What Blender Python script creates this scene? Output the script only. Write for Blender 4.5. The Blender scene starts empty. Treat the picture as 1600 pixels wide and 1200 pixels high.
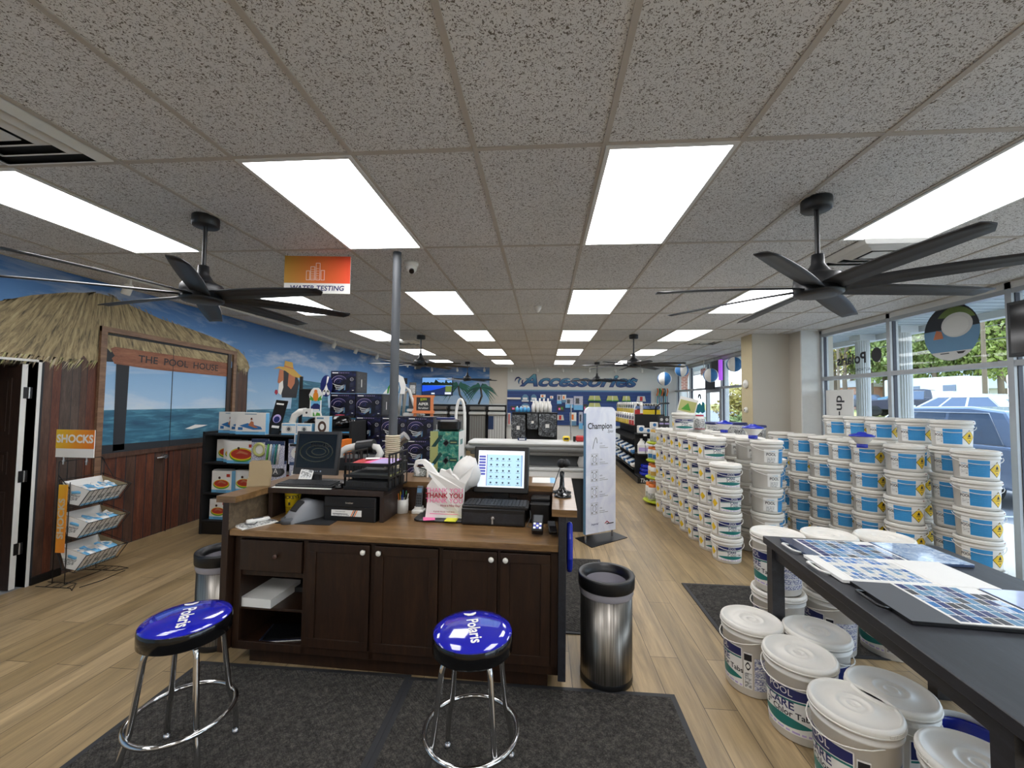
import bpy, math, random
from mathutils import Matrix, Vector
R_ = random.Random(7)
PI = math.pi
SC = bpy.context.scene
C = SC.collection

# ------------------------------------------------------------ camera, world, exposure
FPX, PITCH, YAW, ROLL = 641.79, 0.043676, -0.079188, 0.011888
CAMZ = 1.69
def make_camera():
    cy, sy = math.cos(YAW), math.sin(YAW); cp, sp = math.cos(PITCH), math.sin(PITCH)
    fw = Vector((sy*cp, cy*cp, sp)); rt = Vector((cy, -sy, 0)); up = rt.cross(fw)
    c, s = math.cos(ROLL), math.sin(ROLL)
    rt2 = c*rt + s*up; up2 = -s*rt + c*up
    cd = bpy.data.cameras.new('camera'); cd.sensor_fit = 'HORIZONTAL'; cd.sensor_width = 36
    cd.lens = FPX/1600*36; cd.clip_start = 0.05; cd.clip_end = 600
    co = bpy.data.objects.new('camera', cd); C.objects.link(co)
    co.matrix_world = Matrix(((rt2.x, up2.x, -fw.x, 0), (rt2.y, up2.y, -fw.y, 0), (rt2.z, up2.z, -fw.z, CAMZ), (0, 0, 0, 1)))
    SC.camera = co
make_camera()
SC.view_settings.view_transform = 'Standard'
SC.view_settings.look = 'None'
SC.view_settings.gamma = 1
SC.view_settings.use_curve_mapping = False
SC.view_settings.exposure = 1.6
LAMP = 3.1        # ceiling panel emission
SKY = 1.5
SCREEN = 0.24
def make_world():
    w = bpy.data.worlds.new('world'); SC.world = w; w.use_nodes = True
    nt = w.node_tree; nt.nodes.clear()
    out = nt.nodes.new('ShaderNodeOutputWorld'); bg = nt.nodes.new('ShaderNodeBackground')
    tc = nt.nodes.new('ShaderNodeTexCoord'); sx = nt.nodes.new('ShaderNodeSeparateXYZ')
    cr = nt.nodes.new('ShaderNodeValToRGB')
    cr.color_ramp.elements[0].position = 0.0; cr.color_ramp.elements[0].color = (0.86, 0.92, 1.0, 1)
    cr.color_ramp.elements[1].position = 0.6; cr.color_ramp.elements[1].color = (0.55, 0.72, 1.0, 1)
    nt.links.new(tc.outputs['Generated'], sx.inputs[0]); nt.links.new(sx.outputs['Z'], cr.inputs[0])
    nt.links.new(cr.outputs[0], bg.inputs['Color']); bg.inputs['Strength'].default_value = SKY
    nt.links.new(bg.outputs[0], out.inputs[0])
make_world()
sd = bpy.data.lights.new('sun', 'SUN'); sd.energy = 1.8; sd.angle = 0.2; sd.color = (1, 0.96, 0.9)
so = bpy.data.objects.new('sun', sd); C.objects.link(so); so.rotation_euler = (math.radians(40), 0, math.radians(120))

# ------------------------------------------------------------ materials
def lin(h):
    h = h.lstrip('#'); o = []
    for i in (0, 2, 4):
        c = int(h[i:i+2], 16)/255
        o.append(c/12.92 if c <= 0.04045 else ((c+0.055)/1.055)**2.4)
    return (o[0], o[1], o[2], 1)
MATS = {}
class NT:
    def __init__(s, m): s.t = m.node_tree; s.b = s.t.nodes['Principled BSDF']
    def n(s, ty, **kw):
        nd = s.t.nodes.new(ty)
        for k, v in kw.items():
            if k.startswith('i_'):
                key = k[2:]; key = int(key) if key.isdigit() else key.replace('_', ' ')
                nd.inputs[key].default_value = v
            else: setattr(nd, k, v)
        return nd
    def l(s, a, b): s.t.links.new(a, b)
    def ramp(s, src, stops, mode='LINEAR'):
        r = s.n('ShaderNodeValToRGB'); cr = r.color_ramp; cr.interpolation = mode
        while len(cr.elements) > 1: cr.elements.remove(cr.elements[-1])
        cr.elements[0].position = stops[0][0]; cr.elements[0].color = lin(stops[0][1])
        for p, c in stops[1:]:
            e = cr.elements.new(p); e.color = lin(c)
        s.l(src, r.inputs[0]); return r
    def noise(s, vec, scale, detail=3, rough=0.5, dist=0):
        n = s.n('ShaderNodeTexNoise', i_Scale=scale, i_Detail=detail, i_Roughness=rough, i_Distortion=dist)
        s.l(vec, n.inputs['Vector']); return n
    def mapping(s, scale=(1, 1, 1), rot=(0, 0, 0), loc=(0, 0, 0), coord='Object'):
        tc = s.n('ShaderNodeTexCoord'); mp = s.n('ShaderNodeMapping')
        mp.inputs['Scale'].default_value = scale; mp.inputs['Rotation'].default_value = rot; mp.inputs['Location'].default_value = loc
        s.l(tc.outputs[coord], mp.inputs['Vector']); return mp.outputs[0]
    def bump(s, h, strength=0.2, dist=0.01):
        b = s.n('ShaderNodeBump', i_Strength=strength, i_Distance=dist); s.l(h, b.inputs['Height']); s.l(b.outputs[0], s.b.inputs['Normal'])
    def math(s, op, a, b=None):
        m = s.n('ShaderNodeMath', operation=op)
        for i, v in enumerate((a, b)):
            if v is None: continue
            if isinstance(v, (int, float)): m.inputs[i].default_value = v
            else: s.l(v, m.inputs[i])
        return m.outputs[0]
    def mix(s, fac, a, b, mode='MIX'):
        m = s.n('ShaderNodeMix', data_type='RGBA', blend_type=mode)
        if isinstance(fac, (int, float)): m.inputs[0].default_value = fac
        else: s.l(fac, m.inputs[0])
        for i, v in ((6, a), (7, b)):
            if isinstance(v, str): m.inputs[i].default_value = lin(v)
            else: s.l(v, m.inputs[i])
        return m.outputs[2]
def base(name, rough=0.5, metal=0.0, spec=0.5, coat=0.0):
    m = bpy.data.materials.new(name); m.use_nodes = True
    b = m.node_tree.nodes['Principled BSDF']
    b.inputs['Roughness'].default_value = rough; b.inputs['Metallic'].default_value = metal
    b.inputs['Specular IOR Level'].default_value = spec; b.inputs['Coat Weight'].default_value = coat
    b.inputs['Coat Roughness'].default_value = 0.05
    MATS[name] = m
    return m, NT(m)
def plain(name, col, rough=0.5, metal=0.0, var=0.06, scale=14, spec=0.5, coat=0.0):
    """one colour with slight procedural unevenness"""
    if name in MATS: return MATS[name]
    m, t = base(name, rough, metal, spec, coat)
    n = t.noise(t.mapping(), scale, 3)
    hsv = t.n('ShaderNodeHueSaturation'); hsv.inputs['Color'].default_value = lin(col)
    mr = t.n('ShaderNodeMapRange'); mr.inputs[3].default_value = 1-var; mr.inputs[4].default_value = 1+var
    t.l(n.outputs[0], mr.inputs[0]); t.l(mr.outputs[0], hsv.inputs['Value']); t.l(hsv.outputs[0], t.b.inputs['Base Color'])
    return m
def emit(name, col, st, rough=0.4):
    m, t = base(name, rough)
    t.b.inputs['Base Color'].default_value = lin(col); t.b.inputs['Emission Color'].default_value = lin(col)
    t.b.inputs['Emission Strength'].default_value = st if name == 'lamp_panel' else st*SCREEN
    return m
def wood(name, c0, c1, c2, scale=(1, 1, 1), axis='X', rough=0.45, freq=9):
    m, t = base(name, rough)
    sc = {'X': (0.12, 1, 1), 'Y': (1, 0.12, 1), 'Z': (1, 1, 0.12)}[axis]
    v = t.mapping(tuple(a*b*freq for a, b in zip(sc, scale)))
    n = t.noise(v, 3, 6, 0.65, 0.6); n2 = t.noise(v, 22, 3, 0.6)
    a = t.math('ADD', t.math('MULTIPLY', n.outputs[0], 0.7), t.math('MULTIPLY', n2.outputs[0], 0.3))
    r = t.ramp(a, [(0.3, c0), (0.5, c1), (0.7, c2)]); t.l(r.outputs[0], t.b.inputs['Base Color'])
    t.bump(a, 0.15, 0.002); return m
# -- surfaces of the room
def mat_floor():
    m, t = base('floor_planks', 0.38)
    v = t.mapping((1, 1, 1), (0, 0, PI/2))
    br = t.n('ShaderNodeTexBrick', offset=0.37, i_Scale=1, i_Mortar_Size=0.002, i_Mortar_Smooth=0.1, i_Bias=0, i_Brick_Width=1.22, i_Row_Height=0.18)
    br.inputs['Color1'].default_value = lin('#b59c76'); br.inputs['Color2'].default_value = lin('#99825d'); br.inputs['Mortar'].default_value = lin('#4f412f')
    t.l(v, br.inputs['Vector'])
    v2 = t.mapping((11, 0.9, 1))
    n = t.noise(v2, 1.3, 5, 0.6, 0.8); n2 = t.noise(t.mapping((60, 3, 1)), 1.5, 3)
    g = t.ramp(n.outputs[0], [(0.3, '#7a7a7a'), (0.5, '#b5b5b5'), (0.72, '#e2e2e2')])
    c = t.mix(0.75, br.outputs[0], g.outputs[0], 'MULTIPLY'); c = t.mix(0.25, c, n2.outputs[0], 'OVERLAY')
    hs = t.n('ShaderNodeHueSaturation', i_Value=1.4, i_Saturation=1.0); t.l(c, hs.inputs['Color'])
    t.l(hs.outputs[0], t.b.inputs['Base Color'])
    rr = t.n('ShaderNodeMapRange'); rr.inputs[3].default_value = 0.28; rr.inputs[4].default_value = 0.5
    t.l(n.outputs[0], rr.inputs[0]); t.l(rr.outputs[0], t.b.inputs['Roughness'])
    t.bump(br.outputs['Fac'], 0.1, -0.002)
def mat_ceiling():
    m, t = base('ceiling_tile', 0.9, spec=0.2)
    v = t.mapping()
    n1 = t.noise(v, 150, 2, 0.5, 1.0); n2 = t.noise(v, 80, 2, 0.5, 1.5)
    f1 = t.ramp(n1.outputs[0], [(0.365, '#000000'), (0.41, '#ffffff')]); f2 = t.ramp(n2.outputs[0], [(0.365, '#000000'), (0.40, '#ffffff')])
    f = t.mix(1.0, f1.outputs[0], f2.outputs[0], 'MULTIPLY')
    big = t.noise(v, 1.1, 2); bc = t.ramp(big.outputs[0], [(0.3, '#dbdad8'), (0.7, '#e6e5e3')])
    c = t.mix(f, '#766f67', bc.outputs[0]); t.l(c, t.b.inputs['Base Color']); t.bump(f, 0.4, 0.003)
def mat_mat():
    m, t = base('ribbed_carpet', 0.95, spec=0.1)
    v = t.mapping()
    n = t.noise(v, 160, 2, 0.6); n3 = t.noise(v, 35, 2)
    r = t.ramp(t.math('ADD', t.math('MULTIPLY', n.outputs[0], .6), t.math('MULTIPLY', n3.outputs[0], .4)), [(0.34, '#2b2a28'), (0.5, '#43413e'), (0.66, '#5f5b56')]); t.l(r.outputs[0], t.b.inputs['Base Color'])
    w = t.n('ShaderNodeTexBrick', offset=0.5, i_Scale=1, i_Mortar_Size=0.004, i_Mortar_Smooth=0.6, i_Brick_Width=0.05, i_Row_Height=0.025)
    t.l(t.mapping(rot=(0, 0, PI/4)), w.inputs['Vector'])
    h = t.math('ADD', t.math('MULTIPLY', w.outputs['Fac'], -1.0), n.outputs[0]); t.bump(h, 0.9, 0.006)
def mat_steel():
    m, t = base('brushed_steel', 0.3, 1.0)
    n = t.noise(t.mapping((30, 30, 0.5)), 6, 2); r = t.ramp(n.outputs[0], [(0.3, '#6e6a64'), (0.7, '#a39e97')]); t.l(r.outputs[0], t.b.inputs['Base Color'])
    n2 = t.noise(t.mapping((40, 40, 0.6)), 4, 3); rr = t.n('ShaderNodeMapRange'); rr.inputs[3].default_value = 0.24; rr.inputs[4].default_value = 0.42
    t.l(n2.outputs[0], rr.inputs[0]); t.l(rr.outputs[0], t.b.inputs['Roughness'])
def mat_sky_mural():
    # painted sky: deeper blue at the top of the wall, clouds painted in, pale towards the painted horizon
    m, t = base('painted_sky', 0.6)
    tc = t.n('ShaderNodeTexCoord'); sx = t.n('ShaderNodeSeparateXYZ'); t.l(tc.outputs['Object'], sx.inputs[0])
    z = t.math('DIVIDE', sx.outputs['Z'], 2.9)
    r = t.ramp(z, [(0.50, '#a9c6de'), (0.66, '#86aed3'), (0.82, '#5f8fc4'), (1.0, '#3f6fae')])
    v = t.mapping((0.55, 0.55, 2.2)); n = t.noise(v, 1.6, 6, 0.62, 0.4)
    f = t.ramp(n.outputs[0], [(0.50, '#000000'), (0.68, '#ffffff')])
    c = t.mix(t.math('MULTIPLY', f.outputs[0], 0.55), r.outputs[0], '#d3d8dc'); t.l(c, t.b.inputs['Base Color'])
def mat_lettering():
    # sign face painted pale blue at the top, deep blue at the bottom
    m, t = base('sign_paint', 0.5); tc = t.n('ShaderNodeTexCoord'); sx = t.n('ShaderNodeSeparateXYZ'); t.l(tc.outputs['Object'], sx.inputs[0])
    mr = t.n('ShaderNodeMapRange'); mr.inputs[1].default_value = 2.2; mr.inputs[2].default_value = 2.64; t.l(sx.outputs['Z'], mr.inputs[0])
    r = t.ramp(mr.outputs[0], [(0.0, '#25306e'), (0.5, '#2f6f9c'), (1.0, '#6fb0c0')]); t.l(r.outputs[0], t.b.inputs['Base Color'])
def mat_ocean():
    m, t = base('painted_ocean', 0.6)
    n = t.noise(t.mapping((1.2, 1.2, 9)), 2.2, 5, 0.6, 0.5)
    r = t.ramp(n.outputs[0], [(0.3, '#1f4d68'), (0.5, '#2f6680'), (0.66, '#4d8aa0'), (0.8, '#b9d0d6')]); t.l(r.outputs[0], t.b.inputs['Base Color'])
def mat_thatch():
    m, t = base('painted_thatch', 0.8)
    tc = t.n('ShaderNodeTexCoord'); sx = t.n('ShaderNodeSeparateXYZ'); t.l(tc.outputs['Object'], sx.inputs[0])
    dy = t.math('SUBTRACT', sx.outputs['Y'], 3.85); dz = t.math('SUBTRACT', 3.35, sx.outputs['Z'])
    a = t.math('ARCTAN2', dy, dz); rr = t.math('POWER', t.math('ADD', t.math('MULTIPLY', dy, dy), t.math('MULTIPLY', dz, dz)), 0.5)
    cb = t.n('ShaderNodeCombineXYZ'); t.l(t.math('MULTIPLY', a, 26.0), cb.inputs[0]); t.l(t.math('MULTIPLY', rr, 3.2), cb.inputs[1])
    n = t.noise(cb.outputs[0], 1.6, 5, 0.7, 0.5)
    r = t.ramp(n.outputs[0], [(0.32, '#4a4438'), (0.45, '#86785c'), (0.56, '#a4936f'), (0.75, '#c3b590')]); t.l(r.outputs[0], t.b.inputs['Base Color'])
def mat_glass():
    m = bpy.data.materials.new('window_glass'); m.use_nodes = True; nt = m.node_tree; nt.nodes.clear()
    o = nt.nodes.new('ShaderNodeOutputMaterial'); tr = nt.nodes.new('ShaderNodeBsdfTransparent'); gl = nt.nodes.new('ShaderNodeBsdfGlossy')
    gl.inputs['Roughness'].default_value = 0.02; tr.inputs[0].default_value = (0.93, 0.96, 0.96, 1)
    lw = nt.nodes.new('ShaderNodeLayerWeight'); lw.inputs[0].default_value = 0.5; pw = nt.nodes.new('ShaderNodeMath'); pw.operation = 'POWER'; pw.inputs[1].default_value = 4
    fr = nt.nodes.new('ShaderNodeMath'); fr.operation = 'MULTIPLY_ADD'; fr.inputs[1].default_value = 0.5; fr.inputs[2].default_value = 0.015; mx = nt.nodes.new('ShaderNodeMixShader')
    nt.links.new(lw.outputs['Facing'], pw.inputs[0]); nt.links.new(pw.outputs[0], fr.inputs[0])
    nt.links.new(fr.outputs[0], mx.inputs[0]); nt.links.new(tr.outputs[0], mx.inputs[1]); nt.links.new(gl.outputs[0], mx.inputs[2]); nt.links.new(mx.outputs[0], o.inputs[0])
    MATS['window_glass'] = m
def mat_swirl():
    # printed carton front: dark indigo picture of a pale ribbed machine
    m, t = base('indigo_print', 0.35)
    tc = t.n('ShaderNodeTexCoord'); mp = t.n('ShaderNodeMapping'); t.l(tc.outputs['Object'], mp.inputs[0]); mp.inputs['Scale'].default_value = (7, 7, 9)
    w = t.n('ShaderNodeTexNoise', i_Scale=1.1, i_Detail=3, i_Distortion=2.2); t.l(mp.outputs[0], w.inputs['Vector'])
    r = t.ramp(w.outputs[0], [(0.42, '#080812'), (0.58, '#15173a'), (0.68, '#2a2f63'), (0.80, '#6f7ba8')]); t.l(r.outputs[0], t.b.inputs['Base Color'])
def mat_brick():
    m, t = base('red_brick', 0.8)
    br = t.n('ShaderNodeTexBrick', i_Scale=1, i_Mortar_Size=0.012, i_Brick_Width=0.22, i_Row_Height=0.075)
    br.inputs['Color1'].default_value = lin('#a4553c'); br.inputs['Color2'].default_value = lin('#8b4030'); br.inputs['Mortar'].default_value = lin('#c9b8aa')
    tc = t.n('ShaderNodeTexCoord'); sx = t.n('ShaderNodeSeparateXYZ'); cb = t.n('ShaderNodeCombineXYZ'); t.l(tc.outputs['Object'], sx.inputs[0])
    t.l(t.math('ADD', sx.outputs['Y'], sx.outputs['X']), cb.inputs[0]); t.l(sx.outputs['Z'], cb.inputs[1]); t.l(cb.outputs[0], br.inputs['Vector'])
    t.l(br.outputs[0], t.b.inputs['Base Color'])
def mat_leaf(name, c0, c1, c2):
    m, t = base(name, 0.6, spec=0.2)
    n = t.noise(t.mapping(), 1.6, 4); g = t.n('ShaderNodeNewGeometry')
    a = t.math('ADD', t.math('MULTIPLY', n.outputs[0], 0.6), t.math('MULTIPLY', g.outputs['Random Per Island'], 0.4))
    r = t.ramp(a, [(0.25, c0), (0.5, c1), (0.75, c2)]); t.l(r.outputs[0], t.b.inputs['Base Color'])
def mat_text_block(name, bg, ink, scale=(90, 90, 160)):
    m, t = base(name, 0.45)
    n = t.noise(t.mapping(scale), 1.0, 2, 0.6); f = t.ramp(n.outputs[0], [(0.44, '#000000'), (0.54, '#ffffff')])
    t.l(t.mix(f.outputs[0], bg, ink), t.b.inputs['Base Color'])
def mat_water(name, c0, c1, c2, scale=9):
    m, t = base(name, 0.18, coat=0.4)
    n = t.noise(t.mapping((1, 1, 1)), scale, 4, 0.6, 1.2); r = t.ramp(n.outputs[0], [(0.35, c0), (0.52, c1), (0.68, c2)]); t.l(r.outputs[0], t.b.inputs['Base Color'])
def mat_grass():
    m, t = base('grass', 0.95, spec=0.1)
    n = t.noise(t.mapping(), 0.7, 6, 0.7); r = t.ramp(n.outputs[0], [(0.3, '#8b8a55'), (0.6, '#9fa061'), (0.8, '#b9b07a')]); t.l(r.outputs[0], t.b.inputs['Base Color'])
def mat_stone():
    m, t = base('stacked_stone', 0.8)
    vo = t.n('ShaderNodeTexVoronoi', i_Scale=4.5); t.l(t.mapping((1, 1, 1.6)), vo.inputs['Vector'])
    r = t.ramp(vo.outputs['Distance'], [(0.2, '#d8d2c8'), (0.6, '#9a9288')]); t.l(r.outputs[0], t.b.inputs['Base Color'])
for fn in (mat_floor, mat_ceiling, mat_mat, mat_steel, mat_sky_mural, mat_ocean, mat_thatch, mat_glass, mat_swirl, mat_brick, mat_grass, mat_stone, mat_lettering): fn()
mat_leaf('leaf_green', '#66783f', '#93a35a', '#c2c98f'); mat_leaf('leaf_dark', '#55683c', '#7c8d50', '#a9b474'); mat_leaf('leaf_gold', '#8a7a35', '#a99a48', '#c9bd72')
mat_text_block('info_print', '#e6e6ea', '#7a7fa3'); mat_text_block('info_grey', '#dcdcda', '#8a8a88', (60, 60, 120))
mat_water('pebble_blue', '#54709a', '#8fa6c4', '#c3d0de', 26); mat_water('water_photo', '#3c66a8', '#5f8ccc', '#a9c5e6', 8)
mat_text_block('blue_print', '#4a9cd2', '#6fb0dc', (30, 30, 200))
wood('dark_cabinet_wood', '#1a0f08', '#29180d', '#3a2414', axis='Z', rough=0.4)
wood('counter_laminate', '#523b22', '#775a39', '#977651', axis='X', rough=0.28, freq=6)
wood('dark_panel_wood', '#1f1511', '#2b1e18', '#3a2a20', axis='Z', rough=0.45)
wood('raw_ply', '#4a3e30', '#63533f', '#7b6a52', axis='X', rough=0.6)
wood('painted_plank_red', '#341a12', '#5a3020', '#7a4830', axis='Z', rough=0.55, freq=7)
wood('painted_plank_brown', '#2e1f19', '#4a3226', '#644839', axis='Z', rough=0.55, freq=7)
wood('painted_plank_grey', '#2e2622', '#4a3c34', '#65544a', axis='Z', rough=0.55, freq=7)
wood('sign_plank', '#5c3524', '#855239', '#a06a4c', axis='Y', rough=0.55, freq=7)
wood('trim_wood', '#5a4232', '#7a5c46', '#94765a', axis='Y', rough=0.5)
wood('black_grain', '#17171a', '#222328', '#303238', axis='Y', rough=0.42, freq=8)
wood('door_brown', '#1d1310', '#2c1d17', '#3c2a21', axis='Z', rough=0.5, freq=7)
P = plain
P('ceiling_bar', '#b9b1a6', 0.6); P('white_paint', '#dcdcd8', 0.5); P('wall_beige', '#c4bdb0', 0.7, var=0.03, scale=3); P('wall_sand', '#bcae8c', 0.7, var=0.03)
P('wall_white', '#cfcfca', 0.7, var=0.02, scale=3); P('black_satin', '#0e0e10', 0.38); P('black_matte', '#141416', 0.7); P('fan_black', '#191a1d', 0.42)
P('black_gloss', '#0b0b0d', 0.12); P('charcoal', '#2a2b2e', 0.6); P('slate', '#4b4e52', 0.5); P('grey_plastic', '#77787c', 0.4); P('dark_grey', '#3a3b3e', 0.5)
P('white_plastic', '#e2e0da', 0.4, var=0.02); P('pail_white', '#dedad2', 0.42, var=0.03, scale=5); P('lid_white', '#e3dfd6', 0.38, var=0.02, scale=6); P('label_white', '#e9e7e2', 0.35, var=0.02)
P('navy', '#1b2560', 0.35); P('royal', '#1d2fa8', 0.25); P('teal_print', '#12706b', 0.35); P('ink', '#1a1a20', 0.5); P('red_tab', '#8c1f2c', 0.4)
P('warn_yellow', '#e8c11a', 0.4); P('label_blue', '#3a93cf', 0.35); P('paper_white', '#e8e6e0', 0.7, var=0.02); P('cardboard', '#9b8766', 0.8)
P('knob_white', '#e6e1d6', 0.2, coat=0.5); P('orange', '#d9701e', 0.5); P('orange_wood', '#cf7d4d', 0.6); P('yellow', '#e3c41f', 0.4); P('lime', '#b9c81e', 0.5)
P('pink', '#ee6fa6', 0.6); P('yellow_note', '#e2e23a', 0.6); P('red', '#b92a2a', 0.5); P('crimson', '#a8223a', 0.5); P('lilac', '#b9a7d6', 0.6)
P('sky_print', '#6fb4de', 0.4); P('cyan_strip', '#5aaee0', 0.4); P('slat_blue', '#23437f', 0.5); P('slat_groove', '#142a57', 0.6); P('steel_blue', '#5c86a6', 0.5)
P('alu', '#a9acae', 0.35, 0.3); P('alu_dark', '#3b3c46', 0.4, 0.3); P('wire_black', '#0d0d0f', 0.45); P('rope', '#c9bda3', 0.9, var=0.15, scale=60)
P('spa_grey', '#8d8d8a', 0.6); P('spa_light', '#c6c6c2', 0.5); P('spa_dark', '#585a5a', 0.7); P('cover_grey', '#77756f', 0.7); P('cover_brown', '#6a6259', 0.7)
mat_water('mint', '#2a6a60', '#4f9c8a', '#9dbd92', 14); P('camo_sand', '#b9bb77', 0.5); P('asphalt', '#7c8087', 0.9, var=0.12, scale=3); P('concrete', '#b4b4b0', 0.85, var=0.06)
P('car_navy', '#44557a', 0.18, 0.4, coat=0.8); P('car_white', '#dfe2e6', 0.2, coat=0.6); P('car_dark', '#23283a', 0.25, coat=0.6); P('car_glass', '#5a687e', 0.08, 0.2)
P('suv_paint', '#7585a2', 0.2, 0.3, coat=0.7); P('page_lilac', '#a3b0d6', 0.2, coat=0.4)
P('tire', '#151516', 0.8); P('roof_grey', '#a7a49f', 0.8); P('siding_white', '#c9cac8', 0.6); P('soffit', '#a9b2b4', 0.6); P('soffit_groove', '#848f92', 0.6); P('bark', '#6f6152', 0.9)
P('palm_green', '#2c6a5a', 0.6); P('palm_dark', '#1d4a44', 0.6); P('palm_trunk', '#4b463f', 0.7); P('hat_straw', '#c9a048', 0.6); P('skin_tan', '#b8714d', 0.6); P('tile_grey', '#9ea3a8', 0.5)
P('teal_cloth', '#1f8a9a', 0.6); P('leaf_paint', '#4f9a3a', 0.5); P('pineapple', '#e08a1e', 0.5); P('green_stripe', '#3b8f3f', 0.4); P('bag_white', '#e6e3de', 0.45)
P('liner', '#96939a', 0.3); P('shade_dark', '#24292f', 0.7); P('hazard_orange', '#e4792a', 0.4); P('watermelon', '#b23a2a', 0.5); P('float_blue', '#2f6ea8', 0.5)
P('chrome', '#c9c9c9', 0.07, 1.0, var=0.0); P('silver', '#b9b9bb', 0.25, 0.9)
emit('lamp_panel', '#fdfdff', LAMP)
# ------------------------------------------------------------ mesh helpers
def V(*a): return Vector(a)
def frame(o, x=(1, 0, 0), y=(0, 1, 0), z=None):
    x = Vector(x).normalized(); y = Vector(y); z = x.cross(y).normalized() if z is None else Vector(z).normalized(); y = z.cross(x)
    return Matrix(((x.x, y.x, z.x, o[0]), (x.y, y.y, z.y, o[1]), (x.z, y.z, z.z, o[2]), (0, 0, 0, 1)))
def RZ(a): return Matrix.Rotation(math.radians(a), 4, 'Z')
def RX(a): return Matrix.Rotation(math.radians(a), 4, 'X')
def RY(a): return Matrix.Rotation(math.radians(a), 4, 'Y')
def T(x, y, z): return Matrix.Translation((x, y, z))
FRONT = lambda x, y, z: frame((x, y, z), (1, 0, 0), (0, 0, 1))       # text plane that faces -Y (towards the camera)
LWALL = lambda x, y, z: frame((x, y, z), (0, 1, 0), (0, 0, 1))       # text plane that faces +X
TXT = {}
def text_geo(s, size, align='CENTER', bold=0.0, shear=0.0, extrude=0.0, sx=1.0):
    key = (s, size, align, bold, shear, extrude, sx)
    if key in TXT: return TXT[key]
    cu = bpy.data.curves.new('t', 'FONT'); cu.body = s; cu.size = size; cu.align_x = align; cu.align_y = 'CENTER'
    cu.offset = bold*size; cu.shear = shear; cu.extrude = extrude; cu.resolution_u = 3; cu.fill_mode = 'BOTH' if extrude else 'FRONT'
    ob = bpy.data.objects.new('t', cu); C.objects.link(ob)
    dg = bpy.context.evaluated_depsgraph_get(); me = bpy.data.meshes.new_from_object(ob.evaluated_get(dg))
    vs = [(v.co.x*sx, v.co.y, v.co.z) for v in me.vertices]; fs = [tuple(p.vertices) for p in me.polygons]
    bpy.data.objects.remove(ob); bpy.data.curves.remove(cu); bpy.data.meshes.remove(me)
    TXT[key] = (vs, fs); return TXT[key]
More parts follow.
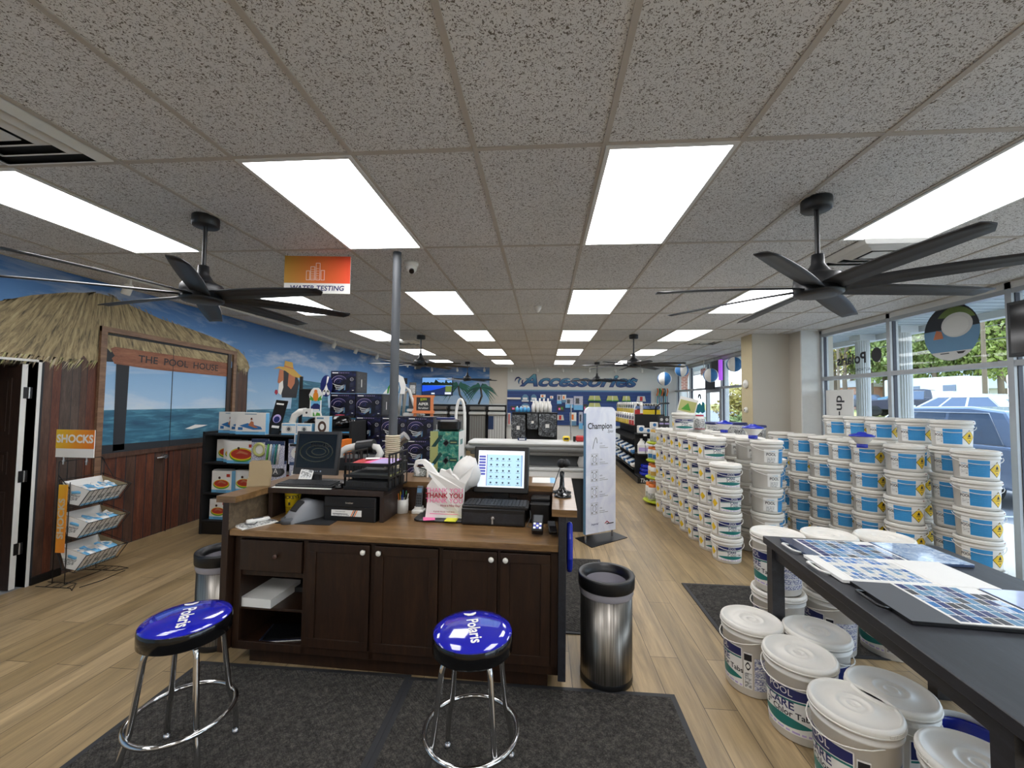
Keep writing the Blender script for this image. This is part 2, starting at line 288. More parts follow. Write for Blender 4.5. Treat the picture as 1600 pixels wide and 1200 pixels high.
class MB:
    def __init__(s, M=None): s.v = []; s.f = []; s.mi = []; s.sm = []; s.mats = []; s.M = M or Matrix()
    def mat(s, m):
        m = MATS[m]
        if m not in s.mats: s.mats.append(m)
        return s.mats.index(m)
    def add(s, vs, fs, m, smooth=False, M=None):
        o = len(s.v); k = s.mat(m); MM = s.M @ M if M is not None else s.M
        s.v += [MM @ Vector(v) for v in vs]
        for f in fs: s.f.append(tuple(i+o for i in f)); s.mi.append(k); s.sm.append(smooth)
        return s
    def box(s, x0, x1, y0, y1, z0, z1, m, M=None):
        vs = [(x, y, z) for z in (z0, z1) for y in (y0, y1) for x in (x0, x1)]
        return s.add(vs, [(0, 2, 3, 1), (4, 5, 7, 6), (0, 1, 5, 4), (1, 3, 7, 5), (3, 2, 6, 7), (2, 0, 4, 6)], m, False, M)
    def cbox(s, c, d, m, M=None):
        return s.box(c[0]-d[0]/2, c[0]+d[0]/2, c[1]-d[1]/2, c[1]+d[1]/2, c[2]-d[2]/2, c[2]+d[2]/2, m, M)
    def rbox(s, x0, x1, y0, y1, z0, z1, r, m, M=None, n=4, top=0.0):
        """box with rounded vertical edges; top = small chamfer above and below"""
        r = min(r, (x1-x0)/2, (y1-y0)/2)
        def ring(ins):
            q = []
            for cx, cy, a0 in ((x1-r, y1-r, 0), (x0+r, y1-r, 1), (x0+r, y0+r, 2), (x1-r, y0+r, 3)):
                for i in range(n+1):
                    a = (a0+i/n)*PI/2; q.append((cx+(r-ins)*math.cos(a), cy+(r-ins)*math.sin(a)))
            return q
        t = top
        lv = [(t, z0), (0, z0+t), (0, z1-t), (t, z1)] if t else [(0, z0), (0, z1)]
        vs = []; fs = []
        for ins, z in lv: vs += [(a, b, z) for a, b in ring(min(ins, r*0.9))]
        k = 4*(n+1)
        for j in range(len(lv)-1):
            for i in range(k): fs.append((j*k+i, j*k+(i+1) % k, (j+1)*k+(i+1) % k, (j+1)*k+i))
        fs.append(tuple(reversed(range(k)))); fs.append(tuple(range((len(lv)-1)*k, len(lv)*k)))
        return s.add(vs, fs, m, False, M)
    def lathe(s, prof, m, c=(0, 0, 0), n=24, smooth=True, M=None, sx=1, sy=1):
        vs = []; fs = []; idx = []
        for r, z in prof:
            if r < 1e-6: idx.append([len(vs)]); vs.append((c[0], c[1], c[2]+z))
            else:
                idx.append(list(range(len(vs), len(vs)+n)))
                vs += [(c[0]+r*sx*math.cos(2*PI*i/n), c[1]+r*sy*math.sin(2*PI*i/n), c[2]+z) for i in range(n)]
        for a, b in zip(idx, idx[1:]):
            for i in range(n):
                j = (i+1) % n
                if len(a) == 1 and len(b) == 1: continue
                if len(a) == 1: fs.append((a[0], b[j], b[i]))
                elif len(b) == 1: fs.append((a[i], a[j], b[0]))
                else: fs.append((a[i], a[j], b[j], b[i]))
        return s.add(vs, fs, m, smooth, M)
    def cyl(s, p0, p1, r0, m, r1=None, n=16, smooth=True, caps=True, M=None):
        p0 = Vector(p0); p1 = Vector(p1); r1 = r0 if r1 is None else r1
        d = (p1-p0).normalized(); a = d.orthogonal().normalized(); b = d.cross(a)
        vs = []
        for p, r in ((p0, r0), (p1, r1)):
            vs += [p+a*(r*math.cos(2*PI*i/n))+b*(r*math.sin(2*PI*i/n)) for i in range(n)]
        fs = [(i, (i+1) % n, n+(i+1) % n, n+i) for i in range(n)]
        s.add(vs, fs, m, smooth, M)
        if caps: s.add(vs, [tuple(reversed(range(n))), tuple(range(n, 2*n))], m, False, M)
        return s
    def tube(s, pts, r, m, n=8, closed=False, M=None, smooth=True, rs=None):
        pts = [Vector(p) for p in pts]; k = len(pts); vs = []; fs = []; ref = None
        for i, p in enumerate(pts):
            if closed: d = pts[(i+1) % k]-pts[i-1]
            else: d = pts[min(i+1, k-1)]-pts[max(i-1, 0)]
            d.normalize()
            if ref is None: ref = d.orthogonal()
            a = (ref-d*ref.dot(d)).normalized(); ref = a; b = d.cross(a); rr = rs[i] if rs else r
            vs += [p+a*(rr*math.cos(2*PI*j/n))+b*(rr*math.sin(2*PI*j/n)) for j in range(n)]
        for i in range(k if closed else k-1):
            q = (i+1) % k
            for j in range(n): fs.append((i*n+j, i*n+(j+1) % n, q*n+(j+1) % n, q*n+j))
        if not closed: fs += [tuple(reversed(range(n))), tuple(range((k-1)*n, k*n))]
        return s.add(vs, fs, m, smooth, M)
    def poly(s, pts, m, M=None): return s.add(pts, [tuple(range(len(pts)))], m, False, M)
    def flat(s, pts2, m, M, d=0.0):
        """2-D polygon in plane M (x,y), d thick behind the plane; ngon triangulated by Blender"""
        n = len(pts2); 
        if d <= 0: return s.add([(a, b, 0) for a, b in pts2], [tuple(range(n))], m, False, M)
        vs = [(a, b, 0) for a, b in pts2]+[(a, b, -d) for a, b in pts2]
        return s.add(vs, [tuple(range(n)), tuple(reversed(range(n, 2*n)))]+[(i, n+i, n+(i+1) % n, (i+1) % n) for i in range(n)], m, False, M)
    def rect(s, x, y, w, h, m, M, d=0.0): return s.flat([(x, y), (x+w, y), (x+w, y+h), (x, y+h)], m, M, d)
    def disc(s, x, y, r, m, M, d=0.0, n=20, sy=1): return s.flat([(x+r*math.cos(2*PI*i/n), y+r*sy*math.sin(2*PI*i/n)) for i in range(n)], m, M, d)
    def text(s, st, size, m, M, align='CENTER', bold=0.0, shear=0.0, extrude=0.0, sx=1.0):
        vs, fs = text_geo(st, size, align, bold, shear, extrude, sx); return s.add(vs, fs, m, False, M)
    def cyltext(s, st, size, m, a0, z0, rad, align='CENTER', bold=0.0, sx=1.0):
        vs, fs = text_geo(st, size, align, bold, 0, 0, sx); o = []
        for x, y, z in vs:
            r = rad(z0+y)+0.0018; a = a0+x/r; o.append((r*math.cos(a), r*math.sin(a), z0+y))
        return s.add(o, fs, m, False)
    def cylstrip(s, a0, a1, lo, hi, m, rad, n=8, off=0.001):
        lo_ = lo if callable(lo) else (lambda u: lo); hi_ = hi if callable(hi) else (lambda u: hi)
        vs = []; fs = []
        for i in range(n+1):
            u = i/n; a = a0+(a1-a0)*u
            for z in (lo_(u), hi_(u)): r = rad(z)+off; vs.append((r*math.cos(a), r*math.sin(a), z))
        for i in range(n): fs.append((2*i, 2*i+2, 2*i+3, 2*i+1))
        return s.add(vs, fs, m, True)
    def mesh(s, name):
        me = bpy.data.meshes.new(name); me.from_pydata([tuple(v) for v in s.v], [], s.f)
        for m in s.mats: me.materials.append(m)
        me.polygons.foreach_set('material_index', s.mi); me.polygons.foreach_set('use_smooth', s.sm); me.update()
        return me
    def build(s, name, parent=None, loc=None, label=None, kind=None, bevel=0):
        o = bpy.data.objects.new(name, s.mesh(name)); C.objects.link(o)
        if parent is not None: o.parent = parent
        if loc is not None: o.location = loc
        if label: o['label'] = label
        if kind: o['kind'] = kind
        if bevel:
            b = o.modifiers.new('bevel', 'BEVEL'); b.width = bevel; b.segments = 2; b.limit_method = 'ANGLE'; b.angle_limit = 0.6
        return o
def thing(name, label, cat, loc=(0, 0, 0), rz=0, group=None, parent=None, rx=0, ry=0):
    o = bpy.data.objects.new(name, None); C.objects.link(o); o.empty_display_size = 0.1
    o.location = loc; o.rotation_euler = (math.radians(rx), math.radians(ry), math.radians(rz)); o['label'] = label; o['category'] = cat
    if group: o['group'] = group
    return o
def tag(o, label, cat, group=None, kind=None):
    o['label'] = label; o['category'] = cat
    if group: o['group'] = group
    if kind: o['kind'] = kind
    return o
KIDS = {}
def kids(o):
    if o.name not in KIDS: KIDS[o.name] = [c for c in bpy.data.objects if c.parent == o]
    return KIDS[o.name]
def dup(root, loc=None, rz=None, label=None, group=None):
    r = root.copy(); C.objects.link(r)
    if loc is not None: r.location = loc
    if rz is not None: r.rotation_euler = (root.rotation_euler[0], root.rotation_euler[1], math.radians(rz))
    if label: r['label'] = label
    if group: r['group'] = group
    for ch in kids(root):
        c = ch.copy(); C.objects.link(c); c.parent = r
        for g in kids(ch):
            d = g.copy(); C.objects.link(d); d.parent = c
    return r
class Proto:
    """first call places the thing itself, later calls place copies"""
    def __init__(s, o): s.o = o; s.used = False
    def put(s, loc, rz, label, group=None):
        if not s.used:
            s.used = True; s.first = True
            kids(s.o)
            for ch in kids(s.o): kids(ch)
            s.o.location = loc; s.o.rotation_euler[2] = math.radians(rz); s.o['label'] = label
            if group: s.o['group'] = group
            return s.o
        return dup(s.o, loc, rz, label, group)
ORD = ['bottom', 'second from the floor', 'third from the floor', 'fourth from the floor', 'fifth from the floor', 'sixth from the floor']
def struct(mb, name, **k): return mb.build(name, kind='structure', **k)

# ------------------------------------------------------------ room shell
XL, XR, YB, YF, ZC = -4.57, 4.38, 14.2, -3.6, 2.89
fl = struct(MB().box(XL-0.02, XR+0.15, YF, YB, -0.12, 0, 'floor_planks'), 'floor')
TS = 0.6096; GX = 0.2715; GY = 1.8798
ce = struct(MB().box(XL-0.1, XR+0.2, YF, YB+0.1, ZC, ZC+0.08, 'ceiling_tile'), 'ceiling')
b = MB()
for i in range(-9, 9):
    x = GX+i*TS
    if XL < x < XR: b.box(x-0.012, x+0.012, YF, YB, ZC-0.006, ZC, 'ceiling_bar')
k = -5
while GY+k*2*TS < YB:
    y = GY+k*2*TS
    if y > YF: b.box(XL, XR, y-0.012, y+0.012, ZC-0.0055, ZC, 'ceiling_bar')
    k += 1
for x0 in (XL, XR-0.02): b.box(x0, x0+0.02, YF, YB, ZC-0.01, ZC, 'ceiling_bar')
struct(b, 'trim_1')
# left wall with the door opening (y 2.46..3.37)
DY0, DY1, DZ = 2.46, 3.36, 2.0
b = MB(); b.box(XL-0.12, XL, DY1, YB, 0, ZC, 'painted_sky'); b.box(XL-0.12, XL, DY0, DY1, DZ, ZC, 'painted_sky'); b.box(XL-0.12, XL, YF, DY0, 0, ZC, 'painted_sky')
wl = struct(b, 'wall_left')
b = MB(); b.box(XL-0.12, XR+0.2, YB, YB+0.12, 0, ZC, 'wall_white'); wb = struct(b, 'wall_back')
struct(MB().box(XL-0.12, XR+0.2, YF-0.12, YF, 0, ZC, 'wall_beige'), 'wall_front')
# room behind the open door
b = MB(); b.box(-7.2, -7.1, 1.5, 5.2, 0, ZC, 'wall_beige'); b.box(-7.2, XL-0.12, 5.1, 5.2, 0, ZC, 'wall_beige'); b.box(-7.2, XL-0.12, 1.4, 1.5, 0, ZC, 'wall_beige'); b.box(-7.2, XL-0.1, 1.5, 5.1, ZC, ZC+.05, 'wall_beige')
struct(b, 'wall_side_room')
struct(MB().box(-7.2, XL-0.02, 1.5, 5.1, -0.1, -0.001, 'tile_grey'), 'floor_side_room')
# door leaf swung back into the side room
d = MB().box(XL-0.93, XL-0.035, 3.27, 3.31, 0.01, 1.975, 'door_brown').build('door_1', kind='structure')
b = MB()
for zz in ((0.2, 0.85), (1.0, 1.2), (1.35, 1.85)):
    for xx in ((XL-0.84, XL-0.5), (XL-0.42, XL-0.12)):
        b.box(xx[0], xx[1], 3.262, 3.27, zz[0], zz[1], 'dark_panel_wood'); b.box(xx[0]+.03, xx[1]-.03, 3.258, 3.262, zz[0]+.03, zz[1]-.03, 'door_brown')
b.build('door_panel', d)
MB().box(XL-0.035, XL-0.03, 3.27, 3.31, 0.01, 1.975, 'white_paint').build('door_edge', d, label='white painted edge')
b = MB()
for z in (0.35, 0.98, 1.72): b.box(XL-0.03, XL-0.022, 3.285, 3.345, z-0.05, z+0.05, 'black_satin'); b.cyl((XL-0.02, 3.32, z-0.05), (XL-0.02, 3.32, z+0.05), 0.007, 'silver', n=8)
b.build('hinge', d, label='black hinges with a steel pin')
b = MB(); b.box(XL-0.13, XL+0.004, 3.36, 3.385, 0, 2.02, 'white_paint'); b.box(XL-0.13, XL+0.004, DY0-0.03, 3.385, 2.0, 2.02, 'white_paint'); b.box(XL-0.13, XL+0.004, DY0-0.025, DY0, 0, 2.0, 'white_paint')
struct(b, 'trim_2')
# mural on the left wall: a thatched beach hut, sea and clouds, painted straight on the wall
def W2(y, z, e=0.002): return (XL+e, y, z)
def wpoly(mb, pts, m, e=0.002): mb.add([W2(y, z, e) for y, z in pts], [tuple(range(len(pts)))], m)
b = MB()
wpoly(b, [(6.0, 0.05), (13.99, 0.05), (13.99, 1.52), (8.4, 1.52), (8.3, 2.03), (7.15, 2.06), (7.1, 1.52), (6.0, 1.52)], 'painted_ocean', 0.0015)
b.build('mural_sea', wl, label='painted teal sea with an island')
b = MB()
R_.seed(3)
low = [(5.97, 2.10), (5.80, 2.14)]
y = 5.7
while y > 3.9: low += [(y, 2.26+0.03*R_.random()), (y-0.04, 2.20+0.03*R_.random())]; y -= 0.08
low += [(3.87, 2.06), (3.78, 2.02), (3.72, 2.10), (3.64, 2.00), (3.55, 2.03), (3.49, 1.98), (3.42, 2.01), (3.3, 2.02), (2.3, 2.02)]
up = [(2.3, 2.33), (3.07, 2.488), (3.28, 2.593), (3.55, 2.69), (3.83, 2.755), (3.95, 2.75), (4.5, 2.63), (5.0, 2.575), (5.38, 2.52), (5.7, 2.44), (5.88, 2.36), (5.98, 2.26), (6.02, 2.17)]
wpoly(b, low+up, 'painted_thatch', 0.003)
for i in range(230):   # fringe strokes along the eaves and ridge
    t = R_.random()
    if t < 0.35: y0, z0 = R_.uniform(2.9, 3.85), 2.06; ln = R_.uniform(.06, .14); dy = -0.03-0.05*R_.random()
    elif t < 0.5: y0, z0 = R_.uniform(5.72, 6.02), 2.16; ln = R_.uniform(.06, .13); dy = 0.02
    elif t < 0.75:
        y0 = R_.uniform(3.9, 5.9); z0 = 2.78-(y0-3.9)*0.19; ln = .07; dy = .06
    else:
        y0 = R_.uniform(3.1, 3.8); z0 = 2.51+(y0-3.1)*0.36; ln = .06; dy = -.05
    wpoly(b, [(y0-.005, z0), (y0+.005, z0), (y0+dy, z0-ln)], R_.choice(['camo_sand', 'raw_ply', 'rope', 'painted_thatch']) if t < .5 else 'painted_thatch', 0.0035)
b.build('mural_thatch', wl, label='painted straw roof')
b = MB()
ys = [3.40, 3.47, 3.54, 3.63, 3.70, 3.76, 3.86]
for i, (a, c) in enumerate(zip(ys, ys[1:])):
    wpoly(b, [(a+.004, 0.0), (c, 0.0), (c, 2.12), (a+.004, 2.12)], ['painted_plank_brown', 'painted_plank_red', 'painted_plank_grey', 'painted_plank_grey', 'painted_plank_brown', 'painted_plank_red'][i], 0.0022)
for a, c, m in ((5.72, 5.80, 'painted_plank_grey'), (5.80, 5.89, 'painted_plank_brown'), (5.89, 5.98, 'painted_plank_brown')): wpoly(b, [(a, 0.08), (c-.005, 0.08), (c-.005, 2.2), (a, 2.2)], m, 0.0022)
wpoly(b, [(3.386, 0), (5.99, 0), (5.99, 2.14), (3.386, 2.14)], 'shade_dark', 0.0018)
yy = 3.86; i = 0
while yy < 5.72:
    w_ = 0.105+0.02*R_.random(); wpoly(b, [(yy+.006, 0.09), (min(yy+w_, 5.72)-.004, 0.09), (min(yy+w_, 5.72)-.004, 1.06), (yy+.006, 1.06)], 'painted_plank_red' if i % 3 else 'painted_plank_brown', 0.0022)
    for q in (.3, .7): wpoly(b, [(yy+w_*q-.004, .14), (yy+w_*q+.004, .14), (yy+w_*q+.004, .148), (yy+w_*q-.004, .148)], 'ink', 0.003)
    yy += w_; i += 1
b.build('mural_planks', wl, label='painted hut boards')
# framed double door painted as the hut window
dd = struct(MB().box(XL+0.0045, XL+0.014, 3.91, 5.55, 1.10, 2.36, 'painted_sky'), 'door_2')
b = MB(); e = 0.016
wpoly(b, [(3.91, 1.10), (5.55, 1.10), (5.55, 1.555), (3.91, 1.555)], 'painted_ocean', e)
wpoly(b, [(3.91, 1.10), (5.55, 1.10), (5.55, 1.16), (3.91, 1.19)], 'shade_dark', e+.001)
wpoly(b, [(4.03, 1.12), (4.15, 1.12), (4.16, 2.10), (4.02, 2.10)], 'shade_dark', e+.001)
wpoly(b, [(3.91, 2.06), (5.55, 2.12), (5.55, 2.36), (3.91, 2.36)], 'shade_dark', e+.0005)
fr = [(3.92, 2.34), (5.55, 2.30)]; y = 5.55
while y > 3.95: fr += [(y, 2.215-.01*R_.random()), (y-.03, 2.15+.03*R_.random())]; y -= .06
wpoly(b, [(3.92, 2.20)]+[(3.92, 2.34), (5.55, 2.31)]+fr[2:], 'painted_thatch', e+.0015)
wpoly(b, [(4.9, 1.30), (5.05, 1.345), (5.25, 1.33), (5.15, 1.31), (5.0, 1.29)], 'label_white', e+.001)
b.build('painted_view', dd, label='painted sea view behind a dark post')
b = MB(); sg = [(3.95, 2.20), (4.0, 2.225), (5.55, 2.20), (5.55, 2.005), (4.4, 2.02), (4.0, 2.045), (3.97, 2.10), (4.0, 2.13)]
wpoly(b, [(y_, z_) for y_, z_ in sg], 'sign_plank', e+.002)
b.text('THE  POOL  HOUSE', 0.115, 'ink', LWALL(XL+e+.0035, 4.82, 2.115) @ RZ(-0.8), bold=0.012, sx=1.12)
b.build('painted_sign', dd, label='painted plank lettered THE POOL HOUSE')
MB().box(XL+.012, XL+.019, 4.687, 4.693, .08, 2.36, 'ink').build('door_seam', dd)
b = MB(); b.cyl((XL+.004, 4.62, 0.99), (XL+.05, 4.62, .99), .028, 'silver'); b.tube([(XL+.05, 4.62, .99), (XL+.055, 4.58, .985), (XL+.055, 4.50, .985)], .01, 'silver'); b.build('door_handle', dd, label='brushed steel lever')
b = MB()
b.box(XL, XL+.03, 3.85, 3.91, 0.0, 2.42, 'trim_wood'); b.box(XL, XL+.03, 5.55, 5.61, 0.0, 2.36, 'dark_panel_wood')
b.box(XL, XL+.03, 5.66, 5.715, 1.1, 2.38, 'trim_wood')
b.add([(XL+x_, y_, z_) for x_ in (0, .032) for y_, z_ in ((3.85, 2.37), (5.715, 2.33), (5.715, 2.385), (3.85, 2.425))], [(3, 2, 1, 0), (4, 5, 6, 7), (0, 1, 5, 4), (1, 2, 6, 5), (2, 3, 7, 6), (3, 0, 4, 7)], 'trim_wood')
b.box(XL, XL+.022, 3.91, 5.55, 1.05, 1.10, 'painted_plank_brown')
struct(b, 'trim_3')
b = MB(); b.box(XL, XL+0.014, 3.88, YB, 0, 0.085, 'floor_planks'); b.box(XL, XL+.016, 3.39, 3.62, 0, .07, 'black_satin'); struct(b, 'baseboard_left')
# painted parrot in a straw hat on the mural
b = MB(); E_ = .004
wpoly(b, [(6.83, 1.72), (7.25, 1.72), (7.32, 2.0), (7.2, 2.2), (6.86, 2.2), (6.78, 2.0)], 'ink', E_)
wpoly(b, [(6.70, 1.98), (6.80, 1.93), (6.86, 2.02), (6.85, 2.2), (6.74, 2.2)], 'skin_tan', E_+.0005)
wpoly(b, [(6.98, 1.93), (7.08, 1.87), (7.18, 1.98), (7.2, 2.17), (7.0, 2.19)], 'skin_tan', E_+.001)
wpoly(b, [(6.72, 1.8), (6.80, 1.76), (6.86, 1.9), (6.84, 2.02), (6.74, 1.96)], 'label_white', E_+.001)
wpoly(b, [(6.63, 1.80), (6.68, 1.76), (6.72, 1.80), (6.70, 1.85), (6.65, 1.85)], 'crimson', E_+.001)
wpoly(b, [(6.58, 2.20), (6.72, 2.255), (6.86, 2.26), (6.88, 2.37), (7.10, 2.36), (7.13, 2.25), (7.30, 2.16), (7.45, 2.11), (7.32, 2.085), (7.12, 2.11), (6.9, 2.19), (6.72, 2.22)], 'hat_straw', E_+.0015)
wpoly(b, [(6.87, 2.262), (7.13, 2.235), (7.13, 2.255), (6.872, 2.285)], 'skin_tan', E_+.002)
b.build('mural_parrot', wl, label='painted bird wearing a straw hat')
# ---- back wall
b = MB(); yb = YB-.002
b.box(-4.57, -1.92, YB-.03, YB, 1.585, ZC, 'painted_sky'); m1 = b.build('mural_board', wb, label='blue painted board with palms')
b = MB()
wr = random.Random(11)
for px, pz, tx in ((-3.0, 2.22, -2.72), (-2.22, 2.18, -2.28)):
    b.tube([(px, YB-.034, pz), (px+.05, YB-.034, pz-.3), (tx, YB-.034, 1.6)], .035, 'palm_trunk', n=6)
    for i in range(19):
        a = -0.7+i*(PI+1.4)/18; L = .50+.12*wr.random(); pts = []
        for j in range(7):
            t = j/6; pts.append((px+L*t*math.cos(a), YB-.036-.001*i, pz+L*t*math.sin(a)*0.75-.34*t*t))
        w_ = [.008, .018, .026, .027, .022, .014, .002]
        vs = [(p[0], p[1], p[2]+q) for p, q in zip(pts, w_)]+[(p[0], p[1], p[2]-q*1.3) for p, q in zip(pts, w_)]
        b.add(vs, [(j, j+1, 8+j, 7+j) for j in range(6)], wr.choice(['palm_green', 'palm_dark', 'palm_green']))
b.build('painted_palm', m1, label='two painted palm trees')
MB().box(-1.90, -1.285, YB-.02, YB, 1.62, ZC, 'wall_beige').build('wall_panel', wb, label='beige bulkhead')
MB().box(-1.28, 3.57, YB-.03, YB, 2.12, ZC, 'wall_white').build('sign_board', wb, label='white header board')
b = MB(); b.box(-1.28, 3.57, YB-.05, YB-.0, 0.92, 2.07, 'slat_blue')
for i in range(11): b.box(-1.28, 3.57, YB-.053, YB-.05, .99+i*.1, 1.0+i*.1, 'slat_groove')
b.build('slatwall', wb, label='navy slatwall panel'); MB().box(-1.28, 3.57, YB-.06, YB, 2.07, 2.12, 'steel_blue').build('slatwall_cap', wb)
b = MB()
for i, ch in enumerate(('Accessories',)):
    b.text(ch, .56, 'navy', FRONT(1.12, YB-.036, 2.42), bold=.045, shear=.35, extrude=.01, sx=1.42)
    b.text(ch, .56, 'sign_paint', FRONT(1.12, YB-.05, 2.42), bold=.018, shear=.35, extrude=.004, sx=1.42)
lt = b.build('sign_lettering', None); tag(lt, 'blue slanted Accessories lettering on the white back wall board', 'sign')
b = MB()
for sx_, cx in ((1, -0.86), (-1, 2.95)):
    for k_, (r, a) in enumerate(((.16, .5), (.12, 1.3), (.09, 2.0), (.12, -.3))):
        pts = [(cx+sx_*(.10*k_-.05)+r*math.cos(a+t*.5)*.7, YB-.045, 2.38+r*math.sin(a+t*.5)) for t in range(6)]
        b.tube(pts, .02, 'sign_paint' if k_ % 2 else 'navy', n=6, rs=[.008, .02, .026, .026, .018, .006])
o = b.build('splash_ornament', lt, label='painted splash drops')
# ---- right side: column and storefront
b = MB(); b.box(3.50, 4.6, 7.22, 7.60, 0, ZC, 'wall_beige'); b.box(4.10, 4.6, 6.93, 7.22, 0, ZC, 'wall_beige'); b.box(3.494, 3.50, 7.22, 7.60, 0, ZC, 'wall_sand')
struct(b, 'wall_right')
struct(MB().box(4.10, 4.46, 6.90, 6.93, 0, ZC, 'white_paint'), 'trim_4')
def storefront(name, ys, y0, y1, rails, extra=None, sill=0.0):
    """aluminium frame with mullions at ys and rails at heights rails, glass panes between"""
    b = MB()
    allr = [sill]+list(rails)+[2.80]
    for y in ys: b.box(XR, XR+.10, y-.028, y+.028, 0, ZC, 'alu'); b.box(XR+.03, XR+.07, y-.034, y+.034, 0, ZC, 'alu_dark')
    for z in allr: b.box(XR+.002, XR+.098, y0, y1, z-.025 if z else 0, z+.03 if z else .07, 'alu')
    b.box(XR, XR+.10, y0, y1, 2.82, ZC, 'white_paint')
    fr = struct(b, name)
    for a, c in zip(ys, ys[1:]):
        for z0, z1 in zip(allr, allr[1:]):
            MB().box(XR+.048, XR+.054, a+.028, c-.028, z0+.03, z1-.025, 'window_glass').build('window_pane', fr)
    return fr
w1 = storefront('window_1', [2.9, 4.22, 5.59, 6.88], 2.9, 6.9, [2.11])
w2 = storefront('window_2', [7.65, 9.3, 10.6, 11.55, 12.8, 14.05], 7.6, 14.2, [2.11])
w3 = storefront('window_3', [-3.4, -1.4, .6, 2.9], YF, 2.87, [2.11])
# push bar and stile of the shop door
b = MB(); b.box(XR-.01, XR+.05, 10.6, 10.68, .05, 2.08, 'alu'); b.box(XR-.01, XR+.05, 11.47, 11.55, .05, 2.08, 'alu'); b.box(XR-.01, XR+.05, 10.68, 11.47, 2.0, 2.1, 'alu')
b.tube([(XR-.05, 10.68, 1.05), (XR-.07, 10.75, 1.05), (XR-.07, 11.4, 1.05), (XR-.05, 11.47, 1.05)], .012, 'silver'); struct(b, 'door_3')

# ------------------------------------------------------------ ceiling lights
def make_light():
    t = thing('ceiling_light', '', 'light', group='two by four ceiling light panels')
    b = MB(); w, l = .30, .605
    for x0, x1, y0, y1 in ((-w, -w+.022, -l, l), (w-.022, w, -l, l), (-w+.022, w-.022, -l, -l+.022), (-w+.022, w-.022, l-.022, l)): b.box(x0, x1, y0, y1, -.012, -.001, 'white_paint')
    b.build('light_frame', t); MB().box(-w+.022, w-.022, -l+.022, l-.022, -.009, -.002, 'lamp_panel').build('diffuser', t)
    return Proto(t)
PL = make_light()
rowd = {0: 'nearest row in view', 2: 'second row', 4: 'third row', 6: 'fourth row', 8: 'farthest row', -2: 'row overhead of the stools', -4: 'row behind the stools'}
cold = {-6: 'beside the mural wall', -3: 'left of the grey pole line', 0: 'over the centre aisle', 3: 'on the window side'}
for r in (0, 2, 4, 6, 8, -2, -4):
    for c in (-3, 0, -6, 3):
        if r == -4 and c in (-6, 3): pass
        PL.put((GX+(c+.5)*TS, GY+(r+.5)*2*TS, ZC), 0, 'glowing flat ceiling light panel %s, %s' % (cold[c], rowd[r]))
# vents
def make_vent(n=4, w=.29):
    t = thing('ceiling_vent', '', 'vent')
    MB().box(-w, w, -w, w, -.004, -.001, 'black_matte').build('duct_opening', t)
    for i in range(n):
        q = w-i*w/n; q2 = q-w/n*.62; b = MB()
        if i == n-1: b.box(-q, q, -q, q, -.03, -.027, 'white_paint')
        else:
            vs = []
            for (s_, z_) in ((q, -.004), (q2, -.03), (q2+.006, -.032), (q, -.008)): vs += [(s_, s_, z_), (-s_, s_, z_), (-s_, -s_, z_), (s_, -s_, z_)]
            fs = []
            for j in range(3):
                for k_ in range(4): fs.append((4*j+k_, 4*j+(k_+1) % 4, 4*j+4+(k_+1) % 4, 4*j+4+k_))
            b.add(vs, fs, 'white_paint')
        b.build('louver', t)
    return Proto(t)
PV = make_vent()
for loc, lb in (((GX-4.5*TS, GY-.305-.0, ZC), 'square stepped ceiling vent at the upper left near the camera'), ((2.55, 3.35, ZC), 'square ceiling vent behind the right fan blades'), ((3.05, 8.1, ZC), 'square ceiling vent near the beige column'), ((-2.85, 8.15, ZC), 'square ceiling vent behind the middle left fan')):
    PV.put(loc, 0, lb, 'ceiling air vents')
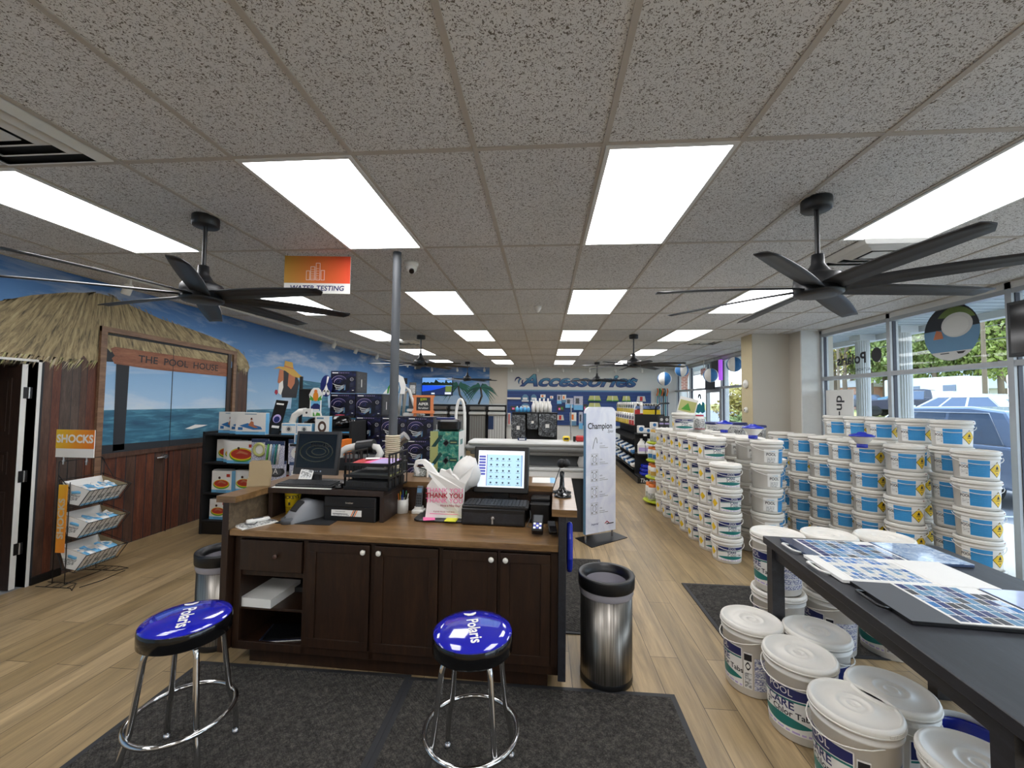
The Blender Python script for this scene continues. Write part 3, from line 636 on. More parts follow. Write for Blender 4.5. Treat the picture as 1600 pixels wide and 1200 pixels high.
# fans
def make_fan(hz=2.375):
    t = thing('ceiling_fan', '', 'ceiling fan', group='black eight blade ceiling fans'); dz = hz-ZC
    MB().lathe([(0, 0), (.075, 0), (.078, -.01), (.078, -.062), (.07, -.07), (0, -.07)], 'fan_black', n=24).build('canopy', t)
    MB().cyl((0, 0, -.07), (0, 0, dz+.15), .0125, 'fan_black', n=12).build('downrod', t)
    MB().lathe([(.013, dz+.19), (.03, dz+.185), (.034, dz+.13), (.045, dz+.11), (.06, dz+.085), (.085, dz+.07), (.11, dz+.06), (.12, dz+.045), (.125, dz+.005), (.118, dz-.025), (.122, dz-.03), (.12, dz-.045), (.105, dz-.055), (0, dz-.055)], 'fan_black', n=32).build('motor_housing', t)
    MB().lathe([(0, dz-.062), (.07, dz-.06), (.095, dz-.052), (.095, dz-.05), (0, dz-.05)], 'slate', n=32).build('lens', t, label='grey round lens')
    b = MB(); n = 10; vs = []
    for i in range(n+1):
        u = i/n; x = .10+.81*u; w_ = .055+.012*math.sin(u*PI)-.012*u; cam = .006
        if i == n: pass
        tw = -math.radians(15-5*u)
        for j, q in enumerate((-1, -.33, .33, 1)):
            xx = x-(0.035 if (i == n and q == 1) else 0); yy = q*w_; zz = cam*(1-q*q)
            for s_ in (0, 1): vs.append((xx, yy*math.cos(tw), zz+yy*math.sin(tw)-.007*s_-.02*u*u))
    fs = []
    for i in range(n):
        for j in range(3):
            a = i*8+j*2; fs.append((a, a+8, a+10, a+2)); fs.append((a+1, a+3, a+11, a+9))
        a = i*8; fs.append((a, a+1, a+9, a+8)); a = i*8+6; fs.append((a, a+8, a+9, a+1))
    fs.append((0, 2, 3, 1)); fs.append((2, 4, 5, 3)); fs.append((4, 6, 7, 5)); a = n*8
    fs += [(a, a+1, a+3, a+2), (a+2, a+3, a+5, a+4), (a+4, a+5, a+7, a+6)]
    b.add([(x_, y_, z_) for x_, y_, z_ in vs], fs, 'fan_black', True)
    me = b.mesh('blade')
    for i in range(8):
        o = bpy.data.objects.new('blade', me); C.objects.link(o); o.parent = t; o.location = (0, 0, dz-.012); o.rotation_euler = (0, 0, i*PI/4)
    return Proto(t)
PF = make_fan()
for x, y, a, lb in ((-2.244, 2.50, -9.5, 'black ceiling fan nearest the mural hut, beside the water testing sign'), (1.566, 2.469, 1, 'black ceiling fan nearest the front windows, above the white buckets'), (-2.27, 7.35, 20, 'black ceiling fan in front of the television wall, behind the grey pole'), (1.55, 7.3, 4, 'black ceiling fan left of the beige column'), (-2.34, 12.3, 15, 'small far black ceiling fan before the painted palms'), (1.54, 12.24, 8, 'small far black ceiling fan before the Accessories sign')):
    PF.put((x, y, ZC), a, lb)
# security camera, sensor
t = thing('security_camera', 'white dome security camera on the ceiling beside the grey pole', 'camera', (-1.16, 3.44, ZC), 20)
MB().lathe([(0, 0), (.058, 0), (.06, -.012), (.056, -.03), (.05, -.036), (0, -.036)], 'white_plastic').build('mount', t)
b = MB(); b.lathe([(0, -.095), (.02, -.093), (.04, -.075), (.048, -.05), (.045, -.03), (0, -.028)], 'white_plastic'); b.build('ball', t)
MB().cyl((0, -.028, -.078), (0, -.04, -.092), .022, 'black_gloss', n=16).build('lens', t, label='black lens')
tag(MB().lathe([(0, 0), (.05, 0), (.05, -.02), (.035, -.05), (.018, -.075), (0, -.08)], 'white_plastic').build('motion_sensor', None, (-.095, 5.10, ZC)), 'small white cone shaped sensor on the ceiling over the aisle', 'sensor')
# track lights
def make_head():
    t = thing('track_light', '', 'spotlight')
    MB().box(-.012, .012, -.012, .012, -.05, 0, 'white_plastic').build('stem', t)
    MB().lathe([(0, -.045), (.03, -.045), (.038, -.06), (.038, -.15), (.034, -.155), (.03, -.15), (0, -.13)], 'white_plastic', M=T(0, 0, -.045) @ RY(-22) @ T(0, 0, .045)).build('lamp_can', t)
    return Proto(t)
PH = make_head()
b = MB(); b.box(-4.165, -4.135, 3.4, 13.6, ZC-.025, ZC, 'white_plastic'); tag(b.build('light_track', None), 'long white light track along the mural wall', 'light track')
b = MB(); b.box(-4.1, 3.5, 13.875, 13.905, ZC-.025, ZC, 'white_plastic'); tag(b.build('light_track', None), 'long white light track across the back wall', 'light track')
for i, y in enumerate((3.75, 7.8, 8.75, 9.9, 12.2, 13.0)):
    PH.put((-4.15, y, ZC-.025), 180, 'white spotlight on the mural wall track, %s' % ['alone, above the thatched roof', 'first of three above the painted clouds', 'middle of three above the painted clouds', 'third of three above the painted clouds', 'just behind the grey pole', 'nearest the television corner'][i], 'white track spotlights')
for i, x in enumerate((-3.89, -3.0, -2.06, -1.12, -.24, .61, 1.5, 2.35, 3.22)):
    PH.put((x, 13.89, ZC-.025), 90, 'white spotlight on the back wall track, %s' % ['over the television', 'over the left palm', 'over the right palm', 'over the left end of the Accessories sign', 'over the letter A', 'over the letters ce', 'over the letters so', 'over the right splash of the sign', 'past the right end of the sign'][i], 'white track spotlights')
# hanging sign WATER TESTING
t = thing('hanging_sign', 'orange and white hanging sign lettered WATER TESTING', 'sign', (-1.87, 3.2, 2.56), 5)
b = MB(); b.box(-.27, .27, -.003, .003, 0, .31, 'label_white'); b.build('sign_panel', t)
m, tt = base('orange_fade', 0.5); tc = tt.n('ShaderNodeTexCoord'); sx_ = tt.n('ShaderNodeSeparateXYZ'); tt.l(tc.outputs['Object'], sx_.inputs[0])
mr = tt.n('ShaderNodeMapRange'); mr.inputs[1].default_value = -.27; mr.inputs[2].default_value = .27; tt.l(sx_.outputs[0], mr.inputs[0])
rr = tt.ramp(mr.outputs[0], [(0, '#b98a2c'), (.5, '#cf6a2c'), (1, '#e0492a')]); tt.l(rr.outputs[0], tt.b.inputs['Base Color'])
MB().box(-.27, .27, -.0045, -.003, .085, .31, 'orange_fade').build('sign_colour', t)
b = MB(); F_ = FRONT(0, -.0055, 0)
b.text('WATER TESTING', .058, 'navy', FRONT(0, -.005, .042), bold=.02, shear=.15); b.build('sign_lettering', t)
b = MB()
for x_, w_, h_ in ((-.09, .03, .075), (-.055, .035, .11), (-.012, .035, .14), (.03, .03, .08)):
    for q in ((x_, .11, w_, .003), (x_, .11+h_, w_, .003), (x_, .11, .003, h_), (x_+w_-.003, .11, .003, h_)): b.rect(q[0], q[1], q[2], q[3], 'label_white', FRONT(0, -.005, 0))
for k_ in range(5): b.rect(-.05, .125+k_*.018, .025, .002, 'label_white', FRONT(0, -.005, 0)); b.rect(-.007, .125+k_*.02, .02, .002, 'label_white', FRONT(0, -.005, 0))
b.build('bottle_drawing', t, label='white line drawing of bottles')
b = MB(); b.cyl((-.25, 0, .31), (-.25, 0, .33), .002, 'silver', n=6); b.cyl((.25, 0, .31), (.25, 0, .33), .002, 'silver', n=6); b.build('hanging_wire', t)
# grey pole with rope wrap
t = thing('support_pole', 'dark grey steel pole standing behind the desk, wrapped in rope', 'pole', (-1.20, 3.20, 0))
MB().cyl((0, 0, 0), (0, 0, ZC), .034, 'slate', n=20).build('pole', t)
b = MB()
for i in range(22): b.lathe([(.036, 1.075+i*.0155), (.056, 1.078+i*.0155), (.06, 1.0825+i*.0155), (.056, 1.087+i*.0155), (.036, 1.0905+i*.0155)], 'rope', n=18)
b.build('rope_wrap', t, label='cream rope wrapping')
# wall TV
t = thing('television', 'wall television showing a blue pool', 'television', (-3.75, YB-.03, 2.21))
MB().box(-.55, .55, -.06, 0, -.32, .32, 'black_satin').build('tv_body', t, bevel=.006)
emit('tv_sky', '#7fb2ee', .9); emit('tv_tree', '#132417', .9); emit('tv_pool', '#1d52e0', 1.1); emit('tv_grass', '#6d7f3a', .9); emit('tv_deck', '#1c2c58', .9); emit('tv_white', '#e6ecf5', 1)
b = MB(); F_ = FRONT(0, -.0615, 0)
b.rect(-.53, .0, 1.06, .3, 'tv_sky', F_); b.rect(-.53, -.3, 1.06, .3, 'tv_deck', F_)
F_ = FRONT(0, -.062, 0)
tr = [(-.53, .03)]+[(-.53+.053*i, .10+.05*abs(math.sin(i*1.9))+(.09 if i in (9, 10, 16) else 0)) for i in range(21)]+[(.53, .03)]
b.flat(tr[::-1], 'tv_tree', F_); b.flat([(-.53, -.19), (-.2, -.15), (.1, -.08), (.32, -.01), (.28, .02), (-.53, .03)], 'tv_pool', F_); b.rect(.3, -.19, .22, .2, 'tv_grass', F_)
b.rect(.28, -.28, .22, .07, 'tv_white', F_); b.rect(-.2, -.28, .12, .05, 'tv_white', F_); b.build('screen', t, label='lit screen with a pool photo')

# ------------------------------------------------------------ floor mats
def floor_mat(x0, x1, y0, y1, label, rz=0):
    t = MB(); cx, cy = (x0+x1)/2, (y0+y1)/2; hx, hy = (x1-x0)/2, (y1-y0)/2
    t.box(-hx+.03, hx-.03, -hy+.03, hy-.03, .001, .010, 'ribbed_carpet')
    o = t.build('floor_mat', None, (cx, cy, 0)); o.rotation_euler[2] = math.radians(rz); tag(o, label, 'mat')
    b = MB()
    for q in ((-hx, hx, -hy, -hy+.03), (-hx, hx, hy-.03, hy), (-hx, -hx+.03, -hy+.03, hy-.03), (hx-.03, hx, -hy+.03, hy-.03)): b.box(q[0], q[1], q[2], q[3], .001, .008, 'charcoal')
    b.build('mat_border', o); return o
floor_mat(-2.18, -.80, .3, 2.545, 'dark grey floor mat under the left stool')
floor_mat(-.798, .765, .3, 2.525, 'dark grey ribbed floor mat under the right stool')
floor_mat(-.9, .61, 3.1, 4.56, 'dark floor mat behind the desk')
floor_mat(1.30, 3.0, 3.0, 4.06, 'dark ribbed floor mat beside the tall white buckets')
# ------------------------------------------------------------ service desk
WT, LT = .86, 1.07
desk = thing('service_desk', 'dark wooden service desk with cabinet doors and raised ledge', 'desk', (-.95, 2.50, 0), -1.8)
DW = 'dark_cabinet_wood'
b = MB()
b.box(-.94, .98, .06, .56, 0, .11, DW)                                  # plinth
b.box(-1.03, 1.03, .53, .55, .10, .82, DW); b.box(-1.03, 1.03, .03, .55, .10, .125, DW)
for x in (-1.03, -.545, 1.0): b.box(x, x+.03, .03, .55, .125, .82, DW)
b.box(-.515, .985, .05, .07, .125, .82, DW)
b.box(-1.0, -.53, .03, .05, .555, .585, DW); b.box(-1.0, -.545, .06, .53, .555, .575, DW)
b.box(-1.0, -.545, .04, .53, .335, .352, DW)                              # open shelf
for x0, x1 in ((-1.03, -.985), (-.56, -.525), (-.115, -.085), (.318, .345), (.678, .695), (.995, 1.04)): b.box(x0, x1, .012, .03, .10, .82, DW)
b.box(-1.03, 1.04, .012, .03, .795, .82, DW); b.box(-1.03, 1.04, .012, .03, .10, .15, DW)
b.build('carcass', desk, bevel=.002)
b = MB(); b.rbox(-1.04, 1.04, -.03, .58, .82, .86, .004, 'counter_laminate', top=.003); b.build('worktop', desk)
def shaker(x0, x1, z0, z1, kx, knob=True):
    b = MB(); w = .055
    b.box(x0, x1, -.005, .012, z0, z0+w, DW); b.box(x0, x1, -.005, .012, z1-w, z1, DW); b.box(x0, x0+w, -.005, .012, z0+w, z1-w, DW); b.box(x1-w, x1, -.005, .012, z0+w, z1-w, DW)
    b.box(x0+w, x1-w, .004, .010, z0+w, z1-w, DW)
    d = b.build('cabinet_door', desk, bevel=.0015)
    MB().lathe([(0, 0), (.007, 0), (.006, .012), (.014, .018), (.017, .025), (.013, .032), (0, .034)], 'knob_white', n=16, M=frame((kx, -.005, z1-.035), (1, 0, 0), (0, 0, 1))).build('knob', d, label='round white knob')
shaker(-.522, -.117, .155, .792, -.15); shaker(-.083, .316, .155, .792, -.05); shaker(.347, .677, .155, .792, .645); shaker(.697, .993, .155, .792, .73)
b = MB(); b.box(-.982, -.562, -.005, .012, .60, .79, DW); dr = b.build('drawer', desk, bevel=.002)
MB().lathe([(0, 0), (.006, 0), (.006, .01), (.014, .014), (.015, .022), (0, .026)], 'painted_plank_brown', n=14, M=frame((-.73, -.005, .70), (1, 0, 0), (0, 0, 1))).build('knob', dr, label='dark wooden knob')
b = MB(); b.box(-1.085, -1.04, -.04, .95, .10, 1.03, DW); b.build('side_panel', desk, bevel=.003)
b = MB(); b.box(-1.04, -1.035, -.04, .58, .86, 1.03, 'raw_ply'); b.build('side_lining', desk)
b = MB(); b.box(1.04, 1.085, -.04, .95, .10, 1.03, 'black_grain'); b.build('side_panel', desk, bevel=.003)
b = MB(); b.box(-1.04, 1.04, .58, .62, .10, 1.03, DW); b.build('rear_upright', desk)
b = MB(); b.rbox(-1.12, -.985, -.055, .60, 1.032, 1.072, .003, 'counter_laminate'); b.rbox(1.0, 1.145, -.055, .60, 1.032, 1.072, .003, 'counter_laminate'); b.rbox(-1.12, 1.145, .60, .98, 1.032, 1.072, .003, 'counter_laminate'); b.build('ledge', desk)
b = MB(); b.box(-.985, -.14, .235, .60, 1.035, 1.07, 'dark_panel_wood'); b.box(-.17, -.14, .245, .58, .86, 1.035, 'dark_panel_wood'); b.box(-.985, -.955, .245, .58, .86, 1.035, 'dark_panel_wood'); b.build('monitor_shelf', desk, bevel=.002)
# papers in the open bay
o = MB().box(-.11, .11, -.15, .15, 0, .055, 'paper_white').build('paper_stack', None, (-1.835, 2.71, .353)); o.rotation_euler[2] = math.radians(-3); tag(o, 'thick stack of white paper on the open shelf under the drawer', 'paper')
b = MB(); b.box(-.14, .14, -.1, .1, 0, .012, 'car_dark'); b.box(-.12, .13, -.1, .09, .012, .022, 'black_satin'); b.box(-.14, .14, -.104, -.1, .0, .004, 'label_white'); o = b.build('magazine_stack', None, (-1.70, 2.70, .126)); o.rotation_euler[2] = math.radians(12); tag(o, 'dark glossy magazines lying at the bottom of the open bay', 'magazine')
b = MB(); b.box(-.13, .13, -.09, .09, 0, .03, 'charcoal'); o = b.build('folder_stack', None, (-1.62, 2.88, .353)); tag(o, 'dark folders behind the white paper on the open shelf', 'folder')

# ------------------------------------------------------------ things on the desk
def keyboard(name, label, loc, rz, w=.42, d=.14, M2=None):
    t = thing(name, label, 'keyboard', loc, rz, rx=3)
    MB().rbox(-w/2, w/2, -d/2, d/2, 0, .018, .01, 'black_satin', top=.003).build('keyboard_case', t)
    b = MB(); n = 17; kw = (w-.03)/n
    for r in range(6):
        for c_ in range(n):
            if r == 0 and 4 <= c_ < 9: continue
            x = -w/2+.015+c_*kw; y = -d/2+.01+r*(d-.022)/6; b.box(x+.001, x+kw-.002, y+.001, y+(d-.022)/6-.002, .018, .0245, 'charcoal')
    b.box(-w/2+.015+4*kw, -w/2+.015+9*kw-.002, -d/2+.011, -d/2+.01+(d-.022)/6-.002, .018, .0245, 'charcoal')
    b.build('keys', t); return t
# left monitor
t = thing('monitor', 'black monitor with a dark screen on the raised desk shelf', 'monitor', (-1.70, 2.97, LT), -2)
M_ = T(0, 0, .06) @ RX(-8)
MB(M_).rbox(-.175, .175, -.02, .02, 0, .32, .012, 'charcoal', n=3).build('screen_housing', t, bevel=.003)
MB(M_).box(-.152, .152, -.0215, -.02, .05, .30, 'black_gloss').build('screen', t)
emit('dim_green', '#2b2f22', .35); b = MB(M_); F2 = FRONT(0, -.0225, 0)
for k_, (rx_, rz_) in enumerate(((.13, .075), (.09, .045), (.055, .025))):
    pts = [(0.01*k_+rx_*math.cos(i/20*2*PI), -.0225, .17+rz_*math.sin(i/20*2*PI)) for i in range(20)]; b.tube(pts, .0035, 'dim_green', n=4, closed=True)
b.text('WaterLink', .036, 'black_satin', FRONT(.03, -.0275, .215), bold=.03); b.build('screen_picture', t, label='dim screen saver drawing')
b = MB(M_)
for i in range(5): b.disc(-.03+i*.014, .026, .0035, 'silver', F2)
b.rect(.045, .021, .01, .01, 'silver', F2); b.build('buttons', t)
b = MB(); b.box(-.035, .035, -.01, .03, .01, .10, 'charcoal'); b.rbox(-.11, .11, -.09, .09, 0, .012, .05, 'charcoal'); b.build('stand', t)
tag(MB().box(-.215, .215, -.10, .09, 0, .004, 'paper_white').build('paper_sheet', None, (-1.685, 2.865, LT)), 'white sheet under the keyboard on the raised shelf', 'paper')
keyboard('keyboard', 'black keyboard on a white sheet before the dark monitor', (-1.68, 2.86, LT+.004), -2, .43, .15)
b = MB(); b.box(-.05, .05, -.001, .001, 0, .125, 'paper_white', M=RX(-28)); o = b.build('note_card', None, (-1.755, 2.925, LT+.034)); tag(o, 'white printed card leaning on the dark monitor', 'card')
MB(RX(-28)).box(-.042, .042, -.0018, -.001, .01, .11, 'info_grey').build('card_print', o)
t = thing('mouse', 'black computer mouse on the raised desk shelf', 'mouse', (-1.425, 2.83, LT), -25)
MB().lathe([(0, .036), (.02, .034), (.03, .024), (.034, .010), (.033, 0), (0, 0)], 'black_gloss', n=20, sx=1.0, sy=1.6).build('mouse_body', t); MB().box(-.001, .001, -.05, 0, .030, .036, 'silver').build('scroll_wheel', t)
# letter trays
t = thing('letter_tray', 'black three tier letter tray holding red folders', 'letter tray', (-1.21, 2.93, LT), -4)
w, d_ = .165, .16
for x in (-w, w-.006):
    b = MB()
    for y in (-d_, -.055, .05, d_-.006): b.box(x, x+.006, y, y+.02 if y < .1 else y+.006, 0, .25, 'black_satin')
    for z in (0, .08, .16, .24): b.box(x, x+.006, -d_, d_, z, z+.012, 'black_satin')
    for i in range(5): b.box(x, x+.006, -d_+.06*i, -d_+.06*i+.006, 0, .25, 'black_satin')
    b.build('side_frame', t)
for k_, z in enumerate((.004, .085, .165)):
    b = MB(); b.box(-w, w, -d_, d_, z, z+.004, 'wire_black'); b.box(-w, w, -d_-.004, -d_, z, z+.02, 'black_satin'); b.build('tray', t)
b = MB(); b.box(-.15, .15, -.14, .14, .01, .06, 'charcoal')
for i in range(34): b.box(-.15+i*.009, -.148+i*.009, -.166, -.14, .012, .058, 'black_satin')
b.box(-.15, .15, -.162, -.14, .012, .058, 'dark_grey'); b.build('ribbed_box', t)
def paper_in(name, label, w_, d__, h, mat_, loc, rz, cat='folder'):
    o = MB().box(-w_/2, w_/2, -d__/2, d__/2, 0, h, mat_).build(name, None, loc); o.rotation_euler[2] = math.radians(rz); return tag(o, label, cat)
paper_in('folder', 'red folder lying in the top letter tray', .20, .26, .008, 'red', (-1.26, 2.92, LT+.17), 8)
paper_in('folder', 'coral folder over the red one in the top letter tray', .18, .24, .004, 'pink', (-1.16, 2.94, LT+.1785), -6)
paper_in('folder', 'lilac paper at the right of the top letter tray', .15, .24, .003, 'lilac', (-1.13, 2.90, LT+.1835), 2)
paper_in('paper_stack', 'small white note on the red folder in the top tray', .10, .08, .002, 'paper_white', (-1.27, 2.99, LT+.1875), 20, 'paper')
paper_in('folder', 'yellow edged papers in the middle letter tray', .29, .27, .008, 'camo_sand', (-1.21, 2.92, LT+.09), 1)
paper_in('paper_stack', 'grey papers over the yellow ones in the middle tray', .28, .25, .012, 'slate', (-1.21, 2.93, LT+.0985), -3, 'paper')
# printer
t = thing('printer', 'black desktop printer in the space under the raised shelf', 'printer', (-1.32, 2.85, WT), -3)
b = MB(); b.rbox(-.19, .19, -.10, .13, .0, .165, .012, 'black_satin', top=.004); b.build('printer_body', t)
MB().box(-.185, .185, -.104, -.1, .095, .099, 'black_gloss').build('tray_seam', t)
b = MB(); b.text('brother', .018, 'silver', FRONT(0, -.1015, .125), bold=.02); b.build('printer_lettering', t)
b = MB(); b.rect(-.13, .035, .22, .042, 'label_white', FRONT(0, -.101, 0)); F2 = FRONT(0, -.1018, 0)
for k_, c_ in enumerate(('hazard_orange', 'ink', 'hazard_orange')): b.flat([(.01+.012*k_, .035), (.018+.012*k_, .035), (.038+.012*k_, .077), (.03+.012*k_, .077)], c_, F2)
b.text('toner status label', .010, 'ink', FRONT(-.065, -.1018, .066)); b.rect(-.12, .048, .11, .004, 'ink', F2); b.rect(-.12, .040, .12, .004, 'info_grey', F2); b.build('printer_label', t, label='white sticker with orange stripes')
# scanner for cheques, newspaper, cup
t = thing('check_scanner', 'grey curved document scanner beside the yellow cup', 'scanner', (-1.665, 2.76, WT), -25)
b = MB(); n = 12; prof = [(-.11+.24*i/n, .02+.115*math.sin(min(1, (i/n)*1.15)*PI*.72)) for i in range(n+1)]
vs = []; fs = []
for y, z in prof:
    w_ = .058+.012*(y+.11)/.24
    vs += [(-w_, y, 0), (-w_, y, z*.8), (-w_*.6, y, z), (w_*.6, y, z), (w_, y, z*.8), (w_, y, 0)]
for i in range(n):
    for j in range(5): fs.append((6*i+j, 6*i+j+1, 6*i+7+j, 6*i+6+j))
fs += [(5, 4, 3, 2, 1, 0), tuple(6*n+j for j in range(6))]; b.add(vs, fs, 'grey_plastic', True); b.build('scanner_body', t)
b = MB(); b.add([(-.032, -.070, .078), (.032, -.070, .078), (.036, -.012, .132), (-.036, -.012, .132), (-.032, -.070, .06), (.032, -.07, .06), (.036, -.012, .11), (-.036, -.012, .11)], [(0, 1, 2, 3), (0, 4, 5, 1), (1, 5, 6, 2), (3, 7, 4, 0)], 'black_satin'); b.build('feed_window', t)
b = MB(); b.lathe([(0, 0), (.045, 0), (.045, .035), (.03, .038), (.03, .01), (0, .01)], 'slate', c=(0, -.10, 0), n=20); b.build('front_lip', t)
tag(MB().box(-.19, .19, -.11, .11, 0, .003, 'black_matte').build('desk_pad', None, (-1.60, 2.76, WT)), 'dark thin pad under the grey scanner', 'desk pad')
t = thing('paper_cup', 'tall yellow plastic cup with black lettering', 'cup', (-1.80, 2.86, WT), 5)
b = MB(); b.lathe([(0, 0), (.042, 0), (.054, .17), (.057, .172), (.057, .18), (.052, .18), (.041, .01), (0, .01)], 'yellow', n=28); b.build('cup_body', t)
rd = lambda z: .042+.012*z/.17
b = MB(); b.cyltext('DICKEYS', .032, 'ink', -PI/2+.1, .135, rd, bold=.03); b.cylstrip(-PI/2-.9, -PI/2+.9, .062, .064, 'ink', rd); b.cylstrip(-PI/2-.9, -PI/2+.9, .033, .035, 'ink', rd)
b.cylstrip(-PI/2-.15, -PI/2+.15, .08, .10, 'ink', rd); b.cylstrip(-PI/2-.03, -PI/2+.03, .03, .062, 'ink', rd); b.build('cup_lettering', t, label='black print')
t = thing('newspaper', 'folded newspaper with a marker and cable at the left end of the worktop', 'newspaper', (-1.90, 2.62, WT), -30)
MB().box(-.07, .07, -.11, .11, 0, .006, 'paper_white').build('paper_layer', t); MB(RZ(8)).box(-.065, .065, -.10, .10, .006, .011, 'info_grey').build('paper_layer', t)
t = thing('glue_gun', 'white and grey handheld reader lying on the newspaper', 'reader', (-1.90, 2.64, WT+.012), -40)
MB().rbox(-.018, .018, -.07, .07, 0, .022, .012, 'white_plastic', top=.005).build('reader_body', t); MB().rbox(-.008, .008, -.03, .03, .022, .025, .004, 'slate').build('reader_window', t)
b = MB(); b.tube([(.018+.05*math.sin(i*.9), -.08+.02*i, .004) for i in range(9)], .003, 'slate', n=5); b.build('cord', t)
# pencil cup, phone
t = thing('pencil_cup', 'white pencil cup on the worktop beside the raised shelf', 'cup', (-1.045, 3.02, WT))
MB().lathe([(0, 0), (.042, 0), (.042, .10), (.039, .10), (.039, .006), (0, .006)], 'white_plastic', n=24).build('cup_body', t)
for i in range(9):
    a = i*2.4; r_ = .006+.022*((i*37) % 10)/10; c_ = ['leaf_paint', 'yellow', 'royal', 'float_blue', 'red', 'black_satin', 'float_blue', 'orange', 'paper_white'][i]
    o = MB().cyl((0, 0, 0), (.02*math.cos(a), .02*math.sin(a), .15-.01*(i % 3)), .004, c_, n=6).build('pen', None, (-1.045+r_*math.cos(a), 3.02+r_*math.sin(a), WT+.007))
    tag(o, '%s pen or pencil standing in the white pencil cup' % ['green', 'yellow', 'dark blue', 'mid blue', 'red', 'black', 'mid blue', 'orange', 'white'][i] if i not in (7,) else 'orange pencil standing in the white pencil cup', 'pen', 'pens in the white cup')
t = thing('cordless_phone', 'cordless phone standing in its white cradle', 'phone', (-.925, 3.03, WT), 0)
b = MB(); b.rbox(-.045, .045, -.045, .045, 0, .025, .015, 'white_plastic', top=.004); b.rbox(-.03, .03, -.02, .035, .025, .045, .01, 'white_plastic'); b.build('cradle', t)
Mh = T(0, -.005, .03) @ RX(-12)
MB(Mh).rbox(-.024, .024, -.012, .012, 0, .165, .01, 'slate', top=.006).build('handset', t)
b = MB(Mh); b.box(-.017, .017, -.0135, -.012, .115, .148, 'steel_blue'); b.build('display', t)
b = MB(Mh)
for r in range(4):
    for c_ in range(3): b.box(-.017+c_*.0125, -.008+c_*.0125, -.0145, -.012, .03+r*.019, .043+r*.019, 'black_satin')
b.build('keypad', t)
# plastic bag holder with THANK YOU bag
t = thing('shopping_bag_stand', 'black wire bag stand on the worktop left of the register', 'bag stand', (-.68, 2.93, WT))
MB().rbox(-.22, .17, -.13, .12, 0, .014, .05, 'black_satin', top=.004).build('stand_base', t)
b = MB(); b.tube([(-.10, .11, .014), (-.10, .11, .33), (-.17, .02, .33), (-.20, -.06, .36)], .004, 'wire_black', n=6); b.tube([(.09, .11, .014), (.09, .11, .33), (.15, .02, .33), (.18, -.06, .36)], .004, 'wire_black', n=6); b.tube([(-.10, .11, .30), (.09, .11, .30)], .004, 'wire_black', n=6); b.build('wire_frame', t)
t = thing('plastic_bag', 'white plastic shopping bag printed THANK YOU in red', 'bag', (-.68, 2.88, WT+.016), 0)
def bagmesh(mb):
    out = [(-.145, 0), (-.135, .12), (-.135, .22), (-.10, .27), (-.14, .33), (-.17, .37), (-.205, .37), (-.225, .345), (-.20, .30), (-.215, .29), (-.235, .35), (-.22, .395), (-.165, .40), (-.12, .37), (-.07, .305), (-.055, .30), (-.045, .335), (-.01, .325), (.02, .34), (.04, .30), (.055, .295), (.09, .26), (.11, .30), (.15, .34), (.19, .36), (.17, .29), (.14, .24), (.125, .20), (.12, .10), (.125, 0)]
    n = len(out); vs = []; fs = []
    for (x, z) in out:
        d = .022+.010*math.sin(x*25+z*18); vs.append((x, -d, z))
    for (x, z) in out: vs.append((x, .02, z))
    fs = [tuple(range(n)), tuple(reversed(range(n, 2*n)))]+[(i, n+i, n+(i+1) % n, (i+1) % n) for i in range(n)]
    mb.add(vs, fs, 'bag_white')
b = MB(); bagmesh(b); b.build('bag_body', t)
b = MB(); yb_ = -.0335
b.text('THANK YOU', .046, 'crimson', FRONT(-.01, yb_, .155), bold=.03, sx=.98)
for z_ in (.19, .12): b.text('THANK YOU', .046, 'pink', FRONT(-.01, yb_, z_), bold=.0, sx=.98)
b.text('Have a Nice Day!', .020, 'crimson', FRONT(.035, yb_, .088), bold=.01); b.text('PLEASE REUSE THIS BAG', .014, 'crimson', FRONT(-.01, yb_, .045)); b.rect(-.11, .028, .2, .004, 'pink', FRONT(0, yb_, 0)); b.build('bag_print', t, label='red lettering')
t = thing('plastic_bag', 'crumpled white plastic bags hanging behind the THANK YOU bag', 'bag', (-.55, 3.02, WT+.20), 10)
b = MB(); rr_ = random.Random(5); vs = []; n = 14; m_ = 9
for j in range(m_):
    for i in range(n):
        a = 2*PI*i/n; ph = PI*(j+.5)/m_; r_ = 1+.16*rr_.uniform(-1, 1)
        vs.append((.10*math.sin(ph)*math.cos(a)*r_-.02*j*.2, .06*math.sin(ph)*math.sin(a)*r_, .10-.13*math.cos(PI-ph)*r_*.9))
fs = [(j*n+i, j*n+(i+1) % n, (j+1)*n+(i+1) % n, (j+1)*n+i) for j in range(m_-1) for i in range(n)]+[tuple(reversed(range(n))), tuple(range((m_-1)*n, m_*n))]
b.add(vs, fs, 'bag_white', True); b.build('bag_bundle', t)
o = MB().box(-.04, .04, -.04, .04, 0, .003, 'pink').build('sticky_note', None, (-.79, 2.83, WT+.0145)); o.rotation_euler[2] = .3; tag(o, 'pink sticky note on the bag stand base', 'note')
o = MB().box(-.04, .04, -.04, .04, 0, .004, 'yellow_note').build('sticky_note', None, (-.63, 2.82, WT+.0145)); o.rotation_euler[2] = -.05; tag(o, 'yellow sticky note pad on the bag stand base', 'note')
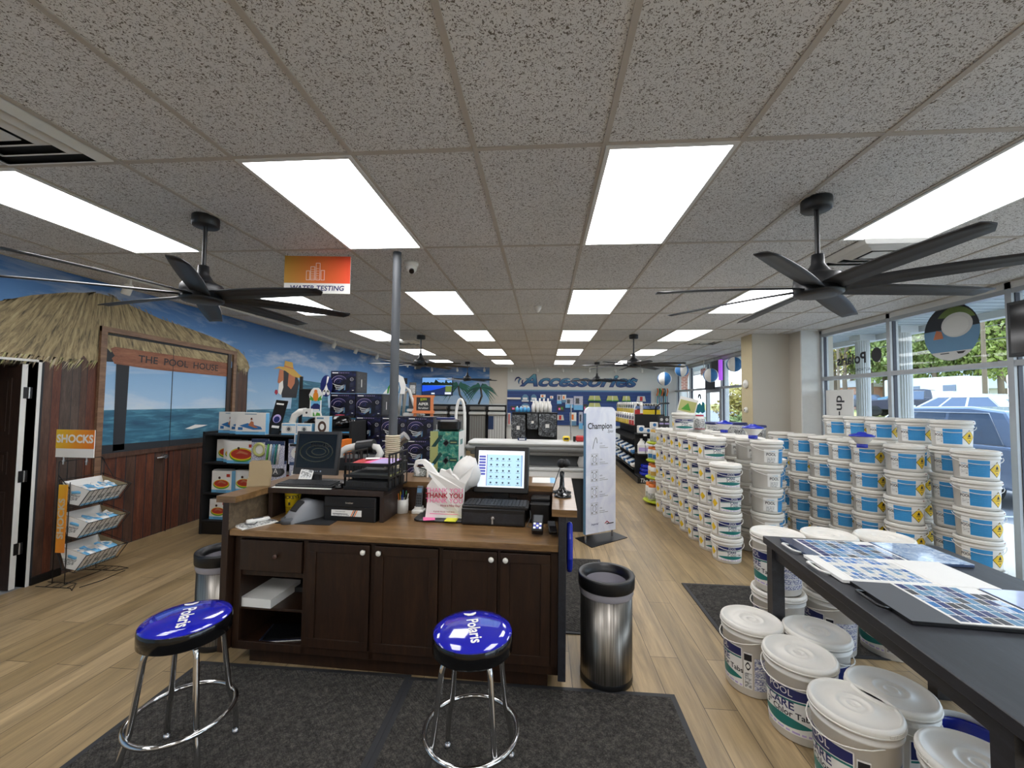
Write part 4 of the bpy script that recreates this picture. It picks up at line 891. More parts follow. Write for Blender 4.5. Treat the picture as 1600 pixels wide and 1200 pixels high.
# cash drawer, keyboard, touch monitor
t = thing('cash_drawer', 'black cash drawer with a key in its lock under the keyboard', 'cash drawer', (-.33, 2.95, WT), -2)
MB().rbox(-.215, .215, -.19, .19, .006, .11, .006, 'black_satin', top=.003).build('drawer_case', t)
MB().box(-.205, .205, -.193, -.19, .02, .085, 'black_grain').build('drawer_front', t)
b = MB(); b.cyl((0, -.193, .055), (0, -.2, .055), .012, 'silver', n=16); b.box(-.004, .004, -.215, -.2, .05, .06, 'silver'); b.box(-.006, .006, -.212, -.209, .02, .05, 'silver'); b.build('lock', t, label='steel lock with key')
keyboard('keyboard', 'black keyboard lying on the cash drawer', (-.325, 2.86, WT+.112), -2, .45, .17)
t = thing('monitor', 'black touch screen showing a pale blue sales page', 'monitor', (-.315, 3.03, WT+.112), -2)
emit('screen_blue', '#a9cde6', .95); emit('screen_white', '#dfe6ee', .85); emit('screen_violet', '#4a50a8', .7); emit('screen_ink', '#33475c', .5)
M_ = T(0, -.0, .05) @ RX(-10)
MB(M_).rbox(-.205, .205, -.02, .025, 0, .335, .012, 'black_satin', n=3).build('screen_housing', t, bevel=.006)
b = MB(M_); F2 = FRONT(0, -.0215, 0); b.rect(-.172, .04, .344, .265, 'screen_white', F2); b.build('screen', t, label='lit sales page')
s_ = b = MB(M_); F3 = FRONT(0, -.0222, 0); b.rect(-.105, .05, .265, .225, 'screen_blue', F3); F3 = FRONT(0, -.0229, 0)
for i in range(7): b.rect(-.165, .252-i*.021, .048, .014, 'screen_violet', F3)
b.rect(-.108, .05, .004, .225, 'screen_violet', F3); b.rect(.15, .05, .004, .225, 'screen_violet', F3)
for r in range(5):
    for c_ in range(5): b.disc(-.075+c_*.045+(.02 if c_ == 4 else 0), .245-r*.043, .0075, 'screen_ink', F3, n=6+(r+c_) % 3); b.rect(-.09+c_*.045+(.02 if c_ == 4 else 0), .23-r*.043, .03, .002, 'screen_ink', F3)
b.build('screen_icons', t)
b = MB(); b.box(-.06, .06, 0, .05, .0, .10, 'black_satin'); b.rbox(-.12, .12, -.05, .10, 0, .015, .03, 'black_satin'); b.build('stand', t)
# receipt printer, card terminals
t = thing('receipt_printer', 'black receipt printer right of the cash drawer', 'printer', (-.02, 2.97, WT), -3)
b = MB(); b.rbox(-.07, .07, -.11, .09, 0, .13, .01, 'black_satin', top=.004); b.build('printer_body', t); MB().box(-.055, .055, -.06, -.052, .1305, .133, 'charcoal').build('paper_slot', t)
MB().rbox(-.068, .068, -.04, .088, .13, .155, .01, 'black_satin', top=.006).build('printer_lid', t)
def terminal(name, label, loc, rz, s=1.0, lit=True):
    t = thing(name, label, 'card reader', loc, rz); M_ = RX(28)
    MB(M_).rbox(-.035*s, .035*s, -.07*s, .07*s, .0, .035*s, .008, 'black_satin', top=.003).build('reader_body', t)
    b = MB(M_); b.box(-.027*s, .027*s, .0, .06*s, .035*s, .037*s, 'slate'); b.build('display', t)
    if lit:
        b = MB(M_)
        for r in range(3):
            for c_ in range(3): b.box((-.025+.018*c_)*s, (-.011+.018*c_)*s, (-.055+.017*r)*s, (-.042+.017*r)*s, .035*s, .038*s, 'screen_violet' if (r+c_) % 2 else 'screen_white')
        b.build('keypad', t, label='lit violet keypad')
    return t
terminal('card_reader', 'small card reader with lit violet keys at the front right of the worktop', (-.035, 2.66, WT+.04), -3)
terminal('card_reader', 'narrow black card reader at the right edge of the worktop', (.055, 2.63, WT+.035), 8, .7, False)
b = MB(); b.tube([(.02, 2.78, WT+.004), (.07, 2.74, WT+.02), (.05, 2.70, WT+.004), (.08, 2.68, WT+.01)], .003, 'slate', n=5); b.tube([(-.09, 2.80, WT+.1), (-.085, 2.77, WT+.06), (-.11, 2.76, WT+.006), (-.05, 2.72, WT+.006)], .0025, 'slate', n=5); tag(b.build('cable', None), 'grey cables tangled beside the card readers', 'cable')
# hand scanner on stand
t = thing('barcode_scanner', 'black barcode scanner on a gooseneck stand at the right ledge', 'scanner', (.125, 2.87, LT+.002), 0)
MB().lathe([(0, 0), (.055, 0), (.058, .008), (.04, .016), (.02, .022), (0, .024)], 'black_gloss', n=24, c=(0, -.12, 0)).build('mouse_like_base', t)
b = MB(); b.lathe([(0, .0), (.062, 0), (.064, .006), (.03, .018), (.018, .04), (.014, .10), (.017, .14), (0, .15)], 'black_gloss', n=24); b.build('stand', t)
b = MB(); b.lathe([(0, -.045), (.022, -.04), (.03, -.01), (.028, .02), (.016, .045), (0, .048)], 'black_matte', n=16, M=T(-.005, -.01, .20) @ RX(70)); b.lathe([(0, 0), (.026, .0), (.026, .03), (0, .035)], 'black_matte', n=16, M=T(.015, -.03, .20) @ RY(60) @ RX(30)); b.build('scanner_head', t)
MB().tube([(-.01, -.03, .19), (-.04, -.03, .10), (-.065, -.02, .02), (-.03, -.06, .01), (.06, -.03, .012)], .003, 'black_satin', n=5).build('cord', t)
# things on the ledge
b = MB(); b.box(-.09, .09, -.11, .11, 0, .002, 'paper_white'); b.box(.05, .09, -.11, .11, .002, .0025, 'sky_print'); o = b.build('paper_sheet', None, (.0, 3.30, LT+.002)); tag(o, 'white sheet with a blue stripe on the back ledge', 'paper')
t = thing('cardboard_holder', 'folded brown cardboard holder on the left ledge', 'holder', (-2.01, 2.79, LT+.003), 20)
b = MB(); M_ = RX(-10); b.flat([(-.07, 0), (.07, 0), (.075, .10), (.06, .17), (.045, .18), (-.06, .18), (-.075, .17)], 'cardboard', M_ @ FRONT(0, 0, 0), .004); b.build('holder_back', t); b = MB(); b.flat([(-.07, 0), (.07, 0), (.07, .05), (0, .075), (-.07, .06)], 'cardboard', M_ @ FRONT(0, -.03, 0), .003); b.box(-.07, .07, -.03, .0, 0, .003, 'cardboard'); b.build('holder_front', t)
t = thing('card_holder', 'clear acrylic card holder with leaflets on the back ledge', 'holder', (-.98, 3.34, LT+.002), 5)
b = MB(); b.box(-.09, .02, -.03, .03, 0, .08, 'window_glass'); b.build('acrylic_box', t); b = MB(); b.box(.03, .045, -.05, .03, 0, .11, 'paper_white'); b.box(.055, .07, -.04, .03, 0, .10, 'sky_print'); b.box(-.08, .01, -.02, .02, .003, .07, 'info_grey'); b.build('leaflets', t)
b = MB(); b.flat([(-.08, .02), (-.04, -.01), (.10, .02), (.13, .10), (.11, .22), (.05, .29), (-.05, .31), (-.10, .22), (-.11, .10)], 'royal', frame((.0, 0, 0), (0, 1, 0), (0, 0, 1)), .035); o = b.build('fabric_bag', None, (.185, 2.72, .62), bevel=.014); tag(o, 'blue bag hanging on the right side of the desk', 'bag')

# ------------------------------------------------------------ stools
def arc(p0, p1, p2, n=5): return [Vector(p0)*(1-t)**2+Vector(p1)*2*t*(1-t)+Vector(p2)*t*t for t in [i/n for i in range(n+1)]]
def make_stool(H=.66):
    t = thing('bar_stool', '', 'stool', group='blue topped chrome stools'); r = .18
    MB().lathe([(0, H-.085), (r-.012, H-.085), (r-.001, H-.078), (r, H-.03), (r-.003, H-.012), (r-.006, H-.008)], 'black_gloss', n=48).build('seat_band', t, label='black band')
    MB().lathe([(r-.004, H-.010), (r-.012, H-.003), (r*.75, H+.006), (r*.4, H+.011), (0, H+.013)], 'royal_vinyl', n=48).build('seat_top', t, label='glossy blue vinyl')
    b = MB(); Mt = T(0, 0, H+.0135) @ RZ(-76+8)
    vs, fs = text_geo('Polaris', .074, 'CENTER', .022, 0, 0, .92)
    def dome(x, y): q = math.hypot(x, y)/r; return -.013*q*q*.9
    b.add([(x+.036, y, dome(x+.036, y)+.0006) for x, y, z in vs], fs, 'label_white', False, Mt)
    st = [(-.024, -.034), (-.006, .0), (-.024, .034), (.004, .03), (.026, .012), (.026, -.012), (.004, -.03)]
    b.add([(-.106+x*.75, y*.9, dome(-.106+x, y)+.0012) for x, y in st], [tuple(range(len(st)))], 'label_white', False, Mt); b.build('seat_lettering', t, label='white lettering')
    for k_ in range(4):
        a = PI/4+k_*PI/2; ca, sa = math.cos(a), math.sin(a); P3 = lambda q, z: (q*ca, q*sa, z)
        pts = [P3(.10, H-.09)]+arc(P3(.11, H-.09), P3(.145, H-.09), P3(.152, H-.14), 5)+[P3(.185, .24)]+arc(P3(.20, .19), P3(.222, .12), P3(.222, .05), 4)+[P3(.222, .012)]
        lg = MB().tube(pts, .0125, 'chrome', n=12).build('leg', t)
        MB().lathe([(0, 0), (.016, 0), (.017, .006), (.014, .02), (0, .02)], 'silver', c=P3(.222, 0), n=14).build('foot_glide', lg)
    MB().tube([(.205*math.cos(2*PI*i/48), .205*math.sin(2*PI*i/48), .225) for i in range(48)], .0115, 'chrome', n=10, closed=True).build('foot_ring', t)
    b = MB(); b.cyl((0, 0, H-.10), (0, 0, H-.085), .12, 'black_satin', n=24); b.build('swivel_plate', t)
    return Proto(t)
P('royal_vinyl', '#1a1ea6', 0.08, coat=1.0)
PS = make_stool()
PS.put((-.312, 1.875, .011), -5, 'blue topped chrome stool in the centre foreground before the cabinet doors')
PS.put((-1.66, 1.845, .011), 12, 'blue topped chrome stool at the left, before the open desk shelf')
# bins
def make_bin(H=.63):
    t = thing('trash_can', '', 'trash can', group='brushed steel trash cans')
    MB().lathe([(0, .0), (.158, .0), (.160, .01), (.160, .035), (.158, .04)], 'black_satin', n=40).build('base_ring', t)
    MB().lathe([(.158, .035), (.158, H-.10), (.155, H-.10), (.155, .05), (0, .05)], 'brushed_steel', n=48).build('can_body', t)
    MB().lathe([(.1595, H-.12), (.166, H-.105), (.163, H-.085), (.162, H-.07)], 'liner', n=40).build('liner', t, label='translucent bag edge')
    MB().lathe([(.170, H-.075), (.172, H-.07), (.174, H-.01), (.172, H-.002), (.166, H), (.145, H-.004), (.128, H-.04), (.126, H-.05)], 'black_satin', n=48).build('lid_ring', t, label='black rim')
    MB().lathe([(.128, H-.045), (.115, H-.10), (.09, H-.20), (0, H-.22)], 'liner', n=32).build('inner_bag', t, label='grey bag inside')
    return Proto(t)
PB = make_bin()
PB.put((.395, 2.665, .0), 0, 'brushed steel trash can in the aisle right of the desk')
PB.put((-2.25, 2.79, 0), 40, 'brushed steel trash can half hidden left of the desk')
# ------------------------------------------------------------ pails
def pail(kind, H=.245, R0=.140, R1=.151, RL=.160, lidh=.034, nseg=30, info=False):
    """white plastic pail with printed label, ribbed lid and bail handle; label centre faces local -Y"""
    t = thing('chemical_pail', '', 'bucket'); rad = lambda z: R0+(R1-R0)*z/H; A = -PI/2
    b = MB(); b.lathe([(0, .0), (R0-.006, 0), (R0, .006), (rad(H-.055), H-.055), (R1+.006, H-.05), (R1+.006, H-.042), (R1, H-.040), (R1, H-.006)], 'pail_white', n=nseg); b.build('pail_body', t)
    L = MB()
    if kind == 'blue':
        L.cylstrip(A-.95, A+1.25, .022, H-.058, 'label_white', rad, 12, .0008)
        L.cylstrip(A-.52, A+.40, .034, H-.066, 'label_blue', rad, 8, .0014)
        for k_ in range(5): L.cylstrip(A-.44, A+.30-.05*(k_ % 3), .075+k_*.018, .0765+k_*.018, 'blue_print', rad, 4, .0018)
        L.cyltext('POOL', .034, 'ink', A-.73, .115, rad, bold=.02, sx=.8)
        for k_ in range(3): L.cylstrip(A-.90, A-.56, .052+k_*.014, .059+k_*.014, 'info_grey', rad, 3, .0016)
        L.cylstrip(A-.86, A-.6, .14, .144, 'sky_print', rad, 3, .0016)
        zc, hh, ha = .102, .070, .42
        L.cylstrip(A+.80-ha, A+.80+ha, lambda u: zc-hh*(1-abs(2*u-1)), lambda u: zc+hh*(1-abs(2*u-1)), 'ink', rad, 8, .0016)
        hh2, ha2 = .064, .385
        L.cylstrip(A+.80-ha2, A+.80+ha2, lambda u: zc-hh2*(1-abs(2*u-1)), lambda u: zc+hh2*(1-abs(2*u-1)), 'warn_yellow', rad, 8, .0022)
        L.cylstrip(A+.80-.10, A+.80+.10, lambda u: zc+.002, lambda u: zc+.004+.034*math.sin(u*PI)**2+.006*math.sin(u*9), 'ink', rad, 6, .0028)
        L.cylstrip(A+.80-.14, A+.80+.14, zc-.012, zc-.006, 'ink', rad, 3, .0028); L.cylstrip(A+.80-.04, A+.80+.04, zc-.038, zc-.030, 'ink', rad, 2, .0028)
        L.cylstrip(A+1.05, A+1.15, .165, .172, 'lilac', rad, 2, .0018)
    elif kind in ('care', 'carebig'):
        s = H/.245; zt = H-.068*s
        L.cylstrip(A-.98, A+.98, .028*s, zt, 'label_white', rad, 12, .0008)
        L.cylstrip(A-.95, A+.95, lambda u: zt-.034*s-.020*s*(1-u)**1.4, lambda u: zt-.004*s, 'navy', rad, 14, .0014)
        L.cylstrip(A-.95, A+.95, lambda u: zt-.043*s-.020*s*(1-u)**1.4, lambda u: zt-.037*s-.020*s*(1-u)**1.4, 'teal_print', rad, 14, .0014)
        L.cylstrip(A-.95, A+.95, lambda u: .058*s-.014*s*math.sin(u*PI), lambda u: .062*s+.018*s*math.sin(u*PI)**.8, 'teal_print', rad, 14, .0014)
        L.cylstrip(A-.95, A+.95, .032*s, .038*s, 'lilac', rad, 8, .0014)
        L.cyltext('POOL', .030*s, 'label_white', A+.02, zt-.020*s, lambda z: rad(z)+.001, bold=.0)
        L.cyltext('CARE', .036*s, 'navy', A+.0, .116*s, rad, bold=.02); L.cyltext('3" Chlor Tabs', .027*s, 'ink', A+.22, .090*s, rad, bold=.015)
        L.cylstrip(A-1.72, A-1.1, .03*s, zt, 'label_white', rad, 4, .0008)
        zc, hh, ha = .10*s, .045*s, .26
        if kind == 'care':
            L.cylstrip(A-1.42-ha, A-1.42+ha, lambda u: zc-hh*(1-abs(2*u-1)), lambda u: zc+hh*(1-abs(2*u-1)), 'warn_yellow', rad, 6, .0022)
        if kind == 'carebig':
            L.cylstrip(A+1.03, A+1.33, .03*s, .165*s, 'label_white', rad, 4, .0012); L.cylstrip(A+1.05, A+1.31, .135*s, .16*s, 'ink', rad, 4, .0018)
            L.cylstrip(A+1.08, A+1.28, lambda u: .115*s-.016*s*math.sin(u*PI), lambda u: .115*s+.016*s*math.sin(u*PI), 'ink', rad, 6, .0018)
            L.cylstrip(A+1.11, A+1.25, lambda u: .115*s-.009*s*math.sin(u*PI), lambda u: .115*s+.009*s*math.sin(u*PI), 'label_white', rad, 6, .0022)
            L.cylstrip(A+1.06, A+1.30, .035*s, .09*s, 'info_grey', rad, 4, .0018)
            L.cylstrip(A+1.40, A+2.45, .03*s, .150*s, 'info_print', rad, 8, .0012)
            for k_ in range(4): L.cylstrip(A+1.42, A+2.4, .05*s+.026*k_*s, .053*s+.026*k_*s, 'label_white', rad, 6, .0018)
    elif kind == 'plain':
        L.cylstrip(A-.6, A+.35, .03, .17, 'label_white', rad, 6, .0006); L.cyltext('POOL', .042, 'ink', A-.15, .115, rad, bold=.015, sx=.85)
        for k_ in range(4): L.cylstrip(A-.42, A+.12, .03+k_*.015, .038+k_*.015, 'info_grey', rad, 3, .0016)
        L.cylstrip(A-.4, A+.1, .145, .15, 'sky_print', rad, 3, .0016); L.cylstrip(A+.42, A+1.0, .02, H-.075, 'label_blue', rad, 6, .0014)
    L.build('label', t, label='printed label')
    b = MB()
    pr = [(R1+.002, H-.022), (RL, H-.022), (RL+.001, H+.004), (RL-.003, H+lidh-.022), (RL-.010, H+lidh-.018), (RL-.016, H+lidh-.022), (RL-.020, H+lidh-.030), (RL*.45, H+lidh-.030)]
    if nseg > 34: pr += [(RL*.42, H+lidh-.024), (RL*.36, H+lidh-.024), (RL*.34, H+lidh-.030), (RL*.20, H+lidh-.030), (RL*.18, H+lidh-.026), (RL*.13, H+lidh-.026), (RL*.12, H+lidh-.031), (.006, H+lidh-.031)]
    b.lathe(pr+[(0, H+lidh-.029)], 'lid_white', n=nseg if nseg > 34 else 30)
    b.lathe([(RL+.0, H-.016), (RL+.0035, H-.015), (RL+.0035, H-.010), (RL, H-.009)], 'lid_white', n=nseg)
    a0 = PI*.05; nr = 26 if nseg > 34 else 14
    for k_ in range(nr):
        a = a0+k_*(.95/nr)*1.3; c_, s_ = math.cos(a), math.sin(a)
        b.cbox((0, 0, 0), (.004, .006, .018), 'lid_white', M=Matrix(((c_, -s_, 0, (RL+.001)*c_), (s_, c_, 0, (RL+.001)*s_), (0, 0, 1, H-.006), (0, 0, 0, 1))))
    b.build('lid', t)
    if kind == 'blue' or kind == 'plain':
        L = MB(); L.cylstrip(A+1.0, A+1.12, H-.002, H+.006, 'red_tab', lambda z: RL+.001, 3, .002); L.build('seal_tab', t, label='dark red tab')
    b = MB(); pts = []
    for i in range(13):
        a = PI-.35+(PI+.7)*i/12 if False else PI*(i/12)
        # bail hangs down along the front of the pail
        x = (R1+.016)*math.cos(PI+a); y = -(R1+.014)*math.sin(a); z = H-.045-.055*math.sin(a)
        pts.append((x, y, z))
    b.tube(pts, .0032, 'white_plastic' if kind != 'carebig' else 'lid_white', n=5)
    b.build('handle', t); return Proto(t)
PBLUE = pail('blue'); PCARE = pail('care'); PPLAIN = pail('plain')
PBIG = pail('carebig', .375, .140, .158, .167, .036, 44)
PITCHZ = .26
pr_ = random.Random(21)
def column(proto, x, y, n, face, lab, group, jit=6, turn=None, skip=0):
    for k_ in range(skip, n):
        a = face+pr_.uniform(-jit, jit)+(turn[k_] if turn else 0)
        proto.put((x+pr_.uniform(-.006, .006), y+pr_.uniform(-.006, .006), .001+k_*PITCHZ), a, lab % (ORD[k_],), group)
# left-hand wall of pails along the aisle
cp = ['frontmost column of aisle row', 'second column of aisle row', 'third column of aisle row', 'fourth column of aisle row', 'fifth column of aisle row', 'sixth column of aisle row', 'farthest column of aisle row']
for i, y in enumerate((4.74, 5.08, 5.42, 5.76, 6.09, 6.42, 6.75)):
    column(PCARE, 2.0-.012*i, y, 4 if i == 0 else 5, 4, 'navy and teal labelled pail, %s, '+cp[i], 'navy and teal labelled pails', 10)
cq = ['nearest column', 'second column back', 'third column back', 'fourth column back', 'fifth column back', 'sixth column back']
for i, y in enumerate((4.80, 5.14, 5.48, 5.82, 6.16, 6.50)):
    column(PPLAIN, 2.46-.015*i, y, 5, 2, 'white POOL pail with blue stripe, %s, plain row, '+cq[i], 'plain white pool pails', 8)
for i, y in enumerate((5.3, 5.64, 5.98)):
    column(PPLAIN, 2.77, y, 4, -10, 'white POOL pail hidden in the inner row, %s, '+['front column', 'middle column', 'rear column'][i], 'plain white pool pails', 8)
# right-hand group in front of the window
fr_ = [(3.93, 4.10), (3.66, 4.52), (3.60, 4.90), (3.58, 5.24), (3.56, 5.58), (3.50, 5.92), (3.42, 6.26)]
nm = ['column nearest the window corner', 'second column from the window corner', 'second front column from the corner', 'third front column from the corner', 'middle front column', 'second front column from the left', 'leftmost front column']
for i, (x, y) in enumerate(fr_):
    column(PBLUE, x, y, 5, -38+3*i, 'blue labelled pail with yellow diamond, %s, '+nm[i], 'blue labelled pails by the window', 9)
bk = [(4.02, 4.42), (3.99, 4.78), (3.94, 5.13), (3.92, 5.47), (3.90, 5.81)]
nb = ['tall rear column nearest the camera', 'second tall rear column', 'third tall rear column', 'fourth tall rear column', 'leftmost tall rear column']
for i, (x, y) in enumerate(bk):
    column(PBLUE, x, y, 6, -40+2*i, 'blue labelled pail with yellow diamond, %s, '+nb[i], 'blue labelled pails by the window', 9)
# big pails by the table
for x, y, n, a, lb in ((1.268, 2.675, 1, -100, 'leftmost large white pail in the aisle beside the table corner'), (1.352, 2.345, 1, -65, 'large white pail lettered Chlor Tabs between two others beside the table'), (1.365, 1.975, 1, -92, 'large white pail nearest the camera with ribbed lid at the bottom of the picture'), (1.585, 2.58, 1, 60, 'large white pail under the far end of the table'), (1.605, 2.09, 1, 40, 'large white pail under the table beside the blue pool bag'), (1.60, 1.70, 1, 100, 'large white pail cut by the lower right corner of the picture')):
    PBIG.put((x, y, .001), a, lb, 'large white pails around the table')
for i, (x, y) in enumerate(((1.665, 3.12), (2.02, 3.13), (2.38, 3.12))):
    for k_ in range(2):
        PBIG.put((x, y, .001+k_*.392), (-100, -102, -98)[i]+5*k_, 'large white pail behind the table, %s of the %s stack' % (('lower', 'upper')[k_], ('left', 'middle', 'right')[i]), 'large white pails around the table')
# more things on the pail rows
PCARE.put((1.99, 6.09, 1.302), -10, 'single navy and teal labelled pail standing on top of the aisle pails', 'navy and teal labelled pails')
def jug(label, loc, rz, body, cap, band, h=.2, r=.07, cat='jar', name='jar', group=None):
    t = thing(name, label, cat, loc, rz, group)
    MB().lathe([(0, 0), (r, 0), (r, h*.82), (r*.8, h*.9), (r*.75, h*.92), (0, h*.92)], body, n=20).build('jar_body', t)
    MB().lathe([(r*.78, h*.88), (r*.8, h), (0, h)], cap, n=20).build('lid', t)
    L = MB(); rd = lambda z: r; L.cylstrip(-PI/2-1.2, -PI/2+1.2, h*.15, h*.75, band, rd, 10, .001); L.cylstrip(-PI/2-1.2, -PI/2+1.2, h*.1, h*.15, cap, rd, 10, .001); L.build('label', t); return t
jug('white jar with dark red lid on top of the aisle pails', (2.26, 6.22, 1.305), -10, 'label_white', 'crimson', 'info_grey', .23, .075)
def dispenser():
    t = thing('floating_dispenser', '', 'chlorine floater')
    MB().lathe([(.035, .035), (.05, .045), (.105, .115), (.108, .12), (.10, .122)], 'white_plastic', n=32).build('float_body', t)
    MB().lathe([(0, 0), (.045, 0), (.047, .004), (.047, .036), (.04, .04), (0, .04)], 'royal', n=24).build('float_base', t, label='blue base')
    MB().lathe([(.110, .116), (.112, .122), (.108, .130), (.08, .142), (.045, .148), (.035, .160), (.02, .165), (0, .166)], 'royal', n=32).build('float_cap', t, label='blue cap'); return Proto(t)
PD = dispenser()
PD.put((2.37, 4.90, 1.306), 0, 'blue and white floating dispenser on the front plain pails', 'floating chlorine dispensers')
PD.put((3.335, 4.62, 1.255), 0, 'blue and white floating dispenser before the blue labelled pails', 'floating chlorine dispensers')
PD.put((2.44, 5.82, 1.31), 0, 'blue and white floating dispenser farther back beside the red lidded jar', 'floating chlorine dispensers')
# dark blue lidded buckets beyond the aisle rows
def lidded(label, loc, r=.15, h=.26):
    t = thing('product_bucket', label, 'bucket', loc, 0, 'navy lidded buckets')
    MB().lathe([(0, 0), (r*.9, 0), (r, h*.9), (0, h*.9)], 'label_white', n=24).build('bucket_body', t); MB().lathe([(r, h*.86), (r*1.08, h*.87), (r*1.08, h*.95), (r, h), (0, h)], 'navy', n=24).build('lid', t, label='navy lid')
    L = MB(); rd = lambda z: r*(.9+.1*z/(h*.9)); L.cylstrip(-PI/2-1.3, -PI/2+1.3, h*.15, h*.75, 'info_grey', rd, 10, .001); L.cyltext('OXY', .06, 'ink', -PI/2-.2, h*.45, rd, bold=.02); L.build('label', t)
t = thing('display_table', 'low white display table behind the aisle pails', 'table', (3.02, 6.78, 0))
MB().box(-.40, .40, -.4, .4, 1.10, 1.14, 'white_paint').build('table_top', t)
for sx_ in (-.39, .35):
    for sy_ in (-.39, .35): MB().box(sx_, sx_+.04, sy_, sy_+.04, 0, 1.10, 'white_paint').build('leg', t)
lidded('navy lidded bucket on the left of the display table', (2.80, 7.0, 1.142)); lidded('navy lidded bucket in the middle of the display table', (3.12, 6.98, 1.142)); lidded('navy lidded bucket at the right front of the display table', (3.22, 6.58, 1.142), .14, .24)

# ------------------------------------------------------------ black table with sample books
TT = .85
t = thing('display_table', 'black wooden counter height table with sample books', 'table', (1.28, 1.25, 0), -4.9)
tx1, ty1 = .97, 1.56
MB().rbox(-.005, tx1, -.15, ty1, TT-.045, TT, .004, 'black_grain', top=.003).build('table_top', t)
b = MB(); b.box(.03, .055, 0, ty1-.05, TT-.115, TT-.045, 'black_grain'); b.box(tx1-.055, tx1-.03, 0, ty1-.05, TT-.115, TT-.045, 'black_grain'); b.box(.03, tx1-.03, ty1-.055, ty1-.03, TT-.115, TT-.045, 'black_grain'); b.build('apron', t)
for x, y in ((.006, .02), (.012, ty1-.085), (tx1-.09, ty1-.09), (tx1-.09, .02)): MB().box(x, x+.07, y, y+.07, 0, TT-.045, 'black_grain').build('leg', t)
MB().box(tx1-.075, tx1-.04, .07, ty1-.09, .10, .14, 'black_grain').build('stretcher', t)
def samplebook(name, label, x, y, z, rz, w, l, cover, grid, sidecol, handle, rows=8, cols=9, spine=.09, photo='pebble_blue', two=True, hcol='white_plastic'):
    """open sample book; local x runs from the handle edge across the page, local y along the table"""
    t = thing(name, label, 'sample book', (x, y, z), rz)
    MB().rbox(0, w, 0, l, 0, .012, .006, cover).build('cover_board', t)
    b = MB(); b.box(0, spine, 0, l, .012, .0135, sidecol); b.build('spine_strip', t)
    b = MB(); b.box(spine, w*.62, .01, l-.01, .012, .0145, 'label_white'); cw = (w*.62-spine-.02)/cols; rh = (l-.04)/rows
    for r in range(rows):
        for c_ in range(cols):
            if r == rows-1 and c_ > cols-3: continue
            b.box(spine+.01+c_*cw+.003, spine+.01+(c_+1)*cw-.003, .02+r*rh+.003, .02+(r+1)*rh-.003, .0145, .0152, grid[(r*7+c_*3+(r*c_) % 4) % len(grid)])
    b.build('sample_page', t, label='page of blue colour swatches')
    MB().box(w*.64, w, .005, l-.005, .012, .0145, photo).build('photo_page', t, label='water photo page')
    if handle:
        b = MB(); y0 = l*.28; y1 = l*.68; b.tube([(-.002, y0, .005), (-.03, y0, .012), (-.042, y0+.012, .014), (-.042, y1-.012, .014), (-.03, y1, .012), (-.002, y1, .005)], .006, hcol, n=8); b.build('handle', t)
    return t
GR = ['navy', 'steel_blue', 'slate', 'car_navy', 'float_blue', 'pebble_blue', 'steel_blue']
GR2 = ['pebble_blue', 'spa_light', 'steel_blue', 'pebble_blue', 'wall_white', 'water_photo']
GR3 = ['car_navy', 'slate', 'steel_blue', 'navy', 'dark_grey', 'pebble_blue', 'float_blue', 'steel_blue']
samplebook('sample_book', 'blue spined pool liner sample book at the far end of the table', 1.455, 2.40, TT+.002, -2, .80, .32, 'car_navy', GR, 'car_navy', True, 6, 9, .07)
samplebook('sample_book', 'white spined pool liner sample book in the middle of the table', 1.415, 2.10, TT+.004, -3, .66, .33, 'label_white', GR2, 'label_white', True, 7, 11, .05, 'label_white')
samplebook('sample_book', 'black sample book with foil lettering nearest the camera on the table', 1.42, 1.74, TT+.002, -4, .84, .38, 'black_satin', GR3, 'slate', True, 6, 9, .17, 'page_lilac', True, 'black_satin')
# blue inflatable bag on the floor
t = thing('pool_float_bag', 'blue vinyl bag with a white ring on the floor under the table', 'pool bag', (1.985, 2.13, .001), 0)
b = MB(); b.lathe([(0, 0), (.17, 0), (.185, .04), (.18, .12), (.15, .17), (.125, .18), (.115, .16), (.10, .03), (0, .03)], 'royal', n=32); b.build('bag_body', t)
MB().tube([(.128*math.cos(2*PI*i/36), .128*math.sin(2*PI*i/36), .183) for i in range(36)], .014, 'spa_light', n=8, closed=True).build('ring', t, label='pale grey ring')
b = MB(); vs = [(-.24, -.25, 0), (.28, -.20, .0), (.30, .28, .0), (-.16, .33, .0), (-.24, -.25, .006), (.28, -.20, .03), (.30, .28, .02), (-.16, .33, .008)]; b.add(vs, [(3, 2, 1, 0), (4, 5, 6, 7), (0, 1, 5, 4), (1, 2, 6, 5), (2, 3, 7, 6), (3, 0, 4, 7)], 'navy'); b.build('vinyl_sheet', t)
# ------------------------------------------------------------ SHOCKS rack by the hut wall
t = thing('wire_rack', 'black wire display rack with three baskets and SHOCKS signs', 'display rack', (-4.25, 3.60, 0))
def wire(pts, r=.0035, closed=False, mb=None, m='wire_black'): return (mb or MB()).tube(pts, r, m, n=6, closed=closed, smooth=True)
b = MB()
for y in (-.19, .17): wire([(-.12, y, .02), (-.12, y, 1.10)], mb=b)
for z in (.3, .6, .9, 1.10): wire([(-.12, -.19, z), (-.12, .17, z)], mb=b)
for y in (-.12, -.05, .02, .1): wire([(-.12, y, .9), (-.12, y, 1.10)], .002, mb=b)
wire([(-.12, -.19, .98), (.0, -.19, .86)], mb=b); wire([(-.12, .17, 1.10), (.02, .17, .90)], mb=b)
for y in (-.19,): wire([(.0, y, .02), (.0, y, .92)], mb=b)
b.build('rack_frame', t)
b = MB()
for y in (-.20, .18):
    wire([(-.24, y-.02, .004), (.10, y-.02, .004), (.16, y-.06 if y < 0 else y+.05, .004), (.08, y+.04, .02), (-.20, y+.04, .02)], mb=b)
    for k_ in range(4): wire([(-.15+k_*.07, y-.02, .004), (-.13+k_*.07, y+.04, .02)], .0025, mb=b)
